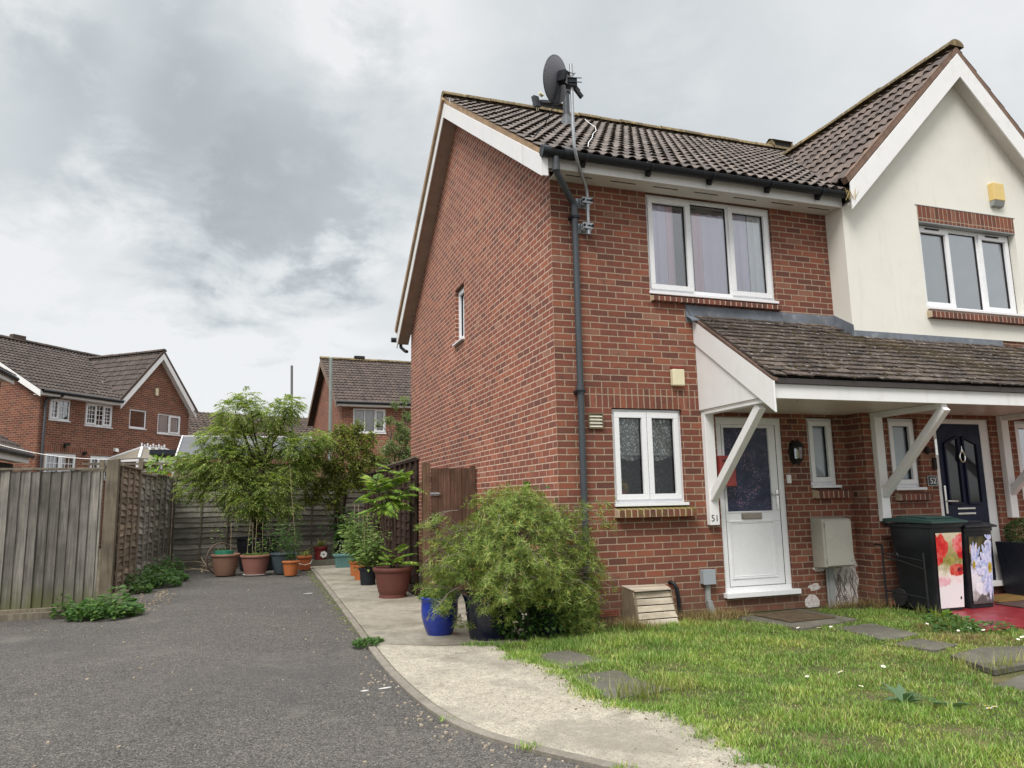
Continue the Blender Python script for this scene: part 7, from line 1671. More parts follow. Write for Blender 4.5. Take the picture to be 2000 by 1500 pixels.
def stemmy(name, label, base, stems, mat, nleaf, ll, lw, spreadr=0.06, droop=0.3, stemr=0.005, cat='plant', canes_=(), compound=False):
    """upright stems with leaves along them"""
    t = plant(name, label, cat, base); m = MB(); P, D = [], []
    for a, b in stems:
        limb(m, a, b, stemr, stemr * 0.5, 0.0, 6, 0.012, 5)
        a_, b_ = np.array(a), np.array(b); tt = rng.uniform(0.15, 1.0, nleaf)
        ang = rng.uniform(0, 2 * math.pi, nleaf); out = np.stack([np.cos(ang), np.sin(ang), rng.uniform(-0.2, 0.5, nleaf) - droop * 0.5], 1)
        P.append(a_ + (b_ - a_) * tt[:, None] + out * spreadr * rng.uniform(0, 1, (nleaf, 1))); D.append(out)
    m.build('stems', mat if stemr < 0.004 else TWIG, t, smooth_=True)
    P, D = np.concatenate(P), np.concatenate(D)
    if compound:
        p, d, n_, l_, w_ = frond_cloud(P, D, ll * 3.2, 0.35, 4, ll, lw); leaf_obj('leaves', p, d, n_, l_, w_, mat, t)
    else:
        n = len(P); l_ = ll * rng.uniform(0.6, 1.2, n); leaf_obj('leaves', P, D, rng.normal(0, 0.35, (n, 3)) + V3(0, -0.2, 1), l_, l_ * lw, mat, t, fold=0.12)
    canes(t, canes_)
    return t

# the sumac and its neighbours on the path
round_pot('large deep terracotta pot holding the sumac by the brown fence', -1.195, 3.33, 0.285, 0.195, 0.415, TERRAD, foot=True, rimh=0.055, rim=0.03)
su = plant('sumac', 'sumac with long toothed leaf fans on two bare stems in the large terracotta pot', 'shrub', (-1.195, 3.33, 0.38))
m_ = MB()
m_.tube([(-1.22, 3.33, 0.38), (-1.27, 3.32, 0.60), (-1.33, 3.30, 0.85), (-1.345, 3.30, 1.10), (-1.33, 3.30, 1.25)], [0.020, 0.018, 0.016, 0.014, 0.012], 8)
m_.tube([(-1.18, 3.34, 0.38), (-1.185, 3.35, 0.62), (-1.19, 3.36, 0.85), (-1.20, 3.36, 1.08), (-1.22, 3.37, 1.28)], [0.018, 0.016, 0.015, 0.013, 0.010], 8)
m_.tube([(-1.14, 3.31, 0.39), (-1.10, 3.28, 0.55), (-1.0, 3.22, 0.78)], [0.007, 0.006, 0.004], 6)
m_.tube([(-1.33, 3.30, 1.22), (-1.40, 3.28, 1.40), (-1.45, 3.26, 1.60)], [0.011, 0.008, 0.005], 6); m_.tube([(-1.33, 3.30, 1.22), (-1.27, 3.30, 1.45), (-1.24, 3.30, 1.72)], [0.010, 0.008, 0.004], 6); m_.tube([(-1.22, 3.37, 1.26), (-1.10, 3.36, 1.40), (-1.02, 3.34, 1.58)], [0.010, 0.008, 0.004], 6)
st, di, ln = [], [], []
NODES = [(-1.30, 3.26, 1.34, 9, 0.38), (-1.16, 3.32, 1.36, 9, 0.38), (-1.36, 3.26, 1.52, 8, 0.34), (-1.18, 3.32, 1.52, 8, 0.34), (-1.10, 3.33, 1.62, 8, 0.30), (-1.34, 3.30, 1.24, 9, 0.40), (-1.42, 3.27, 1.45, 8, 0.36), (-1.45, 3.26, 1.60, 9, 0.32), (-1.28, 3.30, 1.42, 8, 0.36), (-1.25, 3.30, 1.62, 8, 0.33), (-1.24, 3.30, 1.74, 8, 0.28), (-1.21, 3.37, 1.27, 9, 0.42), (-1.10, 3.36, 1.42, 8, 0.38), (-1.02, 3.34, 1.58, 9, 0.33)]
for q, (nx_, ny_, nz_, n, lf_n) in enumerate(NODES):
    for k in range(n - 3):
        a = 2.399 * k + q * 1.3; el = rng.uniform(-0.25, 0.75) + (0.25 if nz_ > 1.55 else 0)
        st.append(V3(nx_, ny_, nz_) + rng.normal(0, 0.02, 3)); di.append(V3(math.cos(a) * math.cos(el), math.sin(a) * math.cos(el), math.sin(el))); ln.append(lf_n * rng.uniform(0.8, 1.15))
for s_, d_, l_ in [((-1.16, 3.28, 0.44), (-0.8, -0.5, 0.45), 0.34), ((-1.15, 3.27, 0.46), (0.7, -0.6, 0.35), 0.36), ((-1.17, 3.27, 0.46), (0.0, -0.9, 0.5), 0.32), ((-1.2, 3.3, 0.46), (-0.4, 0.2, 0.8), 0.3), ((-1.12, 3.3, 0.44), (0.9, 0.0, 0.25), 0.32)]: st.append(V3(*s_)); di.append(V3(*d_)); ln.append(l_)
for k in range(12):
    a = 2.399 * k; st.append(V3(-1.18, 3.29, 0.42 + 0.02 * k)); di.append(V3(math.cos(a), math.sin(a), rng.uniform(0.3, 1.0))); ln.append(rng.uniform(0.24, 0.36))
P_, D_, N_, LL_, WW_ = [], [], [], [], []
for s_, d_, l_ in zip(st, di, ln):
    d_ = d_ / np.linalg.norm(d_); side = np.cross(d_, V3(0, 0, 1)); side /= np.linalg.norm(side) + 1e-6; upn = np.cross(side, d_)
    pts_ = [s_ + d_ * l_ * t - V3(0, 0, 0.30 * l_ * t * t) for t in np.linspace(0, 1, 13)]
    m_.tube([Vector(p) for p in pts_[::3]], 0.0028, 4)
    for k in range(2, 13):
        t = k / 12; tang = pts_[k] - pts_[k - 1]; tang /= np.linalg.norm(tang)
        ll = l_ * 0.34 * math.sin(math.pi * min(1, 0.18 + 0.80 * t)) ** 0.7
        for s in (-1, 1): P_.append(pts_[k]); D_.append(side * s * 0.8 + tang * 0.65 - V3(0, 0, 0.22)); N_.append(upn + rng.normal(0, 0.12, 3)); LL_.append(ll); WW_.append(ll * 0.25)
    P_.append(pts_[-1]); D_.append(tang); N_.append(upn); LL_.append(l_ * 0.2); WW_.append(l_ * 0.06)
m_.build('stems', BARK, su, smooth_=True)
leaf_obj('leaves', P_, D_, N_, np.array(LL_), np.array(WW_), LM['sumac'], su, fold=0.15, midf=0.38)
round_pot('black plastic pot behind the sumac pot on the path', -1.295, 5.12, 0.155, 0.115, 0.27, BLKPOT, band=False, rimh=0.03)
round_pot('orange clay pot with a broken rim just behind the black pot', -1.30, 5.95, 0.14, 0.10, 0.26, ORANGE)
round_pot('orange clay pot farthest back in the row beside the fence', -1.27, 6.75, 0.145, 0.105, 0.27, ORANGE)
def tom(label, x, y, h, w, n=7, base=0.24):
    return stemmy('tomato_plant', label, (x, y, base), [((x + rng.uniform(-.04, .04), y, base), (x + rng.uniform(-w, w), y + rng.uniform(-w, w), base + h * rng.uniform(0.6, 1))) for _ in range(n)], LM['tomato'], 95, 0.085, 0.42, 0.17,
        canes_=[((x - 0.05, y + 0.03, base), (x - 0.07, y + 0.05, base + h * 1.12)), ((x + 0.07, y, base), (x + 0.09, y + 0.02, base + h * 0.95))])
tom('leafy staked plant in the black pot behind the sumac', -1.29, 5.12, 0.62, 0.20, 8)
tom('tall leafy staked plant in the nearer orange pot', -1.28, 5.95, 0.95, 0.26, 10)
tom('leafy staked plant in the farthest orange pot of the row', -1.25, 6.75, 0.95, 0.30, 10)
tr = thing('plant_trough', 'rectangular teal plastic plant trough at the end of the path', 'planter', (-1.28, 8.75, 0)); m_ = MB(); rgs = []
for hx, hy, z in ((0.165, 0.13, 0.0), (0.20, 0.155, 0.225), (0.225, 0.175, 0.23), (0.23, 0.18, 0.262), (0.205, 0.155, 0.265), (0.195, 0.145, 0.20)): rgs.append([m_.add((-1.28 + a * hx, 8.75 + b * hy, z)) for a, b in ((-1, -1), (1, -1), (1, 1), (-1, 1))])
for a, b in zip(rgs, rgs[1:]):
    for k in range(4): m_.idx((a[k], a[(k + 1) % 4], b[(k + 1) % 4], b[k]))
m_.idx(rgs[0][::-1]); m_.idx(rgs[-1])
for k in range(14): x = -1.42 + k * 0.0215; m_.bar((x, 8.618 - 0.0, 0.02), (-1.28 + (x + 1.28) * 1.18, 8.592, 0.21), 0.008, 0.008)
m_.build('body', TEAL, tr, bevel=0.006)
m_ = MB(); m_.box(-1.95, -0.95, 9.38, 9.75, -0.04, 0.12); tag(m_.build('stone_step', mat_slab, bevel=0.01), 'mossy stone edging block behind the teal trough', 'step')
round_pot('dark red pot with a white flower painted on it, on the stone block', -1.70, 9.55, 0.155, 0.118, 0.28, pot_mat('oxblood_pot', (0.16, 0.022, 0.020)), z=0.12, rimh=0.06)
rp = bpy.data.objects['plant_pot.004'] if 'plant_pot.004' in bpy.data.objects else None
m_ = MB()
fc = Vector((-1.645, 9.408, 0.235))
for k in range(6):
    a = math.pi * k / 3 + 0.3; c = fc + Vector((0.045 * math.cos(a), 0.006 if True else 0, 0.045 * math.sin(a)))
    m_.face([c + Vector((0.03 * math.cos(b) * (1.0), 0.25 * 0.03 * math.cos(b), 0.03 * math.sin(b))) + Vector((0, -0.012, 0)) for b in [2 * math.pi * j / 10 for j in range(10)]])
def attach(o, parent): o.parent = parent; o.location = Vector(o.location) - Vector(ORG[parent.name]); return o
potred = [o for o in COL.objects if o.get('label', '').startswith('dark red pot')][0]
m_.build('painted_flower', MAT['white'], potred)
def strappy(name, label, x, y, z, n, ln, mat, wd=0.02):
    t = plant(name, label, 'plant', (x, y, z)); a = rng.uniform(0, 2 * math.pi, n); P = np.tile(V3(x, y, z), (n, 1)) + rng.normal(0, 0.02, (n, 3)) * V3(1, 1, 0)
    el = rng.uniform(0.35, 1.3, n); D = np.stack([np.cos(a) * np.cos(el), np.sin(a) * np.cos(el), np.sin(el)], 1); leaf_obj('leaves', P, D, np.cross(D, np.cross(V3(0, 0, 1), D)), ln * rng.uniform(0.6, 1.1, n), wd, mat, t, fold=0.35); return t
strappy('spider_plant', 'spiky yellow striped plant in the dark red painted pot', -1.70, 9.55, 0.38, 60, 0.26, LM['variegated'])
round_pot('orange clay pot with a wire handle behind the front orange pot', -2.09, 8.6, 0.155, 0.12, 0.275, pot_mat('orange_bucket', (0.34, 0.095, 0.035)), rimh=0.05)
m_ = MB(); m_.tube([(-2.245, 8.6, 0.2), (-2.20, 8.47, 0.13), (-2.09, 8.43, 0.105), (-1.98, 8.47, 0.13), (-1.935, 8.6, 0.2)], 0.005, 6)
m_.build('wire_handle', MAT['white'], [o for o in COL.objects if o.get('label', '').startswith('orange clay pot with a wire')][0], smooth_=True)
strappy('spider_plant', 'spiky yellow green plant in the wire handled orange pot', -2.09, 8.6, 0.25, 50, 0.24, LM['variegated'])
round_pot('small orange clay pot in front of the blue grey pot', -2.405, 7.5, 0.165, 0.115, 0.265, ORANGE, rimh=0.04)
round_pot('wide blue grey pot behind the small orange pot', -2.52, 8.02, 0.275, 0.16, 0.39, SLATEPOT, rimh=0.04)
round_pot('rose terracotta pot with a white saucer, second from the left', -3.04, 8.02, 0.285, 0.185, 0.375, TERRAR, rimh=0.05)
m_ = MB(); m_.lathe((-3.04, 8.02, -0.02), [(0.19, 0.0), (0.225, 0.03), (0.22, 0.032), (0.19, 0.012)], 30); tag(m_.build('pot_saucer', MAT['white'], smooth_=True), 'white saucer under the rose terracotta pot', 'saucer')
round_pot('tan terracotta pot at the far left of the pot row', -3.59, 8.2, 0.27, 0.18, 0.40, TERRA2, rimh=0.05)
tb = thing('black_tub', 'big black plastic tub behind the terracotta pots holding the feathery tree', 'pot', (-3.0, 9.25, 0)); m_ = MB()
m_.lathe((-3.0, 9.25, 0), [(0.34, 0.0), (0.40, 0.45), (0.41, 0.46), (0.42, 0.62), (0.45, 0.63), (0.45, 0.66), (0.43, 0.66), (0.41, 0.60)], 36); m_.build('body', BLKPOT, tb, smooth_=True)
m_ = MB(); m_.lathe((-3.0, 9.25, 0), [(0.41, 0.60), (0.2, 0.62), (0.01, 0.63)], 24, cap0=False, cap1=True); m_.build('soil', SOIL, tb)
m_ = MB(); m_.tube([(-3.70 + 0.26 * math.cos(a) * 0.95, 8.72 + 0.16 * math.cos(a), 0.28 + 0.30 * math.sin(a)) for a in [2 * math.pi * i / 36 for i in range(37)]], 0.018, 8, caps=False)
tag(m_.build('bicycle_tyre', plain('dusty_tyre', (0.13, 0.09, 0.075), 0.8, 0.2), smooth_=True), 'old bicycle tyre leaning behind the tan terracotta pot', 'tyre')
m_ = MB(); m_.lathe((-3.62, 8.2, 0.36), [(0.18, 0.0), (0.17, 0.10), (0.02, 0.11)], 14); tag(m_.build('green_bag', plain('green_plastic', (0.02, 0.15, 0.09), 0.4, 0.2, 12)), 'green plastic tucked into the tan terracotta pot', 'bag')
stemmy('tomato_plant', 'thin staked seedling in the tan terracotta pot', (-3.65, 8.2, 0.37), [((-3.68, 8.2, 0.37), (-3.72, 8.15, 0.95)), ((-3.66, 8.2, 0.37), (-3.86, 8.1, 1.02))], LM['tomato'], 26, 0.06, 0.45, 0.11, canes_=[((-3.5, 8.2, 0.38), (-3.51, 8.2, 1.0))], compound=False)
stemmy('tomato_plant', 'tangle of staked seedlings in the rose terracotta pot', (-3.04, 8.02, 0.35), [((-3.1 + 0.06 * k, 8.0, 0.35), (-3.16 + 0.08 * k + rng.uniform(-.05, .05), 8.0, 0.35 + rng.uniform(0.25, 0.62))) for k in range(6)], LM['tomato'], 20, 0.065, 0.45, 0.10,
    canes_=[((-3.2, 8.0, 0.36), (-3.16, 8.0, 1.02)), ((-3.05, 7.95, 0.36), (-3.04, 7.95, 1.08)), ((-2.92, 8.05, 0.36), (-2.93, 8.05, 1.0)), ((-3.1, 8.05, 0.36), (-3.11, 8.05, 0.98))])
n = 160; a = rng.uniform(0, 6.28, n); rr2 = 0.23 * np.sqrt(rng.uniform(0, 1, n))
t_ = plant('weed_clump', 'low green weeds covering the soil of the rose terracotta pot', 'plant', (-3.04, 8.02, 0.35)); leaf_obj('leaves', np.stack([-3.04 + rr2 * np.cos(a), 8.02 + rr2 * np.sin(a), np.full(n, 0.35)], 1), np.stack([np.cos(a) * .6, np.sin(a) * .6, np.full(n, .7)], 1), rng.normal(0, .4, (n, 3)) + V3(0, 0, 1), 0.07 * rng.uniform(.6, 1.2, n), 0.035, LM['tomato'], t_)
stemmy('fennel', 'fine feathery green plant in the small orange pot with a tall cane behind', (-2.405, 7.5, 0.24), [((-2.42 + rng.uniform(-.06, .06), 7.5, 0.24), (-2.45 + rng.uniform(-.22, .22), 7.5 + rng.uniform(-.15, .15), 0.24 + rng.uniform(0.45, 0.95))) for _ in range(11)], LM['weed'], 30, 0.034, 0.22, 0.06,
    compound=True, canes_=[((-2.30, 7.62, 0.26), (-2.47, 7.7, 2.1))], stemr=0.0035)
stemmy('leafy_seedlings', 'broad leaved green stems in the wide blue grey pot', (-2.6, 8.02, 0.36), [((-2.6 + rng.uniform(-.15, .15), 8.02, 0.36), (-2.62 + rng.uniform(-.3, .25), 8.0 + rng.uniform(-.1, .1), 0.36 + rng.uniform(0.3, 0.75))) for _ in range(9)], LM['weed'], 18, 0.10, 0.36, 0.10)
kp = thing('dark_shrub_pot', 'dark pot behind the teal trough with large leafy shrub and hanging ivy', 'pot', (-1.15, 9.45, 0)); m_ = MB(); m_.lathe((-1.12, 9.5, 0), [(0.24, 0), (0.30, 0.46), (0.32, 0.48), (0.31, 0.52), (0.28, 0.50)], 24, cap1=True); m_.build('body', BLKPOT, kp, smooth_=True)
stemmy('leafy_shrub', 'large leaved dark green shrub in the dark pot by the rear fence', (-1.12, 9.5, 0.5), [((-1.12 + rng.uniform(-.15, .15), 9.5, 0.5), (-1.15 + rng.uniform(-.5, .35), 9.4 + rng.uniform(-.2, .2), 0.6 + rng.uniform(0.2, 0.9))) for _ in range(14)], LM['dark'], 16, 0.17, 0.55, 0.12, droop=0.9)
n = 260; a = rng.uniform(0, 6.28, n); zz = rng.uniform(0.22, 0.55, n); leaf_obj('trailing_ivy', np.stack([-1.12 + 0.33 * np.cos(a), 9.5 + 0.33 * np.sin(a), zz], 1), np.stack([np.cos(a) * .4, np.sin(a) * .4, np.full(n, -.8)], 1), np.stack([np.cos(a), np.sin(a), np.full(n, .5)], 1), 0.06, 0.045, LM['birch'], kp)

# blue glazed pot, dark tubs and the big needle leaved shrub
round_pot('glossy cobalt blue pot with small pink flowers left of the big shrub', -1.27, 0.16, 0.20, 0.125, 0.375, COBALT, belly=0.025, rimh=0.035, rim=0.02, band=False)
bp = plant('flowering_plant', 'low leafy plant with tiny pink flowers in the cobalt blue pot', 'plant', (-1.27, 0.16, 0.34)); n = 420; a = rng.uniform(0, 6.28, n); rr2 = 0.19 * np.sqrt(rng.uniform(0, 1, n))
leaf_obj('leaves', np.stack([-1.27 + rr2 * np.cos(a), 0.16 + rr2 * np.sin(a), 0.34 + rng.uniform(0, 0.13, n) * (1.2 - rr2 / 0.2)], 1), np.stack([np.cos(a) * .7, np.sin(a) * .7, rng.uniform(-.1, .9, n)], 1), rng.normal(0, .4, (n, 3)) + V3(0, -.3, 1), 0.055 * rng.uniform(.6, 1.3, n), 0.024, LM['weed'], bp)
n = 40; a = rng.uniform(0, 6.28, n); rr2 = 0.17 * np.sqrt(rng.uniform(0, 1, n)); leaf_obj('blossom', np.stack([-1.20 + rr2 * np.cos(a), 0.16 + rr2 * np.sin(a), 0.46 + rng.uniform(0, 0.06, n)], 1), unit(n), unit(n), 0.018, 0.016, plain('pink_petal', (0.62, 0.25, 0.38), 0.7, 0.15), bp)
round_pot('large near black tub under the needle leaved shrub', -0.86, -0.24, 0.27, 0.20, 0.42, plain('dark_glaze', (0.008, 0.010, 0.024), 0.2, 0.2, 4, 0.5), rimh=0.03, band=False)
round_pot('second dark tub hidden under the shrub against the wall', -0.25, -0.28, 0.27, 0.20, 0.44, BLKPOT, rimh=0.03, band=False)
gs = plant('needle_leaved_shrub', 'big rounded shrub of star shaped needle leaves in dark tubs at the house corner', 'shrub', (-0.62, -0.30, 0.35))
ctrs = [(-0.62, -0.32, 0.90, .62), (-0.98, -0.30, 0.84, .42), (-0.22, -0.36, 0.86, .48), (-0.60, -0.45, 1.12, .38), (-0.28, -0.30, 1.18, .28), (-0.92, -0.2, 1.08, .34), (0.02, -0.40, 0.62, .34), (-0.05, -0.45, 0.34, .30), (-1.15, -0.35, 0.62, .30), (-0.75, -0.62, 0.62, .32), (-0.30, -0.62, 0.58, .34), (0.16, -0.36, 0.34, .24), (0.0, -0.42, 0.20, .26), (0.24, -0.32, 0.62, .20), (-1.2, -0.42, 0.85, .24), (-1.12, -0.5, 0.44, .16), (-0.92, -0.30, 1.12, .34), (-1.16, -0.28, 0.98, .26), (-0.70, -0.40, 1.22, .26), (-1.36, -0.12, 0.40, .19), (-1.18, -0.28, 0.24, .18), (-1.02, -0.55, 0.46, .22), (-0.86, -0.60, 0.36, .20), (-1.28, -0.20, 0.60, .22), (0.10, -0.50, 0.12, .20)]
ctrs = [(-0.55 + (x + 0.55) * 0.90, y, z * 0.99, r_ * 0.93) for x, y, z, r_ in ctrs]
m_ = MB(); tips, outd = [], []
for lx, ly, lz, lr in ctrs:
    limb(m_, (-0.75 if lx < -0.5 else -0.3, -0.27, 0.38), (lx, ly, lz), 0.016, 0.006, 0.05, 8, 0.04, 6)
    n = int(520 * (lr / 0.42) ** 2)
    u = unit(n); rad = lr * (0.45 + 0.62 * rng.uniform(0, 1, n) ** 0.55)
    p = V3(lx, ly, lz) + u * rad[:, None]
    q3 = p * 7.5; cl = np.sin(q3[:, 0] + 1.3 * np.sin(q3[:, 2])) + np.sin(q3[:, 1] * 1.2 + 2.0 + np.sin(q3[:, 0])) + np.sin(q3[:, 2] * 1.1 + q3[:, 0] * 0.6); kk_ = cl > rng.normal(-0.85, 0.5, n); p, u = p[kk_], u[kk_]; n = len(p)
    for k in range(0, n, 6): limb(m_, V3(lx, ly, lz) + u[k] * 0.12, p[k], 0.0035, 0.0018, 0.02, 4, 0.02, 4)
    tips.append(p); outd.append(u)
for k in range(60):    # loose arching twigs past the outline
    a = rng.uniform(0, 6.28); c0 = V3(-0.62 + 0.65 * math.cos(a), -0.42 + 0.3 * math.sin(a), rng.uniform(0.45, 1.25)); e = c0 + V3(0.36 * math.cos(a), -0.10 + 0.22 * math.sin(a), rng.uniform(-0.25, 0.18)); limb(m_, c0, e, 0.004, 0.002, 0.05, 6, 0.015, 4)
    tt = rng.uniform(0.4, 1.0, 7); tips.append(c0 + (e - c0) * tt[:, None] + rng.normal(0, 0.02, (7, 3))); outd.append(np.tile(V3(math.cos(a), math.sin(a), 0.2), (7, 1)))
tips, outd = np.concatenate(tips), np.concatenate(outd)
ok = (tips[:, 1] < -0.05) | (tips[:, 0] < -0.08); ok &= tips[:, 2] > 0.03; ok &= tips[:, 1] > -1.05
tips, outd = tips[ok], outd[ok]
m_.build('branches', TWIG, gs, smooth_=True)
nn = len(tips); K = 11; P_, D_, N_ = [], [], []
axis = outd + V3(0, -0.15, 0.35) + rng.normal(0, 0.35, (nn, 3)); axis /= np.linalg.norm(axis, axis=1, keepdims=True)
e1_ = np.cross(axis, rng.normal(size=(nn, 3))); e1_ /= np.linalg.norm(e1_, axis=1, keepdims=True); e2_ = np.cross(axis, e1_)
for k in range(K):
    a = 2 * math.pi * k / K + rng.uniform(-0.2, 0.2, nn); op = rng.uniform(0.15, 0.75, nn)
    D_.append(e1_ * np.cos(a)[:, None] + e2_ * np.sin(a)[:, None] + axis * op[:, None]); P_.append(tips - axis * rng.uniform(0, 0.03, (nn, 1))); N_.append(axis)
P_, D_, N_ = np.concatenate(P_), np.concatenate(D_), np.concatenate(N_)
leaf_obj('needles', P_, D_, N_, 0.058 * rng.uniform(0.5, 1.4, len(P_)), 0.0064, LM['needle'], gs, fold=0.1)
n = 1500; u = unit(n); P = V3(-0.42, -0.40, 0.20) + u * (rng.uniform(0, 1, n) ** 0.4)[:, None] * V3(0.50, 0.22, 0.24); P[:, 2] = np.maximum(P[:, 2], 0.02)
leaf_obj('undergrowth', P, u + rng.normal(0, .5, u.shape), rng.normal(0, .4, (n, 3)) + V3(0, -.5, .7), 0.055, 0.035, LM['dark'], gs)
stemmy('fig_seedling', 'broad leaved shoot standing above the needle leaved shrub against the wall', (-0.30, -0.12, 1.0), [((-0.34, -0.17, 0.9), (-0.36, -0.17, 1.62)), ((-0.32, -0.16, 1.0), (-0.22, -0.16, 1.55)), ((-0.36, -0.17, 1.1), (-0.46, -0.17, 1.50))], LM['weed'], 8, 0.13, 0.55, 0.05, droop=0.1)
# box bush in the square planter
u = unit(2600); P = V3(6.03, -0.60, 0.78) + u * (rng.uniform(0.6, 1.03, 2600) ** 0.5)[:, None] * V3(0.22, 0.22, 0.19); P[:, 2] = np.maximum(P[:, 2], 0.66)
leaf_obj('bush', P, u + rng.normal(0, .5, u.shape), u, 0.028, 0.016, LM['box'], pl)

# ================================================================== weeds and grass
def weed_patch(name, label, pts, n, ll, mat=LM['weed'], h=0.22):
    t = plant(name, label, 'weeds', (pts[0][0], pts[0][1], -0.02)); P, D = [], []
    for (x, y, r_, hh) in pts:
        k = int(n * r_ / 0.25); a = rng.uniform(0, 6.28, k); q = r_ * np.sqrt(rng.uniform(0, 1, k)); z = rng.uniform(0.02, 1, k) * hh * (1.1 - q / r_ * 0.7)
        P.append(np.stack([x + q * np.cos(a), y + q * np.sin(a), z], 1)); D.append(np.stack([np.cos(a), np.sin(a), rng.uniform(-0.3, 0.6, k)], 1))
    P, D = np.concatenate(P), np.concatenate(D); k = len(P); leaf_obj('leaves', P, D, rng.normal(0, 0.4, (k, 3)) + V3(0, -0.3, 1), ll * rng.uniform(0.5, 1.25, k), ll * 0.6 * rng.uniform(0.7, 1.1, k), mat, t, fold=0.12); return t
weed_patch('weed_clump', 'lush leafy weeds spilling onto the drive below the fence post', [(-4.98, 3.15, 0.22, 0.20), (-4.75, 3.10, 0.26, 0.26), (-4.72, 3.45, 0.20, 0.36), (-4.95, 3.38, 0.15, 0.26), (-4.56, 3.25, 0.16, 0.16)], 330, 0.085)
weed_patch('weed_clump', 'tall leafy weeds along the foot of the slatted panels', [(-4.85, 6.5, 0.24, 0.36), (-4.68, 7.2, 0.26, 0.34), (-4.5, 6.7, 0.24, 0.22), (-4.7, 8.0, 0.26, 0.42), (-4.6, 8.8, 0.22, 0.40), (-4.42, 7.6, 0.2, 0.18), (-4.75, 5.9, 0.14, 0.2)], 300, 0.085)
weed_patch('weed_clump', 'small plant growing against the left board fence', [(-5.30, 3.38, 0.10, 0.30)], 300, 0.07)
weed_patch('weed_clump', 'small spreading weed on the kerb where the path joint meets the drive', [(-2.05, -0.12, 0.11, 0.07), (-1.96, 0.02, 0.08, 0.05)], 600, 0.04)
m_ = MB(); br = random.Random(2)
for k in range(7):
    a = Vector((-4.05 + br.uniform(-.2, .25), 9.0 + br.uniform(-.4, .3), 0.0)); m_.tube([a, a + Vector((br.uniform(-.3, .3), br.uniform(-.2, .2), br.uniform(0.02, 0.16))), a + Vector((br.uniform(-.5, .5), br.uniform(-.2, .2), br.uniform(0.02, 0.3)))], [0.014, 0.011, 0.006], 6)
tag(m_.build('dead_branches', plain('bleached_wood', (0.36, 0.29, 0.20), 0.9, 0.2, 9), smooth_=True), 'bleached dead branches lying by the left of the pots', 'branch')

from math import floor
def in_poly(x, y, poly):
    c = np.zeros(len(x), bool); n = len(poly); j = n - 1
    for i in range(n):
        xi, yi = poly[i]; xj, yj = poly[j]
        c ^= ((yi > y) != (yj > y)) & (x < (xj - xi) * (y - yi) / (yj - yi + 1e-12) + xi); j = i
    return c
SLABS = [[(-0.80, -1.23), (-0.42, -1.15), (-0.30, -1.72), (-0.74, -1.78)], [(-0.80, -2.04), (-0.38, -2.0), (-0.30, -2.68), (-0.80, -2.76)], [(1.92, -0.30), (2.95, -0.10), (2.98, -0.93), (2.10, -1.14)], [(2.42, -1.24), (2.92, -1.20), (2.86, -1.84), (2.34, -1.94)],
         [(2.27, -2.09), (2.66, -2.00), (2.75, -2.34), (2.36, -2.45)], [(2.20, -2.74), (2.66, -2.62), (3.3, -2.80), (3.2, -3.14), (2.36, -3.20), (2.04, -3.24)], [(2.12, -3.17), (3.2, -3.07), (3.2, -3.75), (1.86, -3.72), (1.72, -3.46)]]
def fbm(x, y, s, seed):
    g = np.random.default_rng(seed); v = np.zeros(len(x)); amp = 1.0
    for o in range(4):
        for _ in range(3):
            a = g.uniform(0, 6.28); f = s * 2 ** o * g.uniform(0.7, 1.3); v += amp * np.sin((x * math.cos(a) + y * math.sin(a)) * f * 6.28 + g.uniform(0, 6.28))
        amp *= 0.6
    return v / 4.0
def scatter(n, x0, x1, y0, y1, poly, avoid=True):
    x, y = rng.uniform(x0, x1, n), rng.uniform(y0, y1, n); k = in_poly(x, y, poly)
    if avoid:
        for s, kf in zip(SLABS, (0.86, 0.84, 1.16, 0.98, 0.96, 0.98, 1.0)):
            c = np.mean(np.array(s), 0); wob = 0.03 * np.sin(x * 31) + 0.03 * np.sin(y * 37 + x * 9); k &= ~in_poly(x + wob, y + wob, [tuple(c + (np.array(p) - c) * kf) for p in s])
    return x[k], y[k]
LAWNG = [(-0.93, -0.75)] + [(x - 0.035, y - 0.02) for x, y in INNER] + [(0.4, -4.90), (2.0, -5.3), (6.5, -5.9), (6.5, -1.98), (4.1, -1.98), (3.45, -2.0), (4.0, -1.20), (3.85, -0.35), (3.3, -0.25), (2.0, -0.30), (0.0, -0.30), (-0.5, -0.60)]
def grass(name, x, y, h, w, mat, lean=0.55, label=None):
    n = len(x); a = rng.uniform(0, 6.28, n); ln = rng.uniform(0.1, 1.0, n) * lean
    D = np.stack([np.cos(a) * ln, np.sin(a) * ln, np.ones(n)], 1); N2 = np.stack([np.cos(a), np.sin(a), -ln], 1)
    o = leaf_obj(name, np.stack([x, y, np.full(n, -0.008)], 1), D, N2, h, w, mat, loc=(2, -2, 0), fold=-0.18, midf=0.4)
    return kind(tag(o, label, 'grass'), 'stuff')
x, y = scatter(380000, -1.0, 4.8, -5.6, -0.2, LAWNG)
f1, f2 = fbm(x, y, 0.55, 1), fbm(x, y, 1.7, 2)
dry = (f2 * 0.6 + f1 * 0.5 + np.clip((x - 0.9) * 0.35, -0.3, 0.5) * (y < -1.5) + rng.normal(0, 0.38, len(x))) > 0.66
keep = (rng.uniform(0, 1, len(x)) < np.clip(0.62 + 0.5 * f2, 0.22, 1)) & (~dry | (rng.uniform(0, 1, len(x)) < 0.8))
x, y, f1, f2, dry = x[keep], y[keep], f1[keep], f2[keep], dry[keep]
hh = np.clip(0.030 + 0.030 * f2 + 0.012 * f1 + rng.normal(0, 0.012, len(x)), 0.014, 0.12)
lush = np.exp(-((x - 0.7) ** 2) / 1.8 - ((y + 0.9) ** 2) / 0.5); hh *= 1 + 0.6 * lush
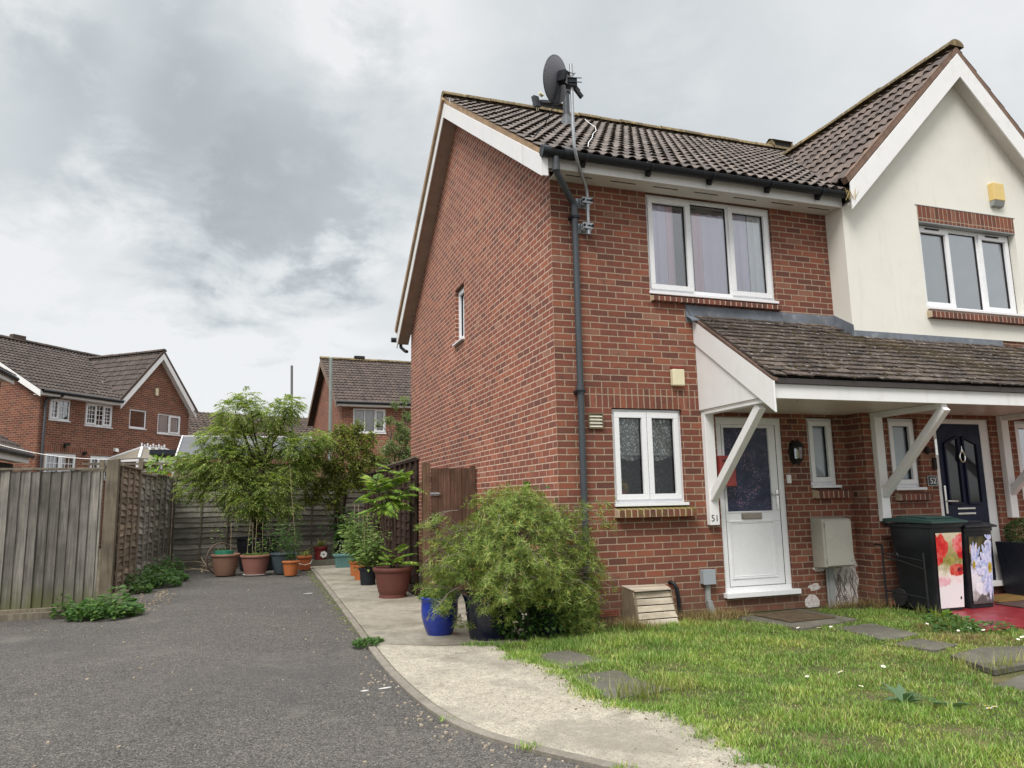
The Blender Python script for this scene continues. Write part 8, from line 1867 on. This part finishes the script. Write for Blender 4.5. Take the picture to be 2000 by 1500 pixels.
grass('lawn_grass', x[~dry], y[~dry], hh[~dry], 0.0050 * rng.uniform(0.7, 1.3, (~dry).sum()), LM['grass'], 0.9, 'uneven green lawn in front of the brick house')
grass('dry_grass', x[dry], y[dry], hh[dry] * 0.85, 0.005, LM['dry'], 1.3, 'dry straw coloured patches mixed through the lawn')
# long and dead grass against the wall, tufts by slabs and the kerb line
def tufts(pts, name, label, mat, hgt, per, spread, w=0.005, lean=0.6):
    X, Y, H = [], [], []
    for (px, py, k) in pts:
        n = int(per * k); X.append(px + rng.normal(0, spread, n)); Y.append(py + rng.normal(0, spread * 0.7, n)); H.append(hgt * k ** 0.4 * rng.uniform(0.35, 1.1, n))
    return grass(name, np.concatenate(X), np.concatenate(Y), np.concatenate(H), w, mat, lean, label)
tufts([(0.62, -0.42, 1), (0.50, -0.25, .8), (1.35, -0.22, .9), (1.5, -0.22, 1), (1.65, -0.24, 1), (1.8, -0.22, 1), (1.45, -0.38, .7), (1.9, -0.30, .8), (2.0, -0.22, .5), (3.3, -0.22, .5), (3.6, -0.16, .6), (3.85, -0.2, .8), (3.88, -0.42, .8), (0.72, -0.5, .5), (1.62, -0.40, .8)], 'dead_grass', 'long dead straw grass along the foot of the front wall', LM['dry'], 0.17, 260, 0.085, 0.0045, 1.1)
tufts([(-0.42, -2.72, 1), (-0.55, -2.80, .9), (-0.72, -2.78, .8), (-0.25, -2.74, .7), (-0.15, -2.68, .5), (2.1, -3.2, .8), (2.25, -3.18, .9), (1.95, -3.05, .8), (2.45, -3.15, .6), (3.75, -1.25, .8), (3.9, -0.9, .6), (-0.62, -2.72, .7)], 'long_grass', 'pale seeding grass tufts at the edges of the paving slabs', LM['variegated'], 0.20, 60, 0.05, 0.005, 0.5)
kp_ = [(KERB[i][0] - 0.02, KERB[i][1], 0.6) for i in range(2, 40)]
tufts([(-2.0 - 0.03 * (k % 3), 8.9 - 0.155 * k, .15 + .85 * (((k * 7) % 5) / 5) * (0.4 + 0.6 * ((k * 3) % 4) / 3)) for k in range(58)], 'kerb_moss', 'strip of moss and small weeds between the kerb and the drive', LM['olive'], 0.030, 75, 0.042, 0.009, 1.5)
tufts([(-1.63, -3.44, .8), (-1.33, -3.93, .9), (-1.08, -4.22, .8), (-1.93, -2.75, .3), (-0.72, -4.62, 1), (-0.55, -4.72, 1), (-0.40, -4.82, .9), (-0.1, -4.98, .8)], 'kerb_tuft', 'small grass tufts growing out of the curved kerb', LM['grass'], 0.055, 70, 0.035, 0.006, 0.9)
tufts([(-1.15 + 0.10 * k, -0.52 - 0.05 * k - 0.02 * (k % 2), .8) for k in range(11)] + [(-0.95, -0.85, .6), (-0.9, -1.1, .6), (-0.85, -1.5, .5), (-0.85, -1.9, .6)] + [(INNER[i][0] + (INNER[i + 1][0] - INNER[i][0]) * t + rng.normal(0, 0.045) - 0.02, INNER[i][1] + (INNER[i + 1][1] - INNER[i][1]) * t + rng.normal(0, 0.04) - 0.02, rng.uniform(.15, .7)) for i in range(len(INNER) - 1) for t in (0.05, 0.2, 0.35, 0.5, 0.65, 0.8, 0.95)], 'path_edge_grass', 'fringe of straggly grass where the path meets the tubs and lawn', LM['grass'], 0.075, 120, 0.05, 0.0055, 1.0)
def broad(label, x, y, n, ln, mat):
    t = plant('broadleaf_weed', label, 'weeds', (x, y, 0)); a = 2.399 * np.arange(n) + rng.uniform(-.2, .2, n); el = rng.uniform(0.25, 0.9, n); D = np.stack([np.cos(a) * np.cos(el), np.sin(a) * np.cos(el), np.sin(el)], 1)
    leaf_obj('leaves', np.tile(V3(x, y, 0.0), (n, 1)), D, np.cross(np.cross(D, V3(0, 0, 1)), D), ln * rng.uniform(.7, 1.1, n), ln * 0.32, mat, t, fold=0.3, midf=0.55); return t
broad('bluish broad leaved weed in the lawn near the lower right', 0.86, -3.55, 9, 0.17, LM['bluegreen']); broad('second smaller bluish weed just right of the first in the lawn', 1.02, -3.74, 8, 0.15, LM['bluegreen'])
broad('pale green dock weed in front of the wheelie bins', 3.85, -1.22, 12, 0.20, LM['sumac'])
weed_patch('weed_clump', 'leafy low weeds among the daisies in front of the red step', [(3.55, -1.55, 0.22, 0.13), (3.3, -1.85, 0.18, 0.10), (3.7, -1.9, 0.2, 0.08)], 220, 0.055)
# daisies
PETAL = plain('daisy_petal', (0.82, 0.82, 0.80), 0.7, 0.05); EYE = plain('daisy_eye', (0.65, 0.45, 0.05), 0.7, 0.1)
d0 = thing('daisy', 'small white lawn daisy in the grass', 'daisy', (3.0, -1.5, 0.07), 'daisies scattered over the lawn')
m_ = MB()
for k in range(11):
    a = 2 * math.pi * k / 11; c = Vector((3.0 + 0.010 * math.cos(a), -1.5 + 0.010 * math.sin(a), 0.072)); e = Vector((math.cos(a), math.sin(a), 0.15)); s = Vector((-math.sin(a), math.cos(a), 0)); c0 = Vector((3.0, -1.5, 0.07))
    m_.face([c0 + e * 0.003, c0 + e * 0.011 + s * 0.0035, c0 + e * 0.016, c0 + e * 0.011 - s * 0.0035])
m_.build('petals', PETAL, d0)
m_ = MB(); m_.lathe((3.0, -1.5, 0.07), [(0.005, 0), (0.004, 0.004), (0.001, 0.005)], 8); m_.build('eye', EYE, d0)
m_ = MB(); m_.tube([(3.0, -1.5, 0.0), (3.0, -1.5, 0.07)], 0.0012, 4); m_.build('stem', LM['weed'], d0)
dr = random.Random(12); DP = [(3.1, -1.72), (2.95, -1.5), (3.02, -1.95), (3.12, -2.05), (3.3, -2.0), (3.35, -2.12), (3.2, -2.25), (3.42, -2.2), (3.5, -2.1), (3.25, -2.4), (3.05, -2.2), (3.3, -2.5), (2.75, -1.0), (1.9, -1.35), (1.98, -1.32), (2.05, -1.42), (2.2, -1.4), (1.08, -3.95), (1.12, -4.0), (1.0, -4.05), (0.62, -2.95), (0.9, -2.98), (1.35, -2.9), (0.75, -3.3), (3.6, -2.3), (3.15, -2.6)]
for k, (x, y) in enumerate(DP):
    o = d0 if k == 0 else copy_tree(d0); o.location = (x + dr.uniform(-.02, .02), y + dr.uniform(-.02, .02), 0.062 + dr.uniform(-.012, .012)); o.rotation_euler = (dr.uniform(-.35, .35), dr.uniform(-.35, .35), dr.uniform(0, 6)); s = dr.uniform(0.9, 1.4); o.scale = (s, s, 1)
fa = thing('flower_arrangement', 'dried yellow and pink flower head on the sill inside the lower window', 'flowers', (0.83, 0.17, 1.31))
n = 260; u = unit(n); leaf_obj('petals', V3(0.83, 0.20, 1.42) + u * 0.02, u, unit(n), 0.12 * rng.uniform(.7, 1.1, n), 0.014, plain('straw_petal', (0.55, 0.40, 0.14), 0.8, 0.2), fa)
m_ = MB(); m_.lathe((0.80, 0.15, 1.30), [(0.02, 0), (0.07, 0.03), (0.08, 0.08), (0.04, 0.12)], 14); m_.build('fruit', plain('pink_fruit', (0.45, 0.12, 0.13), 0.5, 0.3, 14), fa, smooth_=True)
